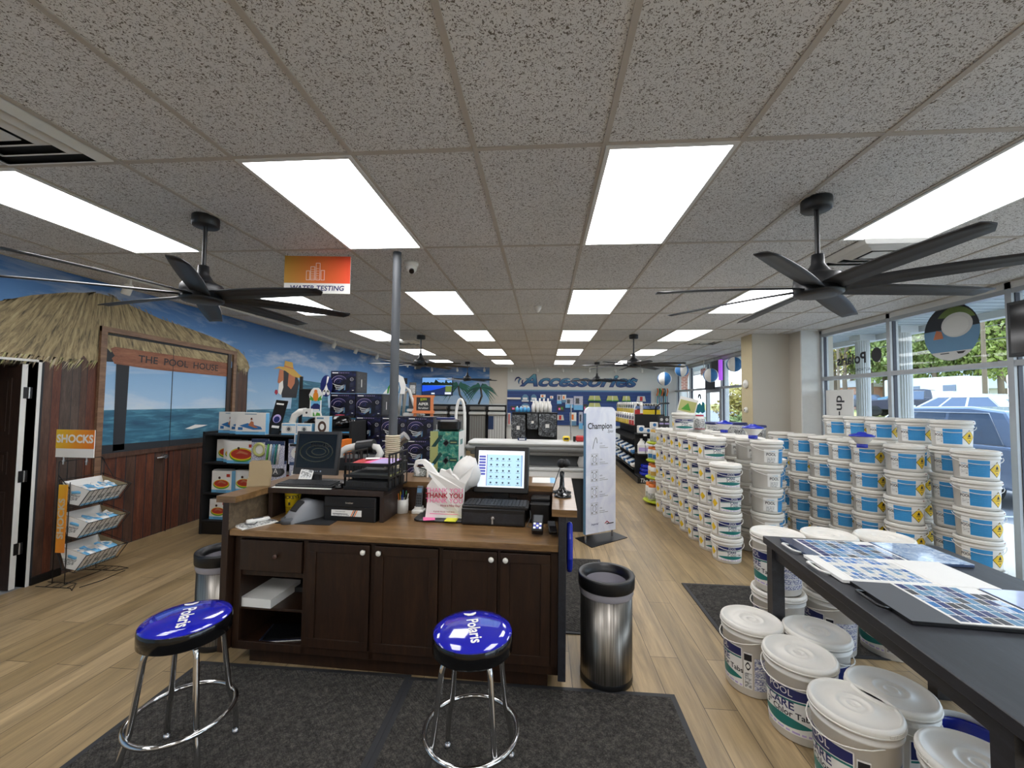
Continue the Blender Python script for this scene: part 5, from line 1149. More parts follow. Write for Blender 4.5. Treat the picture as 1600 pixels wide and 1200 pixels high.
wire([(.16, -.20, .004), (.20, -.05, .004), (.18, .18, .004)], mb=b); wire([(0, -.19, .02), (0, .17, .02)], mb=b); b.build('rack_foot', t)
for k_, z0 in enumerate((.70, .415, .13)):
    b = MB(); y0, y1 = -.245+.0, .065
    y0, y1 = -.20, .17
    A0, A1, A2, A3 = (-.11, z0+.24), (.03, z0-.0), (.20, z0+.145), (.16, z0+.17)
    for y in (y0, y1): wire([(-.10, y, z0+.24), (-.02, y, z0+.02), (.10, y, z0), (.21, y, z0+.15)], mb=b)
    for (x, z) in ((-.10, z0+.24), (-.02, z0+.02), (.10, z0), (.21, z0+.15)): wire([(x, y0, z), (x, y1, z)], mb=b)
    for i in range(1, 9): y = y0+(y1-y0)*i/9; wire([(-.02, y, z0+.02), (.10, y, z0), (.21, y, z0+.15)], .0022, mb=b)
    wire([(-.10, y1, z0+.24), (.21, y1, z0+.15)], .003, mb=b)
    b.build('wire_basket', t)
    lv = ('top', 'middle', 'bottom')[k_]
    o = thing('carton_tray', 'white open product carton lying in the %s basket of the SHOCKS rack' % lv, 'carton', (-4.25, 3.585, z0+.006), 0)
    b = MB(); hw = .165
    q = [(-.09, .215), (-.015, .02), (.095, .004), (.195, .14)]
    vs = [(x, -hw, z) for x, z in q]+[(x, hw, z) for x, z in q]
    b.add(vs, [(0, 1, 2, 3), (7, 6, 5, 4), (0, 4, 5, 1), (1, 5, 6, 2), (2, 6, 7, 3)], 'label_white'); b.add([(x+.0, y*.995, z+.002) for x, y, z in vs], [(3, 2, 1, 0), (4, 5, 6, 7)], 'cardboard'); b.build('carton_body', o)
    b = MB(); n_ = Vector((.135, 0, -.10)).normalized()
    def onf(u, v): return (.095+.10*v+.0012, -hw+2*hw*u, .004+.136*v-.0012)
    b.add([onf(.0, .0), onf(1, .0), onf(1, .14), onf(0, .14)], [(0, 1, 2, 3)], 'sky_print')
    for j in range(4): b.add([onf(.08+.22*j, .3), onf(.24+.22*j, .3), onf(.24+.22*j, .6), onf(.08+.22*j, .6)], [(0, 1, 2, 3)], 'info_grey')
    b.add([(-.05, -hw-.001, .11), (-.02, -hw-.001, .05), (.06, -hw-.001, .05), (.10, -hw-.001, .10)], [(0, 1, 2, 3)], 'info_grey'); b.build('carton_print', o)
    rr_ = random.Random(k_+3)
    for j in range(5):
        vs = []; n = 10; y_ = -.12+.06*j
        for a_ in range(n):
            a = 2*PI*a_/n; rx_ = (.105 if a_ % 2 else .095)*(1+.1*rr_.random()); vs.append((.05+rx_*math.cos(a)*.9, y_+.055*math.sin(a), .115+.035*math.cos(a)*-.4+.02*rr_.random()))
        vs2 = [(x*.98, y, z-.02) for x, y, z in vs]; c0 = (.05, y_, .15+.01*rr_.random())
        p_ = thing('shock_pouch', '%s pouch in the %s basket of the SHOCKS rack' % (('leftmost blue and white', 'second blue and white', 'middle blue and white', 'fourth blue and white', 'rightmost blue and white')[j], lv), 'pouch', (-4.25, 3.585, z0+.012), 0, 'shock treatment pouches')
        b = MB(); b.add(vs+vs2+[c0], [(i, (i+1) % n, 2*n) for i in range(n)]+[(n+i, n+(i+1) % n, (i+1) % n, i) for i in range(n)]+[tuple(reversed(range(n, 2*n)))], 'label_white' if j % 2 else 'sky_print', True); b.build('pouch_body', p_)
        b = MB(); b.add([(x*.55+.022, (y-y_)*.6+y_, z+.026) for x, y, z in vs], [tuple(range(n))], 'sky_print' if j % 2 else 'label_white'); b.build('pouch_print', p_)
m, tt = base('yellow_fade', 0.5); tc = tt.n('ShaderNodeTexCoord'); sx_ = tt.n('ShaderNodeSeparateXYZ'); tt.l(tc.outputs['Object'], sx_.inputs[0])
mr = tt.n('ShaderNodeMapRange'); mr.inputs[1].default_value = -.2; mr.inputs[2].default_value = .2; tt.l(tt.math('ADD', sx_.outputs[0], tt.math('MULTIPLY', sx_.outputs[2], -.3)), mr.inputs[0])
rr = tt.ramp(mr.outputs[0], [(0, '#e8c02c'), (.5, '#e89a2c'), (1, '#e0762a')]); tt.l(rr.outputs[0], tt.b.inputs['Base Color'])
hs = bpy.data.objects.new('header_sign', MB().box(-.19, .19, -.003, .003, -.125, .125, 'label_white').mesh('header_sign')); C.objects.link(hs); hs.parent = t; hs.location = (.005, -.17, 1.265)
MB().box(-.19, .19, -.005, -.003, -.045, .125, 'yellow_fade').build('sign_colour', hs); b = MB(); b.text('SHOCKS', .10, 'label_white', FRONT(0, -.0062, .04), bold=.035, sx=.95); b.build('sign_lettering', hs)
b = MB()
for x in (-.11, .12): b.cyl((x, 0, -.125), (x, 0, -.19), .007, 'silver', n=8); b.cyl((x, 0, -.15), (x, 0, -.165), .013, 'silver', n=8)
b.build('sign_clip', hs, label='clear screw clips')
ss = bpy.data.objects.new('side_sign', MB().box(-.042, .042, -.003, .003, -.30, .30, 'yellow_fade').mesh('side_sign')); C.objects.link(ss); ss.parent = t; ss.location = (-.045, -.205, .60)
b = MB(); b.text('SHOCKS', .085, 'rope', FRONT(0, -.0045, .0) @ RZ(90), bold=.03, sx=1.1); b.build('sign_lettering', ss)

# ------------------------------------------------------------ black shelf unit with float boxes
sh = thing('shelf_unit', 'black shelf unit with boxed floats beside the mural wall', 'shelf', (-4.28, 4.87, 0))
b = MB(); b.box(0, 1.75, .38, .41, 0, 1.27, 'black_matte'); b.build('back_panel', sh)
for x in (0, 1.72): MB().box(x, x+.03, 0, .40, 0, 1.27, 'black_matte').build('side_panel', sh)
for z in (.17, .51, .885, 1.245): MB().box(.03, 1.72, -.0, .38, z-.02, z, 'black_matte').build('shelf_board', sh)
MB().box(0, 1.75, .01, .38, 0, .15, 'black_satin').build('plinth', sh)
def flat_box(name, cat, label, x0, x1, z0, h, y, group, art, d=.07, lean=0, side='sky_print'):
    """boxed float standing on a shelf; art paints the front face"""
    w = x1-x0; t = thing(name, label, cat, ((x0+x1)/2, y, z0), 0, group)
    b = MB(); b.box(-w/2, w/2, 0, d, 0, h, 'label_white'); b.box(w/2, w/2+.001, .004, d-.004, .004, h-.004, side); b.box(-w/2, w/2, -.001, 0, 0, .035*h/.26, 'sky_print'); b.build('box_body', t)
    b = MB(); F_ = FRONT(0, -.0016, 0); art(b, F_, w, h); b.build('box_print', t); return t
def art_float(b, F_, w, h):
    b.flat([(-w*.38, h*.40), (-w*.1, h*.52), (w*.35, h*.36), (w*.40, h*.24), (w*.1, h*.22), (-w*.25, h*.34)], 'float_blue', F_)
    F2 = F_ @ T(0, 0, .0006); b.flat([(-w*.08, h*.42), (w*.02, h*.62), (w*.10, h*.58), (w*.12, h*.42), (w*.26, h*.32), (w*.16, h*.30)], 'skin_tan', F2); b.disc(w*.03, h*.70, h*.05, 'skin_tan', F2); b.disc(w*.03, h*.735, h*.04, 'painted_plank_brown', F2 @ T(0, 0, .0004))
    b.rect(-w*.42, h*.20, w*.16, h*.13, 'float_blue', F_); b.rect(-w*.28, h*.10, w*.56, h*.035, 'steel_blue', F_); b.rect(-w*.2, h*.92, w*.4, h*.03, 'steel_blue', F_)
def art_melon(b, F_, w, h):
    b.disc(0, h*.38, w*.42, 'leaf_paint', F_, n=24, sy=.55); b.disc(0, h*.41, w*.40, 'yellow', F_ @ T(0, 0, .0004), n=24, sy=.5); b.disc(0, h*.42, w*.36, 'watermelon', F_ @ T(0, 0, .0008), n=24, sy=.45)
    F2 = F_ @ T(0, 0, .0012); b.flat([(-w*.2, h*.42), (-w*.05, h*.58), (w*.25, h*.45), (w*.2, h*.40), (0, h*.46)], 'skin_tan', F2); b.disc(-w*.1, h*.68, h*.06, 'painted_plank_brown', F2)
    b.rect(w*.25, h*.72, w*.18, h*.14, 'watermelon', F_); b.rect(-w*.25, h*.05, w*.5, h*.035, 'steel_blue', F_)
G1, G2, G3 = 'boxed blue floats on the shelf top', 'boxed watermelon floats on the second shelf', 'boxed watermelon floats on the third shelf'
for i, (x0, x1, y) in enumerate(((-4.20, -3.90, 5.02), (-3.98, -3.68, 4.94), (-3.84, -3.45, 4.86))):
    flat_box('float_box', 'box', '%s white box with a blue water lounge picture on the black shelf top' % ('leftmost', 'middle', 'rightmost fully visible')[i], x0, x1, 1.247, .27, y, G1, art_float)
for i, (x0, x1, y) in enumerate(((-4.21, -3.93, 5.02), (-4.05, -3.78, 4.94), (-3.94, -3.56, 4.86))):
    flat_box('float_box', 'box', '%s white watermelon float box on the second shelf down' % ('leftmost', 'middle', 'rightmost large')[i], x0, x1, .887, .275, y, G2, art_melon)
for i, (x0, x1, y) in enumerate(((-4.22, -3.98, 4.99), (-4.16, -3.90, 4.90), (-3.92, -3.66, 4.98))):
    flat_box('float_box', 'box', '%s white watermelon float box on the third shelf down' % ('leftmost', 'second', 'third')[i], x0, x1, .512, .27, y, G3, art_melon)
for i, (x0, x1, y) in enumerate(((-4.20, -3.97, 4.93), (-4.05+.1, -3.70, 4.90))):
    flat_box('float_box', 'box', '%s white float box on the bottom shelf' % ('left', 'right')[i], x0, x1, .172, .25, y, 'boxed floats on the bottom shelf', art_melon)
flat_box('float_box', 'box', 'white and blue float box low on the shelf behind the cardboard holder', -3.55, -3.13, .60-.088, .27, 4.95, 'boxed floats by the desk', art_melon)
# hanging packs on the unit
def card_pack(label, x, z, w, h, y, kind):
    t = thing('blister_pack', label, 'package', (x, y, z), 0, 'packs hanging on the black shelf')
    MB().box(-w/2, w/2, 0, .006, -h, 0, 'info_print').build('backing_card', t)
    b = MB()
    if kind == 0: b.tube([(.32*w*math.cos(2*PI*i/24), -.012, -h*.5+.32*w*math.sin(2*PI*i/24)) for i in range(24)], .018, 'camo_sand', n=6, closed=True); b.disc(0, -h*.5, w*.24, 'label_white', FRONT(0, -.004, 0))
    elif kind == 1: b.disc(0, -h*.52, w*.42, 'charcoal', FRONT(0, -.008, 0), .007, 24, .6); b.disc(0, -h*.52, w*.30, 'slate', FRONT(0, -.0085, 0), 0, 24, .6); b.text('A', w*.35, 'label_white', FRONT(0, -.009, -h*.52))
    elif kind == 2:
        for i in range(5): b.tube([(-w*.3+i*w*.14, -.008, -h*.12), (-w*.38+i*w*.14, -.012, -h*.85)], .011, ('leaf_paint', 'spa_light', 'steel_blue', 'teal_print', 'spa_light')[i], n=6)
    else: b.disc(0, -h*.55, w*.3, 'label_white', FRONT(0, -.01, 0), .008, 12, 1.1); b.disc(.01, -h*.5, w*.1, 'orange', FRONT(0, -.0105, 0))
    b.build('product', t); b = MB(); b.box(-w/2, w/2, -.001, 0, -h*.16, -.0, 'car_navy'); b.build('card_header', t)
for lb, x, z, w, h, y, k_ in (('pack with a cream hose ring, leftmost hanging on the black shelf', -3.48, 1.20, .22, .26, 4.82, 0), ('long clear pack with green and grey tools hanging on the shelf', -3.27, 1.18, .25, .33, 4.79, 2), ('pale pack hanging behind the dark monitor corner', -3.02, 1.20, .20, .30, 4.83, 3), ('pack with a dark oval part and white letter A, hanging lower', -3.25, .94, .26, .25, 4.80, 1), ('pack with a white and orange toy beside the monitor edge', -3.0, .93, .16, .25, 4.80, 3)):
    card_pack(lb, x, z, w, h, y, k_)
# on the shelf top, right part
b = MB(); 
t = thing('counter_sign', 'tilted dark product card on the shelf top left of the parrot', 'sign', (-3.40, 4.95, 1.247), 0)
MB(RX(-14) @ RY(5)).box(-.09, .07, -.006, .006, 0, .44, 'black_satin').build('card_board', t); b = MB(RX(-14) @ RY(5)); F_ = FRONT(0, -.0065, 0); b.disc(-.01, .20, .055, 'lilac', F_); b.disc(-.01, .19, .04, 'navy', F_ @ T(0, 0, .0005)); b.rect(-.07, .38, .1, .02, 'label_white', F_); b.rect(-.05, .08, .1, .03, 'label_white', F_); b.build('card_print', t)
for i, (x, w) in enumerate(((-3.18, .20), (-3.0, .19), (-2.86+.02, .20))):
    pass
for i, x in enumerate((-3.17, -2.97)):
    flat_box('hose_box', 'box', 'small pale blue box under the white bracket on the shelf top, %s one' % ('left', 'right')[i], x-.095, x+.095, 1.247, .145, 4.90, 'small pale blue boxes', lambda b, F_, w, h: (b.disc(0, h*.5, h*.28, 'spa_light', F_), b.disc(0, h*.5, h*.15, 'slate', F_ @ T(0, 0, .0005)), b.rect(-w*.45, h*.8, w*.9, h*.12, 'sky_print', F_)))
flat_box('hose_box', 'box', 'taller pale box with a brown hose coil picture', -2.83, -2.65, 1.247, .24, 4.90, 'small pale blue boxes', lambda b, F_, w, h: (b.disc(0, h*.45, w*.3, 'painted_plank_brown', F_, sy=1.3), b.disc(0, h*.45, w*.16, 'label_white', F_ @ T(0, 0, .0005), sy=1.3), b.rect(-w*.4, h*.85, w*.5, h*.08, 'steel_blue', F_)))
t = thing('wall_bracket', 'white curved plastic part lying before the black display screen', 'fixture', (-3.02, 4.98, 1.395), 0)
b = MB(); b.tube([(-.16, 0, 0), (-.13, 0, .09), (-.06, 0, .14), (.02, 0, .15)], .04, 'white_plastic', n=10); b.box(-.0, .11, -.04, .04, .08, .18, 'white_plastic'); b.build('bracket_body', t); MB().disc(.05, .13, .014, 'ink', FRONT(0, -.042, 0)).build('screw_hole', t)
t = thing('display_screen', 'switched off black display screen on a pole above the shelf', 'screen', (-3.06, 5.15, 1.25))
MB(RZ(12)).box(-.13, .14, -.02, .02, .30, .58, 'black_satin').build('screen_housing', t, bevel=.004); MB(RZ(12)).box(-.12, .13, -.0215, -.02, .315, .565, 'black_gloss').build('screen', t); MB().box(-.14, -.11, -.01, .02, 0, .74, 'black_matte').build('pole', t); MB().rbox(-.2, .0, -.08, .1, 0, .015, .02, 'black_matte').build('foot', t)
t = thing('pineapple_sign', 'white edged acrylic sign with a pineapple and a blue logo', 'sign', (-2.88, 4.98, 1.47))
b = MB(); F_ = FRONT(0, 0, 0); b.flat([(-.075, 0), (.075, 0), (.09, .02), (.075, .06), (.075, .22), (.09, .28), (.06, .34), (.03, .37), (-.03, .37), (-.06, .34), (-.09, .28), (-.075, .22), (-.075, .06), (-.09, .02)], 'label_white', F_, .006); b.build('acrylic_panel', t)
b = MB(); F_ = FRONT(0, -.0008, 0); b.rect(-.062, .075, .124, .13, 'sky_print', F_); F2 = FRONT(0, -.0014, 0); b.flat([(-.06, .09), (.06, .09), (.06, .15), (.03, .17), (-.02, .17), (-.06, .13)], 'navy', F2); b.rect(-.05, .08, .1, .02, 'label_white', FRONT(0, -.002, 0))
for s_ in (-1, 1): b.flat([(s_*.02, .23), (s_*.08, .28), (s_*.07, .25), (s_*.085, .22), (s_*.03, .2)][::s_], 'leaf_paint', F2); b.flat([(s_*.0, .01), (s_*.07, .015), (s_*.06, .05), (s_*.02, .06)][::s_], 'leaf_paint', F2)
b.disc(0, .26, .036, 'pineapple', FRONT(0, -.002, 0), sy=1.7); b.disc(0, .325, .022, 'hazard_orange', FRONT(0, -.0026, 0)); b.build('sign_print', t)

# ------------------------------------------------------------ robot cleaner fixture with blue shelf edges
fx = thing('display_fixture', 'black stepped fixture with light blue shelf edges holding pool robots', 'shelf', (-2.40, 4.98, 0), 0)
b = MB(); b.box(-.78, .0, .42, .46, 0, 1.42, 'black_matte'); b.box(-.03, .0, 0, .46, 0, 1.42, 'black_matte'); b.build('fixture_back', fx)
for z in (.62, .98, 1.27):
    s_ = MB().box(-.78, -.03, 0, .42, z-.02, z, 'black_matte').build('shelf_board', fx); b = MB(); b.add([(-.60, -.01, z-.05), (-.0, .10, z-.02), (-.0, .10, z+.02), (-.60, -.01, z-.005), (-.60, .0, z-.05), (0, .11, z-.02), (0, .11, z+.02), (-.6, 0, z-.005)], [(0, 1, 2, 3), (7, 6, 5, 4), (3, 2, 6, 7), (0, 4, 5, 1)], 'cyan_strip'); b.build('shelf_edge', s_, label='light blue edge strip')
def robot(label, loc, rz, body, trim, top=None, s=1.0):
    t = thing('pool_robot', label, 'pool cleaner', loc, rz, 'pool robots on the fixture')
    b = MB(Matrix.Scale(s, 4)); b.lathe([(0, .05), (.13, .05), (.15, .08), (.15, .12), (.11, .18), (.05, .20), (0, .205)], body, n=20, sy=.75); b.build('robot_shell', t)
    if top: MB(Matrix.Scale(s, 4)).lathe([(0, .207), (.045, .204), (.07, .190)], top, n=16, sy=.75).build('shell_panel', t)
    for x in (-.14, .14):
        w_ = MB(Matrix.Scale(s, 4)).lathe([(0, -.02), (.06, -.02), (.075, -.015), (.075, .015), (.06, .02), (0, .02)], 'black_satin', n=20, M=frame((x, 0, .076), (0, 1, 0), (0, 0, 1))).build('wheel', t)
        MB(Matrix.Scale(s, 4)).tube([(x+(.021 if x > 0 else -.021), .062*math.cos(2*PI*i/20), .076+.062*math.sin(2*PI*i/20)) for i in range(20)], .006, trim, n=5, closed=True).build('wheel_trim', w_)
robot('black pool robot with grey rimmed wheels on the upper blue edged shelf', (-2.66, 5.18, 1.272), 35, 'black_gloss', 'spa_light', 'crimson', 1.1)
robot('second dark pool robot against the carton stack on the upper shelf', (-3.0, 5.22, 1.272), 10, 'black_gloss', 'spa_light', 'slate', .9)
robot('white and green pool robot on the lower blue edged shelf', (-2.60, 5.14, .982), 10, 'label_white', 'spa_light', 'lime', .95)
MB()
t = thing('book_end', 'tall orange panel beside the dark monitor', 'panel', (-2.37, 4.62, .0)); MB().box(-.03, .03, -.01, .25, 0, 1.22, 'orange').build('orange_panel', t); MB().box(-.06, .06, -.03, .28, 0, .02, 'black_matte').build('foot', t)
flat_box('hose_box', 'box', 'small white box with dark picture just above the dark monitor', -2.98, -2.75, 1.16, .12, 4.72, 'small pale blue boxes', lambda b, F_, w, h: (b.disc(w*.1, h*.45, h*.25, 'slate', F_), b.rect(-w*.45, h*.1, w*.2, h*.8, 'steel_blue', F_), b.disc(w*.36, h*.5, h*.2, 'float_blue', F_)))
tag(MB().box(-3.02, -2.72, 4.70, 4.95, 1.13, 1.158, 'black_matte').build('shelf_ledge', None), 'small black ledge under the white box above the monitor', 'shelf')
# PVC pump assembly behind the letter tray
t = thing('pump_display', 'black pool pump with white PVC elbows behind the letter tray', 'pump', (-1.85, 3.75, .0))
MB().rbox(-.35, .35, -.15, .3, 0, .92, .02, 'black_matte').build('pump_stand', t)
MB().tube([(-.07, 0, .92), (-.07, 0, 1.14), (-.055, 0, 1.20), (0, .0, 1.235), (.10, 0, 1.26), (.14, 0, 1.262)], .032, 'white_plastic', n=14).build('pvc_pipe', t)
MB().tube([(.29, 0, 1.12), (.33, 0, 1.20), (.30, 0, 1.25), (.24, 0, 1.255)], .032, 'white_plastic', n=14).build('pvc_pipe', t)
b = MB(); b.cyl((.10, .02, 1.24), (.26, .02, 1.26), .065, 'black_satin'); b.cyl((.30, .12, 1.16), (.46, .12, 1.26), .05, 'slate'); b.cyl((.40, .10, 1.18), (.54, .05, 1.34), .03, 'silver'); b.cyl((.52, .04, 1.33), (.56, .04, 1.36), .05, 'silver'); b.rbox(-.1, .5, -.05, .25, .92, 1.15, .03, 'black_matte'); b.build('pump_body', t)

# ------------------------------------------------------------ stacked indigo cartons
def make_carton(w=.362, h=.303, d=.36):
    t = thing('product_carton', '', 'box')
    b = MB(); b.box(-w/2, w/2, 0, d, 0, h, 'carton_dark'); b.build('carton_body', t)
    b = MB(); b.box(-w/2+.004, w/2-.004, -.0015, 0, .004, h-.004, 'indigo_print'); F_ = FRONT(0, -.002, 0)
    b.build('carton_front', t)
    b = MB()
    b.text('PENTAIR', .0001, 'label_white', F_) if False else None
    b.rect(-w*.44, h*.89, w*.24, h*.04, 'label_white', F_)
    for i in range(6): b.rect(-w*.15+i*w*.07, h*.895, w*.025, h*.03, 'lilac', F_)
    for k_, (r_, th) in enumerate(((.115, .006), (.095, .009), (.07, .010), (.045, .007))):
        pts = [(-w*.16+r_*math.cos(a_), -.004, h*.46+r_*.85*math.sin(a_)) for a_ in [(.15+.05*k_)*PI+i/14*PI*(.95-.08*k_) for i in range(15)]]; b.tube(pts, th*.45, ('lilac', 'carton_blue', 'lilac', 'carton_blue')[k_], n=4, rs=[th*.12+th*.35*math.sin(i/14*PI) for i in range(15)])
    for k_ in range(3):
        pts = [(-w*.42+.03*k_, -.004, h*(.42-.10*k_)), (-w*.28, -.004, h*(.34-.09*k_)), (-w*.08, -.004, h*(.30-.07*k_)), (w*.06, -.004, h*(.36-.05*k_))]; b.tube(pts, .005, 'spa_light', n=4, rs=[.003, .007, .007, .002])
    b.flat([(-w*.20, h*.10), (-w*.12, h*.08), (w*.02, h*.26), (w*.0, h*.34), (-w*.08, h*.28)], 'steel_blue', F_ @ T(0, 0, .003)); b.flat([(w*.05, h*.10), (w*.10, h*.14), (w*.10, h*.38), (w*.06, h*.30)], 'steel_blue', F_ @ T(0, 0, .003))
    b.tube([(w*.34+.022*math.cos(2*PI*i/16), -.003, h*.62+.022*math.sin(2*PI*i/16)) for i in range(16)], .0018, 'label_white', n=4, closed=True); b.disc(w*.34, h*.62, .008, 'spa_light', F_, n=3)
    for k_ in range(4): b.rect(w*.27, h*(.44-.05*k_), w*.15, h*.012, 'slate', F_)
    b.rect(w*.36, h*.10, w*.07, h*.03, 'label_white', F_); b.build('carton_print', t)
    b = MB(); LF = frame((w/2+.001, d/2, 0), (0, 1, 0), (0, 0, 1)); b.rect(-d*.42, h*.04, d*.84, h*.92, 'dark_grey', LF); LF = LF @ T(0, 0, .0006); b.rect(-.012, h*.28, .024, h*.36, 'label_white', LF)
    for sx_ in (-.1, .09):
        for z_ in (.2, .42, .64, .8): b.rect(sx_, h*z_, .03, h*.07, 'slate', LF)
    b.build('carton_side', t); return Proto(t)
P('carton_dark', '#14141c', .4); P('carton_blue', '#3a3f86', .4)
PK = make_carton(); cw = .366; ch = .305
rown = ['at the floor', 'second row up', 'third row up', 'fourth row up', 'fifth row up', 'sixth row up']
rows = [1.785, 1.48, 1.172, .866, .561, .256]
GKI = 'indigo pool cleaner cartons'
zt = [1.79, 1.475, 1.168, .861, .554, .247]
for i, z in enumerate(zt[2:]):
    for j in range(3): PK.put((-2.417+j*cw, 5.5, z), 0, 'indigo robot carton, %s row of the stack, %s' % (('upper full', 'second full', 'third full', 'lowest')[i], ('left', 'behind the pole', 'right')[j]), GKI)
PK.put((-2.79, 5.5, zt[1]), 0, 'indigo robot carton over the robot shelf, second layer from the top', GKI); PK.put((-2.417, 5.5, zt[1]), 0, 'indigo robot carton left of the pole, second layer from the top', GKI); PK.put((-2.79, 5.5, zt[0]), 0, 'topmost indigo robot carton beside the oval blue flipper sign', GKI)
tag(MB().box(-2.62, -1.48, 5.5, 5.9, 0, .245, 'black_matte').build('pallet_base', None), 'black base under the indigo cartons', 'base')
t = thing('carton_support', 'black support shelf holding the top left indigo cartons', 'shelf', (-2.80, 5.5, 0)); MB().box(-.18, .18, 0, .36, 1.44, 1.473, 'black_matte').build('support_board', t); MB().box(-.02, .02, .2, .24, 0, 1.44, 'black_matte').build('support_post', t)
# carton tops: narrow dark box, ladders, signs
t = thing('flipper_sign', 'navy oval cutout with white fins at the carton corner', 'sign', (-3.0, 5.44, 1.88), 0)
b = MB(); b.disc(0, 0, .085, 'navy', FRONT(0, 0, 0), .01, 28, 1.75); b.build('sign_board', t); b = MB(); F_ = FRONT(0, -.001, 0); b.flat([(-.04, -.08), (-.02, -.02), (.02, .05), (.04, .13), (.01, .13), (-.0, .04), (.03, -.06), (.05, -.09)], 'label_white', F_); b.disc(-.03, -.09, .024, 'label_white', F_, sy=1.5); b.disc(.03, -.09, .024, 'label_white', F_, sy=1.5); b.build('sign_print', t)
t = thing('green_fish_sign', 'white cutout sign with green and navy wave stripes behind the pole', 'sign', (-2.13, 5.70, 1.785), 0)
b = MB(); b.flat([(-.17, 0), (.15, 0), (.16, .12), (.12, .24), (.06, .27), (.0, .22), (-.06, .12), (-.12, .06)], 'label_white', FRONT(0, 0, 0), .012); b.build('sign_board', t)
b = MB(); 
for k_, c_ in enumerate(('green_stripe', 'navy', 'green_stripe', 'steel_blue')):
    x0 = -.11+.055*k_; b.flat([(x0, .005), (x0+.025, .005), (x0+.035, .08), (x0+.10-.03*k_, .20-.01*k_), (x0+.085-.03*k_, .20-.01*k_), (x0+.01, .09)], c_, FRONT(0, -.001, 0))
b.build('sign_print', t)
t = thing('price_strip', 'small black strip with magenta lettering behind the top cartons', 'sign', (-2.06, 5.85, 1.93), 0); MB().box(-.14, .06, 0, .01, 0, .09, 'black_satin').build('strip_board', t); emit('magenta', '#d2407f', 1.2); b = MB(); b.rect(-.10, .05, .10, .016, 'magenta', FRONT(0, -.001, 0)); b.rect(-.10, .02, .12, .016, 'magenta', FRONT(0, -.001, 0)); b.build('strip_print', t)
MB().cyl((0, .01, -.455), (0, .01, 0), .006, 'black_satin', n=6).build('stem', t)
t = thing('ladder_rail', 'white pool ladder rail leaning behind the grey pole', 'ladder', (-1.80, 5.75, 1.475), 0)
b = MB(); b.tube([(-.28, 0, .0), (-.25, 0, .35), (-.2, 0, .42), (-.13, 0, .36), (-.06, 0, .16), (.05, 0, .0)], .022, 'spa_light', n=10); b.build('rail', t); b = MB(); b.tube([(-.25, .1, .0), (-.22, .1, .33), (-.17, .1, .38), (-.11, .1, .32), (-.04, .1, .14), (.06, .1, .0)], .022, 'spa_light', n=10); b.build('rail', t); b = MB(); b.rbox(-.16, .0, -.02, .12, .06, .10, .02, 'spa_light'); b.rbox(-.22, .03, -.02, .12, .0, .04, .02, 'spa_light'); b.build('tread', t)
t = thing('chalk_board', 'small orange wooden easel with a chalked board on the cartons', 'sign', (-1.68, 5.62, 1.475))
b = MB()
for q in ((-.14, -.10), (.10, .14)): b.box(q[0], q[1], -.01, .01, 0, .29, 'orange_wood')
b.box(-.155, .155, -.012, .012, .265, .295, 'orange_wood'); b.box(-.155, .155, -.012, .012, .055, .08, 'orange_wood'); b.box(-.155, .155, -.03, .0, .04, .055, 'orange_wood'); b.build('easel_frame', t); MB().box(-.10, .10, -.006, .006, .08, .265, 'charcoal').build('board', t)
b = MB(); b.text('$399', .045, 'lime', FRONT(0, -.007, .235), bold=.01); b.text('AIPER', .055, 'label_white', FRONT(0, -.007, .17), bold=.01); b.text('Scrubber', .04, 'label_white', FRONT(0, -.007, .115)); b.build('chalk_writing', t)
t = thing('spec_card', 'grey printed card standing behind the orange easel', 'card', (-1.90, 5.80, 1.475)); MB().box(-.05, .05, 0, .01, .0, .48, 'slate').build('card_board', t); b = MB(); b.rect(-.04, .32, .08, .12, 'info_grey', FRONT(0, -.001, 0)); b.build('card_print', t)
# green camouflage cartons
def camo(label, z):
    t = thing('product_carton', label, 'box', (-1.13, 4.62, z), 0, 'green patterned cartons'); w, h, d = .33, .655, .32
    MB().box(-w/2, w/2, 0, d, 0, h, 'mint').build('carton_body', t); b = MB(); F_ = FRONT(0, -.001, 0); q = random.Random(4)
    b.rect(-w/2, 0, w*.28, h, 'camo_sand', F_)
    for k_ in range(3):
        z_ = .08+k_*.20; F2 = FRONT(0, -.0016, 0); b.flat([(-.15, z_), (-.10, z_), (-.02, z_+.12), (-.05, z_+.14)], 'palm_dark', F2); b.flat([(-.02, z_+.04), (.02, z_), (.06, z_+.05), (.02, z_+.09)], 'slate', F2); b.flat([(-.01, z_+.04), (.02, z_+.015), (.05, z_+.05), (.02, z_+.075)], 'black_satin', FRONT(0, -.002, 0)); b.rect(.06, z_+.03, .09, .05, 'palm_dark', F2); b.rect(.07, z_+.05, .07, .008, 'camo_sand', FRONT(0, -.002, 0))
    for k_ in range(40): x_ = q.uniform(-.06, .15); z_ = q.uniform(.02, h-.05); b.rect(x_, z_, .02, .006, q.choice(['palm_green', 'teal_print', 'spa_light']), FRONT(0, -.0013, 0))
    b.build('carton_print', t); b = MB(); LF = frame((w/2+.001, d/2, 0), (0, 1, 0), (0, 0, 1)); b.rect(-d*.5, 0, d, h, 'label_white', LF)
    for k_ in range(3): b.rect(-.08, .1+k_*.2, .14, .06, 'teal_print', LF @ T(0, 0, .0005))
    b.build('carton_side', t)
camo('lower green patterned carton behind the white bags', .03); camo('upper green patterned carton with a black device on top', .69)
tag(MB().box(-1.30, -.96, 4.62, 4.95, 0, .028, 'black_matte').build('pallet_base', None), 'thin black base under the green patterned cartons', 'base')
t = thing('robot_device', 'black robot unit on the green patterned carton', 'pool cleaner', (-1.10, 4.74, 1.347), 5)
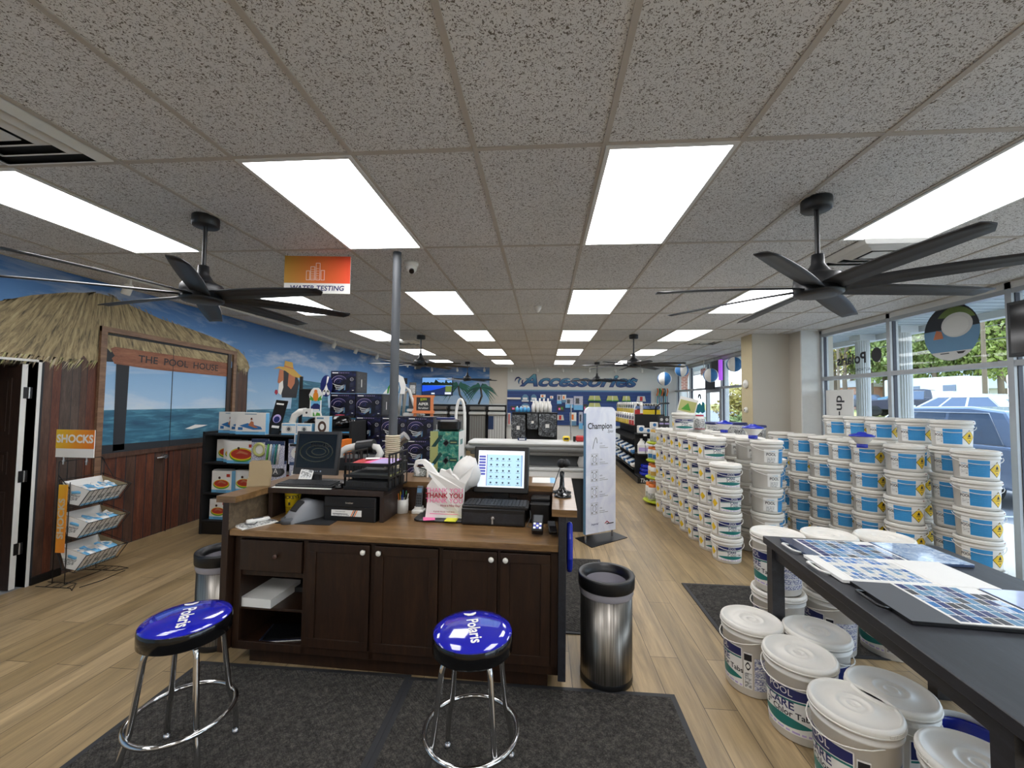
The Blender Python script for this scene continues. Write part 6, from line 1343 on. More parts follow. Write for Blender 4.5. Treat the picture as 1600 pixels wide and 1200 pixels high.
MB().rbox(-.13, .13, -.10, .10, 0, .13, .04, 'black_satin', top=.02).build('device_body', t); MB().rbox(-.09, .09, -.108, -.10, .03, .10, .002, 'black_gloss').build('device_window', t); MB().box(-.15, .05, -.05, .1, .13, .15, 'navy').build('device_tray', t)
t = thing('hose_arch', 'white pool ladder arch rising behind the black robot unit', 'ladder', (-1.18, 5.65, 0))
MB().tube([(-.04, 0, 0), (-.045, 0, 1.45)]+[(-.045+.062*(1-math.cos(a)), 0, 1.45+.27*math.sin(a)) for a in [PI*i/14 for i in range(1, 14)]]+[(.08, 0, 1.45), (.09, 0, 0)], .02, 'white_plastic', n=10).build('rail', t); MB().box(-.1, .14, -.08, .08, 0, .03, 'spa_dark').build('foot', t)

# ------------------------------------------------------------ banner
m, tt = base('banner_cloth', .6); n_ = tt.noise(tt.mapping((1.5, 1.5, 1.2)), 2.2, 4, .6, 1.5); r__ = tt.ramp(n_.outputs[0], [(.35, '#d3d5e4'), (.5, '#dddfe9'), (.65, '#e6e7ee')]); tt.l(r__.outputs[0], tt.b.inputs['Base Color'])
t = thing('banner_stand', 'tall white fabric banner stand lettered Champion Spas in the aisle', 'banner', (.70, 5.26, 0), 34)
b = MB(); w, z0, z1, r_ = .245, .09, 1.64, .08
pts = [(-w, z0), (w, z0), (w, z1-r_)]+[(w-r_+r_*math.cos(a), z1-r_+r_*math.sin(a)) for a in [PI/2*i/6 for i in range(1, 7)]]+[(-w+r_+r_*math.cos(a), z1-r_+r_*math.sin(a)) for a in [PI/2+PI/2*i/6 for i in range(0, 7)]]
b.flat(pts, 'banner_cloth', FRONT(0, -.02, 0), .04); b.build('banner_fabric', t)
b = MB(); b.add([(-w-.001, -.021, z0), (-w-.001, .021, z0), (-w-.001, .021, z1-r_), (-w-.001, -.021, z1-r_)], [(3, 2, 1, 0)], 'steel_blue'); b.add([(-w-.0015, -.0215, z0), (-w+.004, -.0215, z0), (-w+.004, -.0215, z1-r_), (-w-.0015, -.0215, z1-r_)], [(0, 1, 2, 3)], 'steel_blue'); b.build('fabric_edge', t, label='blue side edge')
b = MB(); F_ = FRONT(0, -.0212, 0); b.text('Champion', .105, 'ink', FRONT(-.015, -.0212, 1.40), bold=.02, sx=.92); b.text('Spas', .055, 'slate', FRONT(.15, -.0212, 1.335), shear=.4)
for k_ in range(5):
    z_ = 1.14-.20*k_
    if k_ == 0: b.tube([(-.10+.035*math.cos(a_), -.022, z_+.05+.07*math.sin(a_*1.5)) for a_ in [i*.5 for i in range(13)]], .004, 'spa_grey', n=4)
    else:
        for q in ((-.16, z_-.02, .11, .004), (-.16, z_+.116, .11, .004), (-.16, z_-.02, .004, .14), (-.054, z_-.02, .004, .14)): b.rect(q[0], q[1], q[2], q[3], 'spa_grey', F_)
        b.tube([(-.105+.028*math.cos(2*PI*i/14), -.022, z_+.05+.035*math.sin(2*PI*i/14)) for i in range(14)], .003, 'spa_grey', n=4, closed=True)
        for sx_ in (-.14, -.075): b.disc(sx_, z_+.095, .012, 'spa_grey', F_); b.disc(sx_, z_+.0, .012, 'spa_grey', F_)
    b.text(('S13', 'S16', 'A20', 'V40', 'S50')[k_], .026, 'slate', FRONT(.0, -.0212, z_+.045)); b.rect(-.025, z_+.008, .09, .006, 'spa_grey', F_); b.rect(-.025, z_-.012, .14, .006, 'spa_grey', F_)
b.text('Imperial', .034, 'navy', FRONT(-.10, -.0212, .20), bold=.01, shear=.2); b.flat([(.06, .19), (.10, .22), (.14, .19), (.13, .185), (.10, .205), (.07, .185)], 'crimson', F_); b.rect(.09, .175, .12, .012, 'ink', F_)
b.build('banner_print', t, label='printed spa line drawings')
MB().add([(-.30, -.20, 0), (.34, -.13, 0), (.34, .13, 0), (-.26, .16, 0), (-.30, -.20, .008), (.34, -.13, .008), (.34, .13, .008), (-.26, .16, .008)], [(3, 2, 1, 0), (4, 5, 6, 7), (0, 1, 5, 4), (1, 2, 6, 5), (2, 3, 7, 6), (3, 0, 4, 7)], 'black_satin').build('base_plate', t)
for x in (-.225, .205): MB().cyl((x, 0, .008), (x, 0, .12), .013, 'silver', n=12).build('post', t)
# ------------------------------------------------------------ spa display in the middle of the shop
t = thing('hot_tub', 'grey covered hot tub display behind the desk', 'hot tub', (-.16, 5.45, 0))
w = .86
MB().box(-w+.06, w-.06, .06, .40, 0, .70, 'dark_grey').build('tub_skirt', t)
b = MB()
for i in range(22): b.box(-w+.07+i*.076, -w+.073+i*.076, .052, .06, 0, .70, 'black_satin')
b.build('skirt_groove', t)
b = MB(); b.rbox(-w+.12, w, .0, .40, .70, .79, .02, 'label_white', top=.01); b.rbox(-w+.10, w, -.012, .40, .79, .83, .02, 'spa_light', top=.008); b.build('white_sill', t)
MB().box(-w+.10, w-.02, .20, .38, .83, 1.0, 'spa_dark').build('recess', t)
MB().rbox(-w+.03, w, .03, .40, .985, 1.035, .03, 'cover_grey', top=.01).build('cover_lower', t)
MB().rbox(-w-.04, w+.02, -.02, .42, 1.04, 1.12, .05, 'spa_grey', top=.03).build('cover_skirt', t)
MB().rbox(-w, w+.02, -.03, .42, 1.115, 1.165, .06, 'spa_light', top=.02).build('cover_top', t)
def small(name, label, cat, loc, fn, group=None, rz=0):
    t = thing(name, label, cat, loc, rz, group); fn(t); return t
small('plastic_bag', 'white bag in the recess of the tub at its right', 'bag', (.55, 5.55, .832), lambda t: (MB().lathe([(0, 0), (.09, 0), (.11, .06), (.08, .16), (.03, .20), (0, .2)], 'bag_white', n=14).build('bag_body', t), MB().lathe([(.03, .19), (.05, .23), (0, .22)], 'bag_white', n=8).build('bag_knot', t)))
small('test_pouch', 'yellow pouch on the tub cover', 'pouch', (.30, 5.65, 1.168), lambda t: (MB().rbox(-.05, .05, -.03, .03, 0, .07, .02, 'yellow', top=.02).build('pouch_body', t), MB().box(-.03, .03, -.032, -.03, .02, .045, 'ink').build('pouch_print', t)))
small('tool_case', 'red and black case on the tub cover by the banner', 'case', (.47, 5.62, 1.168), lambda t: (MB().rbox(-.05, .07, -.03, .03, 0, .08, .02, 'red', top=.02).build('case_body', t), MB().rbox(-.08, -.045, -.03, .03, 0, .07, .01, 'black_satin').build('case_end', t)))
small('remote_box', 'small blue box on the tub cover', 'box', (-.30, 5.66, 1.168), lambda t: (MB().box(-.06, .06, -.04, .04, 0, .035, 'car_navy').build('box_body', t), MB().box(-.04, .04, -.0415, -.04, .01, .025, 'label_white').build('box_print', t)))
tag(MB().cyl((.37, 5.78, 1.166), (.37, 5.78, 1.66), .010, 'silver', n=10).build('metal_pole', None), 'thin silver pole standing on the tub cover', 'pole')
# black bag rack behind the tub
rk = thing('display_rack', 'black display rack with bagged filter parts behind the tub', 'display rack', (-.18, 7.6, 0))
MB().box(-.42, .42, .10, .14, 0, 1.50, 'black_matte').build('rack_back', rk); MB().box(-.30, .42, -.12, .14, 1.48, 1.505, 'black_matte').build('rack_top', rk); MB().box(-.45, .45, -.1, .3, 0, .9, 'black_matte').build('rack_base', rk)
m, tt = base('grey_film', .22); n_ = tt.noise(tt.mapping((5, 5, 5)), 3, 4, .65, 2); r__ = tt.ramp(n_.outputs[0], [(.4, '#2f3133'), (.55, '#54575a'), (.66, '#a2a6a8')]); tt.l(r__.outputs[0], tt.b.inputs['Base Color']); tt.bump(n_.outputs[0], .5, .02)
def filmbag(label, x, z, w_, h, round_=False):
    t = thing('bagged_part', label, 'bag', (x, 7.5, z), 0, 'grey bagged parts on the black rack'); b = MB()
    pts = [(-w_/2, h*.1), (-w_*.35, 0), (w_*.35, 0), (w_/2, h*.1), (w_*.48, h), (-w_*.48, h)]; b.flat(pts, 'grey_film', FRONT(0, -.02, 0), .06); b.build('bag_body', t)
    b = MB()
    if round_: b.tube([(w_*.33*math.cos(2*PI*i/24), -.022, h*.42+w_*.33*math.sin(2*PI*i/24)) for i in range(24)], .012, 'slate', n=6, closed=True)
    b.rect(-w_*.12, h*.38, w_*.22, h*.16, 'label_white', FRONT(0, -.024, 0)); b.build('tag', t)
filmbag('dark flat filter bag at the left of the black rack', -.47, 1.02, .26, .44); filmbag('silver bag with a white label in the middle of the black rack', -.21, 1.20, .20, .28); filmbag('round hose coil in a silver bag at the right of the black rack', .06, 1.07, .32, .42, True)
for i in range(9):
    r_, c_ = divmod(i, 5) if i < 5 else (1, i-5)
    x = -.20+.075*c_+(.04 if r_ else 0); t = thing('bottle', 'white bottle in the %s row on the black rack' % ('front', 'back')[r_], 'bottle', (x, 7.55+.09*r_, 1.507), 0, 'white bottles on the black rack')
    MB(Matrix.Scale(1.0+.25*r_, 4, (0, 0, 1))).lathe([(0, 0), (.034, 0), (.034, .12), (.014, .17), (.012, .18), (0, .18)], 'label_white', n=12).build('bottle_body', t); MB(Matrix.Scale(1.0+.25*r_, 4, (0, 0, 1))).lathe([(.015, .18), (.015, .205), (0, .205)], 'white_plastic', n=10).build('cap', t)
for i in range(4):
    t = thing('bottle', 'small pale blue bottle on the left of the black rack top', 'bottle', (-.50+.07*i, 7.58, 1.507), 0, 'pale blue bottles on the black rack'); MB().lathe([(0, 0), (.03, 0), (.03, .07), (.012, .09), (0, .09)], 'cyan_strip', n=12).build('bottle_body', t); MB().lathe([(.012, .09), (.012, .105), (0, .105)], 'label_white', n=10).build('cap', t)
MB()
tag(MB().box(-.56, -.20, 7.5, 7.66, 1.48, 1.505, 'black_matte').build('rack_ledge', None), 'small black ledge under the pale blue bottles', 'shelf')
# ------------------------------------------------------------ back left: cover samples
tag(MB().box(-4.35, -1.30, YB-.05, YB-.001, 0, 1.58, 'black_matte').build('cover_display_wall', None), 'black backing panel under the palm mural', 'panel')
for i, (x0, x1, c0, c1) in enumerate(((-3.84, -3.35, 'cover_brown', 'cover_grey'), (-3.22, -2.72, 'spa_grey', 'cover_grey'), (-2.55, -2.02, 'cover_grey', 'spa_grey'), (-1.90, -1.35, 'spa_light', 'spa_grey'))):
    t = thing('spa_steps', '%s spa cover and cabinet sample standing on the back wall' % ('leftmost brown grey', 'second light grey', 'third grey', 'rightmost pale')[i], 'display sample', ((x0+x1)/2, YB-.06, 0), 0, 'spa cabinet samples'); w_ = (x1-x0)/2
    b = MB(); b.box(-w_, w_, -.20, 0, 0, 1.22, c0)
    b.build('cabinet_panel', t); b = MB()
    for k_ in range(6): b.box(-w_+.03+k_*w_/3.2, -w_+.05+k_*w_/3.2, -.205, -.2, .03, 1.2, c1)
    b.build('panel_groove', t); MB().rbox(-w_-.02, w_+.02, -.28, 0, 1.24, 1.34, .03, 'spa_light', top=.02).build('rim', t); MB().rbox(-w_, w_, -.25, 0, 1.40, 1.52, .03, c0 if i != 3 else 'spa_light', top=.02).build('cover', t); MB().box(-w_*.9, w_*.9, -.1, 0, 1.34, 1.40, 'spa_dark').build('support', t)
    if i in (1, 3): MB().box(-w_, -w_*.35, -.208, -.2, .75, 1.2, 'car_navy').build('sample_label', t)
# ------------------------------------------------------------ slatwall goods
def SX(px): return -1.289+(px-793)*.02175
def SZ(py): return 2.067-(py-611)*.0222
slab = []
def slat(label, px0, px1, py0, py1, kind, group='goods hanging on the navy slatwall'):
    x0, x1, z1, z0 = SX(px0), SX(px1), SZ(py0), SZ(py1); w_, h = x1-x0, z1-z0
    t = thing('hanging_product', label, 'product', ((x0+x1)/2, YB-.10, z0), 0, group); b = MB(); F_ = FRONT(0, -.02, 0)
    if kind == 'basket': b.flat([(-w_/2, 0), (w_/2, 0), (w_*.38, h), (-w_*.38, h)], 'camo_sand', F_, .03); b.build('product_body', t); b = MB(); b.rect(-w_*.5, 0, w_, h*.18, 'leaf_paint', F_ @ T(0, 0, .002)); b.rect(-.01, 0, .02, h, 'label_white', F_ @ T(0, 0, .002)); b.build('product_label', t)
    elif kind == 'redbasket': b.flat([(-w_/2, 0), (w_/2, 0), (w_*.38, h), (-w_*.38, h)], 'spa_light', F_, .03); b.build('product_body', t); b = MB(); b.rect(-w_*.15, h*.1, w_*.3, h*.8, 'red', F_ @ T(0, 0, .002)); b.build('product_label', t)
    elif kind == 'brush': b.rbox(-w_/2, w_/2, -.03, .0, h*.3, h*.6, .01, 'label_white'); b.build('product_body', t); b = MB(); b.box(-w_/2, w_/2, -.028, 0, 0, h*.3, 'spa_light'); b.build('bristles', t)
    elif kind == 'head': b.flat([(-w_/2, 0), (w_/2, 0), (w_*.4, h*.7), (w_*.15, h), (-w_*.15, h), (-w_*.4, h*.7)], 'steel_blue', F_, .03); b.build('product_body', t); b = MB(); b.rect(-w_*.3, h*.25, w_*.6, h*.3, 'label_white', F_ @ T(0, 0, .002)); b.rect(-w_*.45, 0, w_*.9, h*.15, 'label_white', F_ @ T(0, 0, .002)); b.build('product_label', t)
    elif kind == 'dark': b.flat([(-w_/2, 0), (w_/2, 0), (w_/2, h), (-w_/2, h)], 'dark_grey', F_, .02); b.build('product_body', t); b = MB(); b.rect(-w_*.3, h*.2, w_*.3, h*.4, 'pink', F_ @ T(0, 0, .002)); b.rect(w_*.05, h*.3, w_*.25, h*.4, 'leaf_paint', F_ @ T(0, 0, .002)); b.build('product_label', t)
    else: b.flat([(-w_/2, 0), (w_/2, 0), (w_/2, h), (-w_/2, h)], 'info_print' if kind == 'pack' else 'label_white', F_, .02); b.build('product_body', t); b = MB(); b.rect(-w_*.5, h*.0, w_, h*.35, 'sky_print' if kind == 'pack' else 'steel_blue', F_ @ T(0, 0, .002)); b.rect(-w_*.3, h*.45, w_*.4, h*.4, 'slate' if kind == 'pack' else 'hazard_orange', F_ @ T(0, 0, .002)); b.build('product_label', t)
    MB().cyl((0, -.01, h), (0, .05, h+.01), .004, 'silver', n=6).build('hook', t)
for a in (('long white brush head at the top left of the slatwall', 793, 815, 619, 624, 'brush'), ('first blue and white vacuum head on the slatwall', 816, 828, 616, 627, 'head'), ('second blue and white vacuum head on the slatwall', 830, 841, 616, 627, 'head'), ('small white fittings right of the vacuum heads', 846, 854, 616, 623, 'white'), ('small white hose end on the slatwall', 861, 866, 618, 624, 'white'), ('clear blue bag hanging left of the pale packs', 872, 879, 616, 630, 'pack'), ('narrow cream pack on the slatwall', 880, 886, 616, 628, 'white'), ('pale pack with a blue foot on the slatwall', 885, 897, 621, 636, 'pack'), ('large pale pack before the yellow baskets', 898, 912, 618, 639, 'pack'),
          ('pair of yellow sponge packs in the top row above the banner', 920, 940, 617, 625, 'basket'), ('yellow sponge pack in the second row above the banner', 920, 940, 628, 635, 'basket'), ('wide yellow sponge pack right of the banner', 948, 967, 617, 625, 'basket'), ('narrow yellow sponge pack toward the right end', 972, 985, 617, 625, 'basket'), ('red and cream pack at the right end of the slatwall', 994, 1008, 617, 625, 'redbasket'),
          ('dark pink pack low on the slatwall left', 799, 812, 634, 641, 'dark'), ('blue cap shaped goods low on the slatwall', 815, 830, 630, 637, 'head'), ('small dark pack right of the white bottles', 872, 883, 633, 641, 'dark'), ('brown pack in the lower row right of the bagged coil', 871, 883, 647, 655, 'redbasket'), ('orange topped pale pack in the lower row beside the silver pole', 892, 902, 643, 663, 'white'), ('red and white float at the lower left of the slatwall', 794, 800, 645, 664, 'redbasket'), ('small grey pack above the banner left edge', 913, 919, 630, 640, 'dark'), ('green topped pack low beside the banner', 906, 912, 642, 668, 'pack')): slat(*a)
t = thing('pole_rack', 'rack of blue and teal telescopic poles on the beige wall at the far right', 'pole rack', (3.95, YB-.08, .7))
for i in range(6): MB().cyl((-.17+.065*i, 0, 0), (-.17+.065*i, 0, 1.45+.05*(i % 2)), .016, ('teal_cloth', 'car_navy', 'steel_blue', 'black_satin', 'teal_cloth', 'car_navy')[i], n=8).build('telescopic_pole', t)
b = MB()
for i in range(5): b.tube([(-.2+.08*i, -.02, 1.25), (-.16+.08*i, -.04, 1.42), (-.18+.08*i, -.02, 1.50)], .02, ('orange', 'leaf_paint', 'orange', 'slate', 'orange')[i], n=6)
b.build('pole_head', t)
# ------------------------------------------------------------ black gondola and its goods
g = thing('gondola_shelf', 'black double sided shelf unit with an end display facing the aisle', 'shelf', (2.0, 8.95, 0))
MB().box(0, .64, .35, .38, 0, 1.45, 'black_matte').build('end_panel', g); MB().box(.26, .30, .38, 3.6, 0, 1.45, 'black_matte').build('centre_panel', g); MB().box(-.02, .64, 0, 3.6, 0, .12, 'black_satin').build('plinth', g)
for z in (.15, .62, 1.05): MB().box(0, .64, .0, .35, z-.025, z, 'black_matte').build('shelf_board', g)
for z in (.3, .62, .95, 1.25): MB().add([(-.04, .38, z-.05), (.26, .38, z), (.26, 3.6, z), (-.04, 3.6, z-.05), (-.04, .38, z-.07), (.26, .38, z-.02), (.26, 3.6, z-.02), (-.04, 3.6, z-.07)], [(0, 1, 2, 3), (7, 6, 5, 4), (0, 4, 5, 1), (3, 2, 6, 7), (0, 3, 7, 4), (1, 5, 6, 2)], 'black_matte').build('side_shelf', g)
b = MB(); b.text('The Pool House', .12, 'label_white', FRONT(.36, -.003, .06), shear=.25, sx=.85); b.build('plinth_lettering', g, label='white script lettering')
b = MB()
for x, z in ((.1, 1.0), (.42, 1.0), (.25, .59)): b.box(x, x+.07, -.004, -.001, z-.0, z+.04, 'label_white')
b.build('price_tag', g)
for i in range(4):
    t = thing('jug', 'white jug with lilac label on the end display, %s of the row' % ('leftmost', 'second', 'third', 'rightmost')[i], 'jug', (2.08+.155*i, 9.06, .622), 0, 'white jugs on the end display')
    b = MB(); b.rbox(-.07, .07, -.07, .07, 0, .18, .03, 'label_white'); b.lathe([(.085, .18), (.055, .235), (.025, .275), (.022, .29), (0, .29)], 'label_white', n=14); b.build('jug_body', t); MB().box(-.065, .071, -.0715, -.07, .05, .13, 'lilac').build('label', t); MB().cyl((0, 0, .29), (0, 0, .315), .026, 'white_plastic', n=12).build('cap', t)
    MB().tube([(.04, -.03, .20), (.06, -.03, .25), (.025, -.02, .275)], .010, 'label_white', n=6).build('handle', t)
for i, (z, w_) in enumerate(((.152, .42), (.23, .40), (.31, .36))):
    t = thing('blue_cover', 'folded blue mesh net on the bottom end shelf, %s of the pile' % ('lowest', 'middle', 'top')[i], 'net', (2.28, 9.12, z), 0, 'folded blue nets'); b = MB(); b.rbox(-w_/2, w_/2, -.16, .14, 0, .07, .06, 'royal', top=.02); b.build('net_body', t); MB().cyl((w_*.3, -.17, .03), (w_*.75, -.22, -.01+.02*i), .01, 'label_white', n=6).build('net_handle', t)
for i, (x, z, w_, h) in enumerate(((2.08, 1.052, .14, .16), (2.23, 1.052, .16, .11), (2.36, 1.16+.002, .16, .12))):
    t = thing('goods_box', ('narrow white box', 'blue and white bag', 'upper blue and white bag')[i]+' on the top end shelf', 'box', (x, 9.05, z if i < 2 else 1.17), 0, 'goods on the top end shelf'); MB().rbox(-w_/2, w_/2, 0, .12, 0, h, .02, 'label_white', top=.01).build('box_body', t); MB().disc(0, h*.55, h*.3, 'float_blue', FRONT(0, -.002, 0)).build('box_print', t)
t = thing('goods_box', 'white box under the upper bag on the top end shelf', 'box', (2.37, 9.05, 1.052), 0, 'goods on the top end shelf'); MB().box(-.07, .07, 0, .12, 0, .115, 'spa_light').build('box_body', t); MB().disc(0, .05, .03, 'float_blue', FRONT(0, -.002, 0)).build('box_print', t)
for i in range(4):
    r_, c_ = divmod(i, 2); t = thing('goods_box', 'dark box with round product picture, %s' % ('lower left', 'lower right', 'upper left', 'upper right')[i]+' on the end display', 'box', (2.50+.11*c_, 9.03, 1.052+.19*r_), 0, 'dark picture boxes'); MB().box(-.05, .05, 0, .12, 0, .185, 'dark_grey').build('box_body', t); b = MB(); b.disc(0, .11, .032, 'spa_light', FRONT(0, -.002, 0)); b.rect(-.045, .01, .09, .03, 'lilac', FRONT(0, -.002, 0)); b.build('box_print', t)
for r_, (z, n_, x_) in enumerate(((1.452, 11, 2.12), (1.20, 10, 1.985), (.56, 12, 2.0), (.27, 12, 1.99))):
    for i in range(n_):
        y_ = 9.45+i*(.27 if n_ > 10 else .29)
        bag = thing('shock_bag', ('white and blue bag with %s tag on the top' % ('a red' if i < 2 else 'a yellow') if r_ == 0 else 'white and blue bag with price tag, upper aisle shelf' if r_ == 1 else 'blue and white chemical bag, lower aisle shelf' if r_ == 2 else 'blue and white chemical bag, bottom aisle shelf')+' of the black unit', 'bag', (x_, y_, z), 0, ('bags on the black unit top', 'bags on the upper aisle shelf', 'bags on the lower aisle shelf', 'bags on the bottom aisle shelf')[r_])
        if r_ < 2:
            b = MB(); b.flat([(-.12, 0), (.12, 0), (.13, .2), (.08, .27), (-.10, .25), (-.13, .2)], 'label_white', frame((0, 0, 0), (0, -1, 0), (0, 0, 1)), .06); b.build('bag_body', bag); b = MB(); LF = frame((-.062 if False else -.002, 0, 0), (0, -1, 0), (0, 0, 1)); b.rect(-.12, .0, .24, .11, 'yellow' if (i > 1) else 'red', LF); b.flat([(-.11, .13), (.08, .13), (.11, .2), (-.06, .21)], 'car_navy', LF); b.build('bag_print', bag)
            b = MB(); b.rect(-.0, .0, .06, .11, 'yellow' if i > 1 else 'red', FRONT(0, -.121, 0)); b.rect(-.0, .12, .06, .08, 'car_navy', FRONT(0, -.121, 0)); b.build('price_tag', bag)
        else:
            b = MB(RY(-24)); b.rbox(-.03, .17, -.12, .12, 0, .10, .05, 'label_white' if (i+r_) % 2 else 'float_blue', top=.03); b.build('bag_body', bag); b = MB(RY(-24)); b.rbox(.0, .14, -.08, .08, .10, .104, .03, 'car_navy' if (i+r_) % 2 else 'label_white'); b.build('bag_print', bag)
for i in range(9):
    x_ = 2.13+.09*i*.65
    bag = thing('shock_bag', 'white bag with %s tag above the end display' % ('a red' if i < 2 else 'a yellow'), 'bag', (2.05+.058*i, 9.0+.35, 1.452), 0, 'bags over the end display'); b = MB(); b.flat([(-.06, 0), (.06, 0), (.065, .17), (.03, .24), (-.05, .23)], 'label_white', FRONT(0, -.01, 0), .04); b.build('bag_body', bag); b = MB(); b.rect(-.045, .0, .085, .10, 'red' if i < 2 else 'yellow', FRONT(0, -.012-.0006*i, 0)); b.flat([(-.04, .12), (.03, .12), (.045, .18), (-.02, .19)], 'car_navy', FRONT(0, -.012-.0006*i, 0)); b.build('bag_print', bag)
# yellow pyramid display
t = thing('display_rack', 'lime green tiered display of yellow topped tubs beside the pails', 'display rack', (1.96, 7.22, 0))
for z, r_ in ((.03, .24), (.42, .20), (.70, .185), (1.0, .175)): MB().lathe([(0, z-.0), (r_, z), (r_+.03, z+.02), (r_+.03, z+.035), (r_, z+.04), (0, z+.04)], 'lime', n=20).build('tier', t)
MB().cyl((0, 0, .02), (0, 0, 1.04), .03, 'lime', n=8).build('centre_post', t)
for k_, (z, n_, rr_, h, r_, c0, c1) in enumerate(((.072, 6, .165, .27, .07, 'label_white', 'hazard_orange'), (.462, 5, .13, .20, .065, 'label_white', 'orange'), (.742, 5, .125, .21, .065, 'label_white', 'orange'), (1.042, 4, .10, .20, .06, 'spa_light', 'hat_straw'))):
    for i in range(n_):
        a = -PI/2+2*PI*i/n_+.3*k_; q = thing('product_tub', 'small white tub with %s top on the %s tier of the lime display' % ('an orange' if k_ < 3 else 'a tan', ('bottom', 'second', 'third', 'top')[k_]), 'tub', (1.96+rr_*math.cos(a), 7.22+rr_*math.sin(a), z), 0, 'tubs on the %s lime tier' % ('bottom', 'second', 'third', 'top')[k_])
        MB().lathe([(0, 0), (r_, 0), (r_, h*.75), (r_*.8, h*.82), (0, h*.82)], c0, n=14).build('tub_body', q); MB().lathe([(r_*.85, h*.78), (r_*.88, h), (0, h)], c1, n=14).build('lid', q); L = MB(); rd = lambda z_, r_=r_: r_; L.cylstrip(-PI/2-1.3, -PI/2+1.3, h*.12, h*.45, ('info_grey', 'hat_straw', 'float_blue', 'info_grey')[k_], rd, 8, .001); L.build('label', q)
t = thing('poster_stand', 'slanted green and white poster stand beyond the pails', 'sign', (2.75, 8.35, 0), -25)
MB(T(0, 0, 1.42) @ RY(14)).box(-.17, .17, -.008, .008, 0, .40, 'label_white').build('poster', t); b = MB(T(0, 0, 1.42) @ RY(14)); b.rect(-.15, .12, .3, .22, 'camo_sand', FRONT(0, -.0095, 0)); b.flat([(-.1, .15), (0, .3), (.08, .16)], 'leaf_paint', FRONT(0, -.010, 0)); b.build('poster_print', t); MB().cyl((0, 0, .02), (0, 0, 1.46), .015, 'black_satin').build('post', t); MB().rbox(-.16, .16, -.16, .16, 0, .02, .05, 'black_satin').build('foot', t)
tag(MB().tube([(2.42, 9.2, 1.44), (2.40, 9.1, 1.62), (2.50, 9.1, 1.70), (2.68, 9.1, 1.70)], .018, 'black_satin', n=8).build('hose_piece', None), 'black curved hose piece at the corner of the black unit', 'hose')
# beach balls on threads
def ball(label, x, y, z, r_, a):
    t = thing('beach_ball', label, 'beach ball', (x, y, z), a, 'blue and white beach balls'); vs = []; n, m_ = 24, 12
    for col, off in (('float_blue', 0), ('label_white', 1)):
        b = MB()
        for s_ in range(3):
            for i in range(4):
                a0 = (s_*8+off*4+i)*2*PI/24; a1 = a0+2*PI/24
                for j in range(m_):
                    p0, p1 = PI*j/m_, PI*(j+1)/m_; q = [(r_*math.sin(p)*math.cos(a_), r_*math.sin(p)*math.sin(a_), r_*math.cos(p)) for p, a_ in ((p0, a0), (p1, a0), (p1, a1), (p0, a1))]; b.add(q, [(0, 1, 2, 3)], col, True)
        b.build('ball_panel', t, label=('blue panels', 'white panels')[off])
    MB().cyl((0, 0, r_), (0, 0, ZC-z), .0015, 'label_white', n=4).build('thread', t)
ball('beach ball hanging farthest left, near the pole rack', 2.84, 10.0, 2.28, .16, 15); ball('beach ball hanging second from the left before the brick wall', 3.24, 10.0, 2.49, .155, 60); ball('beach ball hanging before the black cross shaped sign', 3.55, 9.1, 2.31, .15, 130); ball('mostly blue beach ball hanging nearest the beige column', 3.82, 8.6, 2.50, .15, 10)
# door signs
t = thing('exit_sign', 'white exit sign with red letters above the shop door', 'sign', (4.25, 11.35, 2.56), 0)
MB().box(-.02, .02, -.17, .17, -.10, .10, 'label_white').build('sign_case', t); b = MB(); b.text('EXIT', .16, 'red', frame((-.021, 0, 0), (0, -1, 0), (0, 0, 1)), bold=.03); b.build('sign_lettering', t); MB().cyl((0, 0, .1), (0, 0, .33), .01, 'white_plastic').build('stem', t); b = MB(); b.text('EXIT', .1, 'red', FRONT(0, -.171, 0), sx=.15); b.build('sign_lettering', t)
emit('neon_violet', '#b357e8', .9)
t = thing('open_sign', 'black stepped window sign with a violet glowing end', 'sign', (4.28, 10.75, 2.38), 0)
b = MB(); b.box(-.02, .02, .0, .55, -.30, .06, 'black_satin'); b.box(-.02, .02, -.30, .22, .0, .40, 'black_satin'); b.build('sign_body', t); MB().box(-.02, .02, -.45, -.30, -.1, .40, 'neon_violet').build('glowing_end', t); MB().cyl((0, 0, .4), (0, 0, .5), .004, 'silver').build('chain', t)
# thermostat pieces on the column
for z, r_, lb in ((2.05, .075, 'round cream chime on the column side'), (1.60, .05, 'small white thermostat on the column side below the chime')):
    t = thing('thermostat', lb, 'wall device', (3.4935, 7.42, z)); MB(RY(-90)).lathe([(0, 0), (r_, 0), (r_, .02), (r_*.8, .035), (0, .038)], 'white_plastic', n=20).build('device_body', t); MB(RY(-90)).lathe([(0, .038), (r_*.3, .038), (r_*.28, .042), (0, .042)], 'slate' if r_ < .06 else 'white_plastic', n=12).build('device_dial', t)
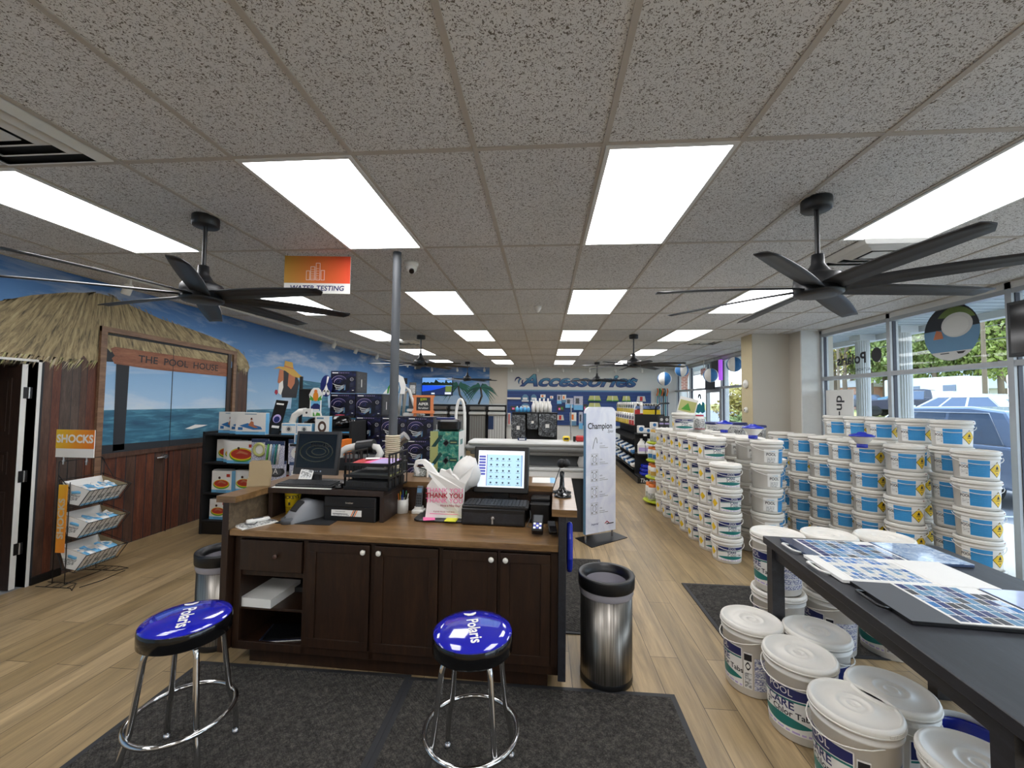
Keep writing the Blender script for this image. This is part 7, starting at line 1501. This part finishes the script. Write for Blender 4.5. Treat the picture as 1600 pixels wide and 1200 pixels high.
# window decals and posters
t = thing('round_decal', 'large round window decal with a hot tub picture', 'decal', (XR+.044, 4.83, 2.51))
LFW = frame((0, 0, 0), (0, -1, 0), (0, 0, 1))
b = MB(); n = 36; b.disc(0, 0, .31, 'steel_blue', LFW, 0, 36); b.flat([(.31*math.cos(a), .31*math.sin(a)) for a in [PI*.0+.12+(PI-.24)*i/20 for i in range(21)]], 'shade_dark', LFW @ T(0, 0, .001)); b.flat([(.25*math.cos(a)+.05, .27*math.sin(a)) for a in [.5+(PI-1.2)*i/12 for i in range(13)]], 'leaf_dark', LFW @ T(0, 0, .0015)); b.flat([(.31*math.cos(a), .31*math.sin(a)) for a in [PI+.75+(PI-1.5)*i/16 for i in range(17)]], 'spa_light', LFW @ T(0, 0, .001))
b.build('decal_print', t); b = MB(); b.disc(.07, .07, .17, 'spa_light', LFW @ T(0, 0, .002), 0, 28, .78); b.disc(.06, .06, .14, 'wall_white', LFW @ T(0, 0, .0025), 0, 28, .74); b.build('tub_picture', t, label='pale oval tub'); b = MB(); b.flat([(-.20, -.06), (-.08, -.06), (-.10, .02), (-.16, .04)], 'skin_tan', LFW @ T(0, 0, .0015)); b.rect(-.12, -.235, .1, .012, 'slate', LFW @ T(0, 0, .002)); b.flat([(.06, -.22), (.16, -.22), (.13, -.245), (.08, -.245)], 'ink', LFW @ T(0, 0, .002)); b.build('figure_picture', t)
t = thing('window_lettering', 'mirrored black Polaris lettering on the upper window pane', 'lettering', (XR+.044, 6.30, 2.36))
b = MB(); b.text('Polaris', .21, 'ink', frame((0, 0, 0), (0, 1, 0), (0, 0, 1)), bold=.03); b.build('letters', t); b = MB(); LM = frame((0, -.46, .02), (0, 1, 0), (0, 0, 1)); b.disc(0, 0, .085, 'ink', LM, 0, 20, 1.15); b.flat([(-.06, -.10), (.0, .06), (.03, .06), (.0, -.02), (.05, -.02), (-.02, -.1)], 'label_white', LM @ T(0, 0, .001)); b.build('emblem', t); b = MB(); b.text('AUTHORIZED DEALER', .06, 'slate', frame((0, -.05, -.16), (0, 1, 0), (0, 0, 1))); b.build('letters', t)
t = thing('pickup_poster', 'pale green poster lettered Pick-up vertically inside the window', 'poster', (XR+.03, 6.52, 1.10))
MB().box(-.003, .003, -.27, .30, -.9, .83, 'label_white').build('poster_sheet', t); b = MB(); b.text('Pick-up', .235, 'ink', frame((-.0045, .03, .40), (0, -1, 0), (0, 0, 1)) @ RZ(90), bold=.012); b.build('poster_lettering', t)
t = thing('hanging_screen', 'black screen hanging in the window at the right picture edge', 'screen', (4.25, 3.72, 2.40)); MB().box(-.03, .03, -.36, .36, -.25, .25, 'black_satin').build('screen_housing', t, bevel=.004); MB().box(-.035, -.03, -.33, .33, -.22, .22, 'black_gloss').build('screen', t); MB().cyl((0, .2, .25), (0, .2, .49), .008, 'silver').build('chain', t); MB().cyl((0, -.2, .25), (0, -.2, .49), .008, 'silver').build('chain', t)
t = thing('shop_logo_decal', 'blue shop logo decal with a seahorse on the door glass', 'decal', (XR+.044, 12.1, 1.45)); b = MB(); b.flat([(-.35, 0), (-.1, -.02), (.0, .02), (.15, -.02), (.35, .03), (.32, .28), (.15, .32), (.1, .2), (-.05, .3), (-.15, .22), (-.3, .3)], 'teal_cloth', frame((0, 0, 0), (0, -1, 0), (0, 0, 1))); b.tube([(0, .05+.08*math.cos(a), .42+.10*math.sin(a)) for a in [i*.5 for i in range(8)]], .02, 'ink', n=6); b.build('decal_print', t)
# baby blue fliers etc: small white heaters
# ------------------------------------------------------------ outdoors
b = MB(); b.box(XR+.12, 6.95, -6, 24, -.2, -.04, 'concrete'); struct(b, 'floor_walkway')
b = MB(); prof = [(6.95, -.16), (11.5, -.10), (13.5, .45), (17.5, .75), (20, .95)]
for (x0, z0), (x1, z1) in zip(prof, prof[1:]): b.add([(x0, -20, z0), (x1, -20, z1), (x1, 60, z1), (x0, 60, z0)], [(0, 1, 2, 3)], 'asphalt')
for i in range(8): b.add([(7.6, 2.0+i*2.8, -.145), (11.4, 2.0+i*2.8, -.095), (11.4, 2.1+i*2.8, -.095), (7.6, 2.1+i*2.8, -.145)], [(0, 1, 2, 3)], 'label_white')
struct(b, 'floor_parking')
b = MB()
for (x0, z0), (x1, z1) in zip([(20, .95), (30, 1.15), (60, 1.5), (140, 2.2)], [(30, 1.15), (60, 1.5), (140, 2.2), (260, 3)]): b.add([(x0, -60, z0), (x1, -60, z1), (x1, 260, z1), (x0, 260, z0)], [(0, 1, 2, 3)], 'grass')
b.add([(-20, 24, -.05), (6.95, 24, -.05), (6.95, 60, .3), (-20, 60, .3)], [(0, 1, 2, 3)], 'grass'); b.add([(6.95, 60, .3), (20, 60, .9), (20, 260, 2), (6.95, 260, 2)], [(0, 1, 2, 3)], 'grass'); struct(b, 'floor_lawn')
b = MB(); b.box(XR+.12, 6.8, -6, 24, 3.16, 3.2, 'soffit')
for i in range(150): b.box(XR+.12, 6.8, -6+i*.2, -5.985+i*.2, 3.155, 3.16, 'soffit_groove')
b.box(6.8, 6.95, -6, 24, 3.05, 3.45, 'siding_white'); b.box(XR+.05, XR+.2, -6, 15, 2.9, 3.4, 'siding_white'); struct(b, 'ceiling_canopy')
for i, (y, lb) in enumerate(((9.07, 'white fluted canopy column seen through the left window pane'), (8.1, 'white fluted canopy column seen through the middle window pane'), (15.6, 'white fluted canopy column outside the shop door'))):
    t = thing('porch_column', lb, 'column', (6.6, y, -.04)); b = MB(); n = 20; vs = []
    for z in (0, 3.2):
        for j in range(n*2): a = 2*PI*j/(n*2); r_ = .105 if j % 2 else .12; vs.append((r_*math.cos(a), r_*math.sin(a), z))
    b.add(vs, [(j, (j+1) % (2*n), 2*n+(j+1) % (2*n), 2*n+j) for j in range(2*n)], 'siding_white'); b.build('shaft', t); MB().box(-.15, .15, -.15, .15, 0, .12, 'siding_white').build('plinth', t); MB().box(-.15, .15, -.15, .15, 3.08, 3.2, 'siding_white').build('capital', t)
def car(name, label, x, y, z, rz, paint, L=4.9, W=1.9, H=1.85, kind='suv'):
    """nose towards local +Y"""
    t = thing(name, label, 'car', (x, y, z), rz); hw = W/2; h = L/2
    if kind == 'suv': low = [(-h, .35), (-h-.02, .8), (-h+.05, 1.08), (-h+.3, 1.12), (h-1.5, 1.12), (h-.25, 1.0), (h, .8), (h, .35)]; top = [(-h+.08, 1.10), (-h+.55, H-.08), (-h+1.2, H), (h-2.35, H-.02), (h-1.9, H-.12), (h-1.15, 1.10)]
    elif kind == 'pickup': low = [(-h, .45), (-h, 1.15), (h-1.6, 1.15), (h-.2, 1.05), (h, .9), (h, .45)]; top = [(-h+1.9, 1.13), (-h+2.0, H-.05), (-h+2.3, H), (h-2.2, H), (h-1.5, 1.13)]
    else: low = [(-h, .3), (-h, .75), (-h+.2, .98), (h-1.3, .95), (h-.3, .82), (h, .62), (h, .3)]; top = [(-h+.15, .97), (-h+.75, H-.12), (-h+1.6, H), (h-2.2, H-.02), (h-1.9, H-.08), (h-1.05, .94)]
    def prism(b, pts, w0, w1, zlo, zhi, m):
        n = len(pts); f_ = lambda z_: w0+(w1-w0)*(z_-zlo)/(zhi-zlo); vs = [(-f_(q[1]), q[0], q[1]) for q in pts]+[(f_(q[1]), q[0], q[1]) for q in pts]; b.add(vs, [tuple(range(n)), tuple(reversed(range(n, 2*n)))]+[(i, n+i, n+(i+1) % n, (i+1) % n) for i in range(n)], m)
    b = MB(); prism(b, low, hw, hw-.02, .3, 1.15, paint); b.build('car_body', t, bevel=.05); b = MB(); prism(b, top, hw-.05, hw-.26, 1.0, H, paint); b.build('cabin', t, bevel=.05)
    b = MB(); zl, zh = 1.14 if kind != 'sedan' else .99, H-.14; f_ = lambda z_: hw-.05-.21*(z_-1.0)/(H-1.0)+.006
    y0, y1 = top[0][0]+.35, top[-1][0]-.2; yt0, yt1 = top[1][0]+.25, top[-2][0]-.05; cuts = [0, .38, .72, 1] if kind != 'pickup' else [0, .5, 1]
    for s_ in (-1, 1):
        for c0, c1 in zip(cuts, cuts[1:]):
            q = [(y0+(y1-y0)*c0+.04, zl), (y0+(y1-y0)*c1-.04, zl), (yt0+(yt1-yt0)*c1-.04, zh), (yt0+(yt1-yt0)*c0+.04, zh)]; b.add([(s_*f_(zz), yy, zz) for yy, zz in q], [(0, 1, 2, 3)], 'car_glass')
    b.add([(-hw+.15, top[-1][0]+.015, zl), (hw-.15, top[-1][0]+.015, zl), (hw-.3, top[-2][0]+.03, zh+.02), (-hw+.3, top[-2][0]+.03, zh+.02)], [(0, 1, 2, 3)], 'car_glass'); b.add([(-hw+.15, top[0][0]-.012, zl), (hw-.15, top[0][0]-.012, zl), (hw-.3, top[1][0]-.02, zh), (-hw+.3, top[1][0]-.02, zh)], [(0, 1, 2, 3)], 'car_glass'); b.build('car_window', t)
    b = MB()
    for s_ in (-1, 1): b.tube([(s_*(f_(zl)+.004), y0, zl-.01), (s_*(f_(zl)+.004), y1, zl-.01), (s_*(f_(zh)+.004), yt1, zh+.01), (s_*(f_(zh)+.004), yt0, zh+.01)], .008, 'silver', n=4, closed=True)
    b.build('window_trim', t)
    for s_ in (-1, 1):
        for yy in (-h+.85, h-.95):
            MB().lathe([(0, -.11), (.2, -.11), (.34, -.10), (.36, -.06), (.36, .06), (.34, .10), (0, .10)], 'tire', n=20, M=frame((s_*(hw-.08), yy, .36), (0, 1, 0), (0, 0, 1))).build('wheel', t)
        MB().rbox(-.02, .02, -.12, .12, 0, .03, .01, 'silver', M=T(s_*(hw+.0), .3, .92)).build('door_handle', t)
        MB().rbox(-.09, .09, -.06, .06, 0, .14, .03, paint, M=T(s_*(hw+.08), top[-1][0]-.25, zl)).build('side_mirror', t)
    return t
car('car', 'dark blue sport utility vehicle parked nearest the window', 9.2, 10.2, -.14, 0, 'suv_paint')
car('car', 'white hatchback parked behind the dark blue vehicle', 15.3, 16.2, .62, 6, 'car_white', 4.6, 1.85, 1.55, 'sedan')
car('pickup_truck', 'dark pickup truck behind the white hatchback', 24.0, 28.6, 1.02, 40, 'car_dark', 5.6, 2.0, 1.8, 'pickup')
car('car', 'dark small car before the distant brick house', 33, 46.5, 1.25, 60, 'car_dark', 4.6, 1.9, 1.7, 'suv')
def house(label, x, y, z, rz, L, D, H, wall, roof, rh):
    t = thing('house', label, 'house', (x, y, z), rz); MB().box(-D/2, D/2, -L/2, L/2, 0, H, wall).build('wall', t)
    b = MB(); e = .4; vs = [(-D/2-e, -L/2-e, H), (D/2+e, -L/2-e, H), (0, -L/2-e, H+rh), (-D/2-e, L/2+e, H), (D/2+e, L/2+e, H), (0, L/2+e, H+rh)]; b.add(vs, [(0, 2, 1), (3, 4, 5), (0, 3, 5, 2), (1, 2, 5, 4), (0, 1, 4, 3)], roof); b.build('roof', t)
    for k_ in range(4):
        yy = -L/2+(k_+.7)*L/4.4; w_ = MB().box(-D/2-.06, -D/2, yy-.55, yy+.55, 1.0, 2.2, 'siding_white').build('window_frame', t); MB().box(-D/2-.07, -D/2-.06, yy-.45, yy+.45, 1.1, 2.1, 'car_glass').build('pane', w_)
house('long brick house with a pale grey roof across the road', 42, 60, 1.3, 0, 16, 8, 2.7, 'red_brick', 'roof_grey', 1.7)
house('white gabled shed roof behind the camper', 46, 52.5, 1.35, 60, 9, 7, 2.4, 'siding_white', 'siding_white', 2.4)
t = thing('camper_trailer', 'white camper trailer parked on the grass', 'camper', (34, 38.8, 1.2), 3)
MB().rbox(-1.25, 1.25, -3.3, 3.6, .5, 3.0, .3, 'siding_white').build('trailer_body', t, bevel=.1); MB().box(-1.27, 1.27, -2.9, -.8, .9, 2.7, 'white_paint').build('slide_out', t)
for yy, ww in ((-2.6, .5), (.4, .5), (2.5, .5)): MB().box(-1.29, -1.26, yy-ww, yy+ww, 1.8, 2.3, 'car_glass').build('trailer_window', t)
b = MB(); b.add([(-1.262, .8, 1.5), (-1.262, 4.2, 1.1), (-1.262, 4.2, 1.3), (-1.262, .8, 1.8)], [(3, 2, 1, 0)], 'steel_blue'); b.build('stripe', t)
for yy in (-.9, -.1): MB().lathe([(0, -.1), (.34, -.1), (.36, 0), (.34, .1), (0, .1)], 'tire', n=16, M=frame((-1.1, yy, .36), (0, 1, 0), (0, 0, 1))).build('wheel', t)
# the shop's own brick wing beyond the far windows, stone wall, shrubs
t = thing('brick_wing', 'red brick wall with a white downspout outside the far windows', 'building', (6.1, 19.5, -.05)); MB().box(-1.3, .7, 0, 4, 0, 3.3, 'red_brick').build('wall', t); MB().box(-1.4, 1.6, -.4, 4.2, 3.2, 3.5, 'siding_white').build('roof_edge', t); MB().tube([(.55, -.2, 3.2), (.5, -.08, 2.9), (.5, -.08, .1)], .05, 'siding_white', n=8).build('downspout', t); w_ = MB().box(.1, .45, -.03, 0, 1.2, 2.3, 'siding_white').build('window_frame', t)
t = tag(MB().box(6.97, 14, 17.0, 17.4, -.2, .75, 'stacked_stone').build('stone_wall', None), 'low stacked stone wall outside the shop door', 'wall')
def foliage(n, rx, rz_, size, seed, mat_, cz):
    q = random.Random(seed); b = MB()
    for i in range(n):
        while True:
            p = Vector((q.uniform(-1, 1), q.uniform(-1, 1), q.uniform(-1, 1)))
            if .35 < p.length < 1: break
        p *= (.8+.2*math.sin(p.x*5+p.z*7)); c_ = Vector((p.x*rx, p.y*rx, cz+p.z*rz_)); u = Vector((q.uniform(-1, 1), q.uniform(-1, 1), q.uniform(-1, 1))).normalized(); v = u.orthogonal().normalized(); s_ = size*q.uniform(.6, 1.3)
        b.add([c_+u*s_, c_+v*s_*.6, c_-u*s_, c_-v*s_*.6], [(0, 1, 2, 3)], mat_)
    return b
def shrub(label, x, y, z, r_, rz_, mat_, seed, size=.10, n=1500):
    t = thing('shrub', label, 'shrub', (x, y, z)); foliage(n, r_, rz_, size, seed, mat_, rz_*.95).build('foliage', t); MB().cyl((0, 0, -.1), (0, 0, rz_), .05, 'bark', n=6).build('stem', t)
shrub('large speckled green shrub outside the far window beside the column', 9.3, 19.6, .1, 1.5, 1.55, 'leaf_gold', 1, .10, 3200); shrub('low green shrub under the brick wall', 6.3, 18.2, -.1, .9, .75, 'leaf_green', 2, .08); shrub('low green shrub before the large speckled shrub', 8.3, 18.6, -.1, .9, .8, 'leaf_dark', 3, .08)
def make_tree(mat_, seed, n=4200, rx=2.8, rz_=3.8, cz=5.6, size=.2):
    t = thing('tree', '', 'tree'); foliage(n, rx, rz_, size, seed, mat_, cz).build('crown', t); b = MB(); q = random.Random(seed); b.tube([(0, 0, -.3), (.1, 0, 2.5), (-.1, .1, 5), (.1, 0, 7.5)], .2, 'bark', n=8, rs=[.25, .2, .14, .06])
    b.build('trunk', t); b = MB()
    for k_ in range(7):
        a = q.uniform(0, 6.28); z_ = q.uniform(2.5, 6.5); b.tube([(0, 0, z_), (1.0*math.cos(a), 1.0*math.sin(a), z_+.8), (2.0*math.cos(a), 2.0*math.sin(a), z_+2.0)], .05, 'bark', n=5, rs=[.09, .05, .02])
    b.build('branches', t); return Proto(t)
TG, TD, TB = make_tree('leaf_green', 11), make_tree('leaf_dark', 12), make_tree('leaf_gold', 13, 700, 2.6, 3.8, 6.0, .13)
q = random.Random(9)
for i in range(30):
    r_, d_ = (.93+i*.052, 60+q.uniform(-2, 2)) if i < 18 else (.90+(i-18)*.075, 72+q.uniform(-2, 2))
    x = d_/math.sqrt(1+r_*r_); y = x*r_
    pr, lb, gp = (TB, 'bare pale tree standing left of the pines across the road', 'bare trees across the road') if r_ > 1.42 else ((TG, 'light green tree in the wood behind the camper', 'light green trees across the road') if i % 2 else (TD, 'darker green tree in the wood behind the camper', 'darker green trees across the road'))
    o = pr.put((x, y, 1.4), q.uniform(0, 360), lb, gp); s_ = q.uniform(1.0, 1.2); o.scale = (s_*.85, s_*.85, s_*q.uniform(1.15, 1.3))
for i, (x, y) in enumerate(((30, 30.5), (30, 44.5))):
    t = thing('utility_pole', 'wooden utility pole %s' % ('right of the camper', 'between the brick house and the camper')[i], 'pole', (x, y, 1.1)); MB().cyl((0, 0, 0), (0, 0, 8.5), .14, 'bark', r1=.1, n=8).build('pole', t); MB().box(-.06, .06, -1.0, 1.0, 7.8, 7.95, 'bark').build('crossarm', t)
b = MB()
for k_ in (7.1, 6.0, 5.1): b.tube([(30, -20, k_+1), (30, 30.5, k_+1.2), (30, 37, k_+.9), (30, 44.5, k_+1.2), (30, 90, k_+1)], .025, 'slate', n=4)
tag(b.build('power_lines', None), 'thin power lines crossing before the trees', 'power line')
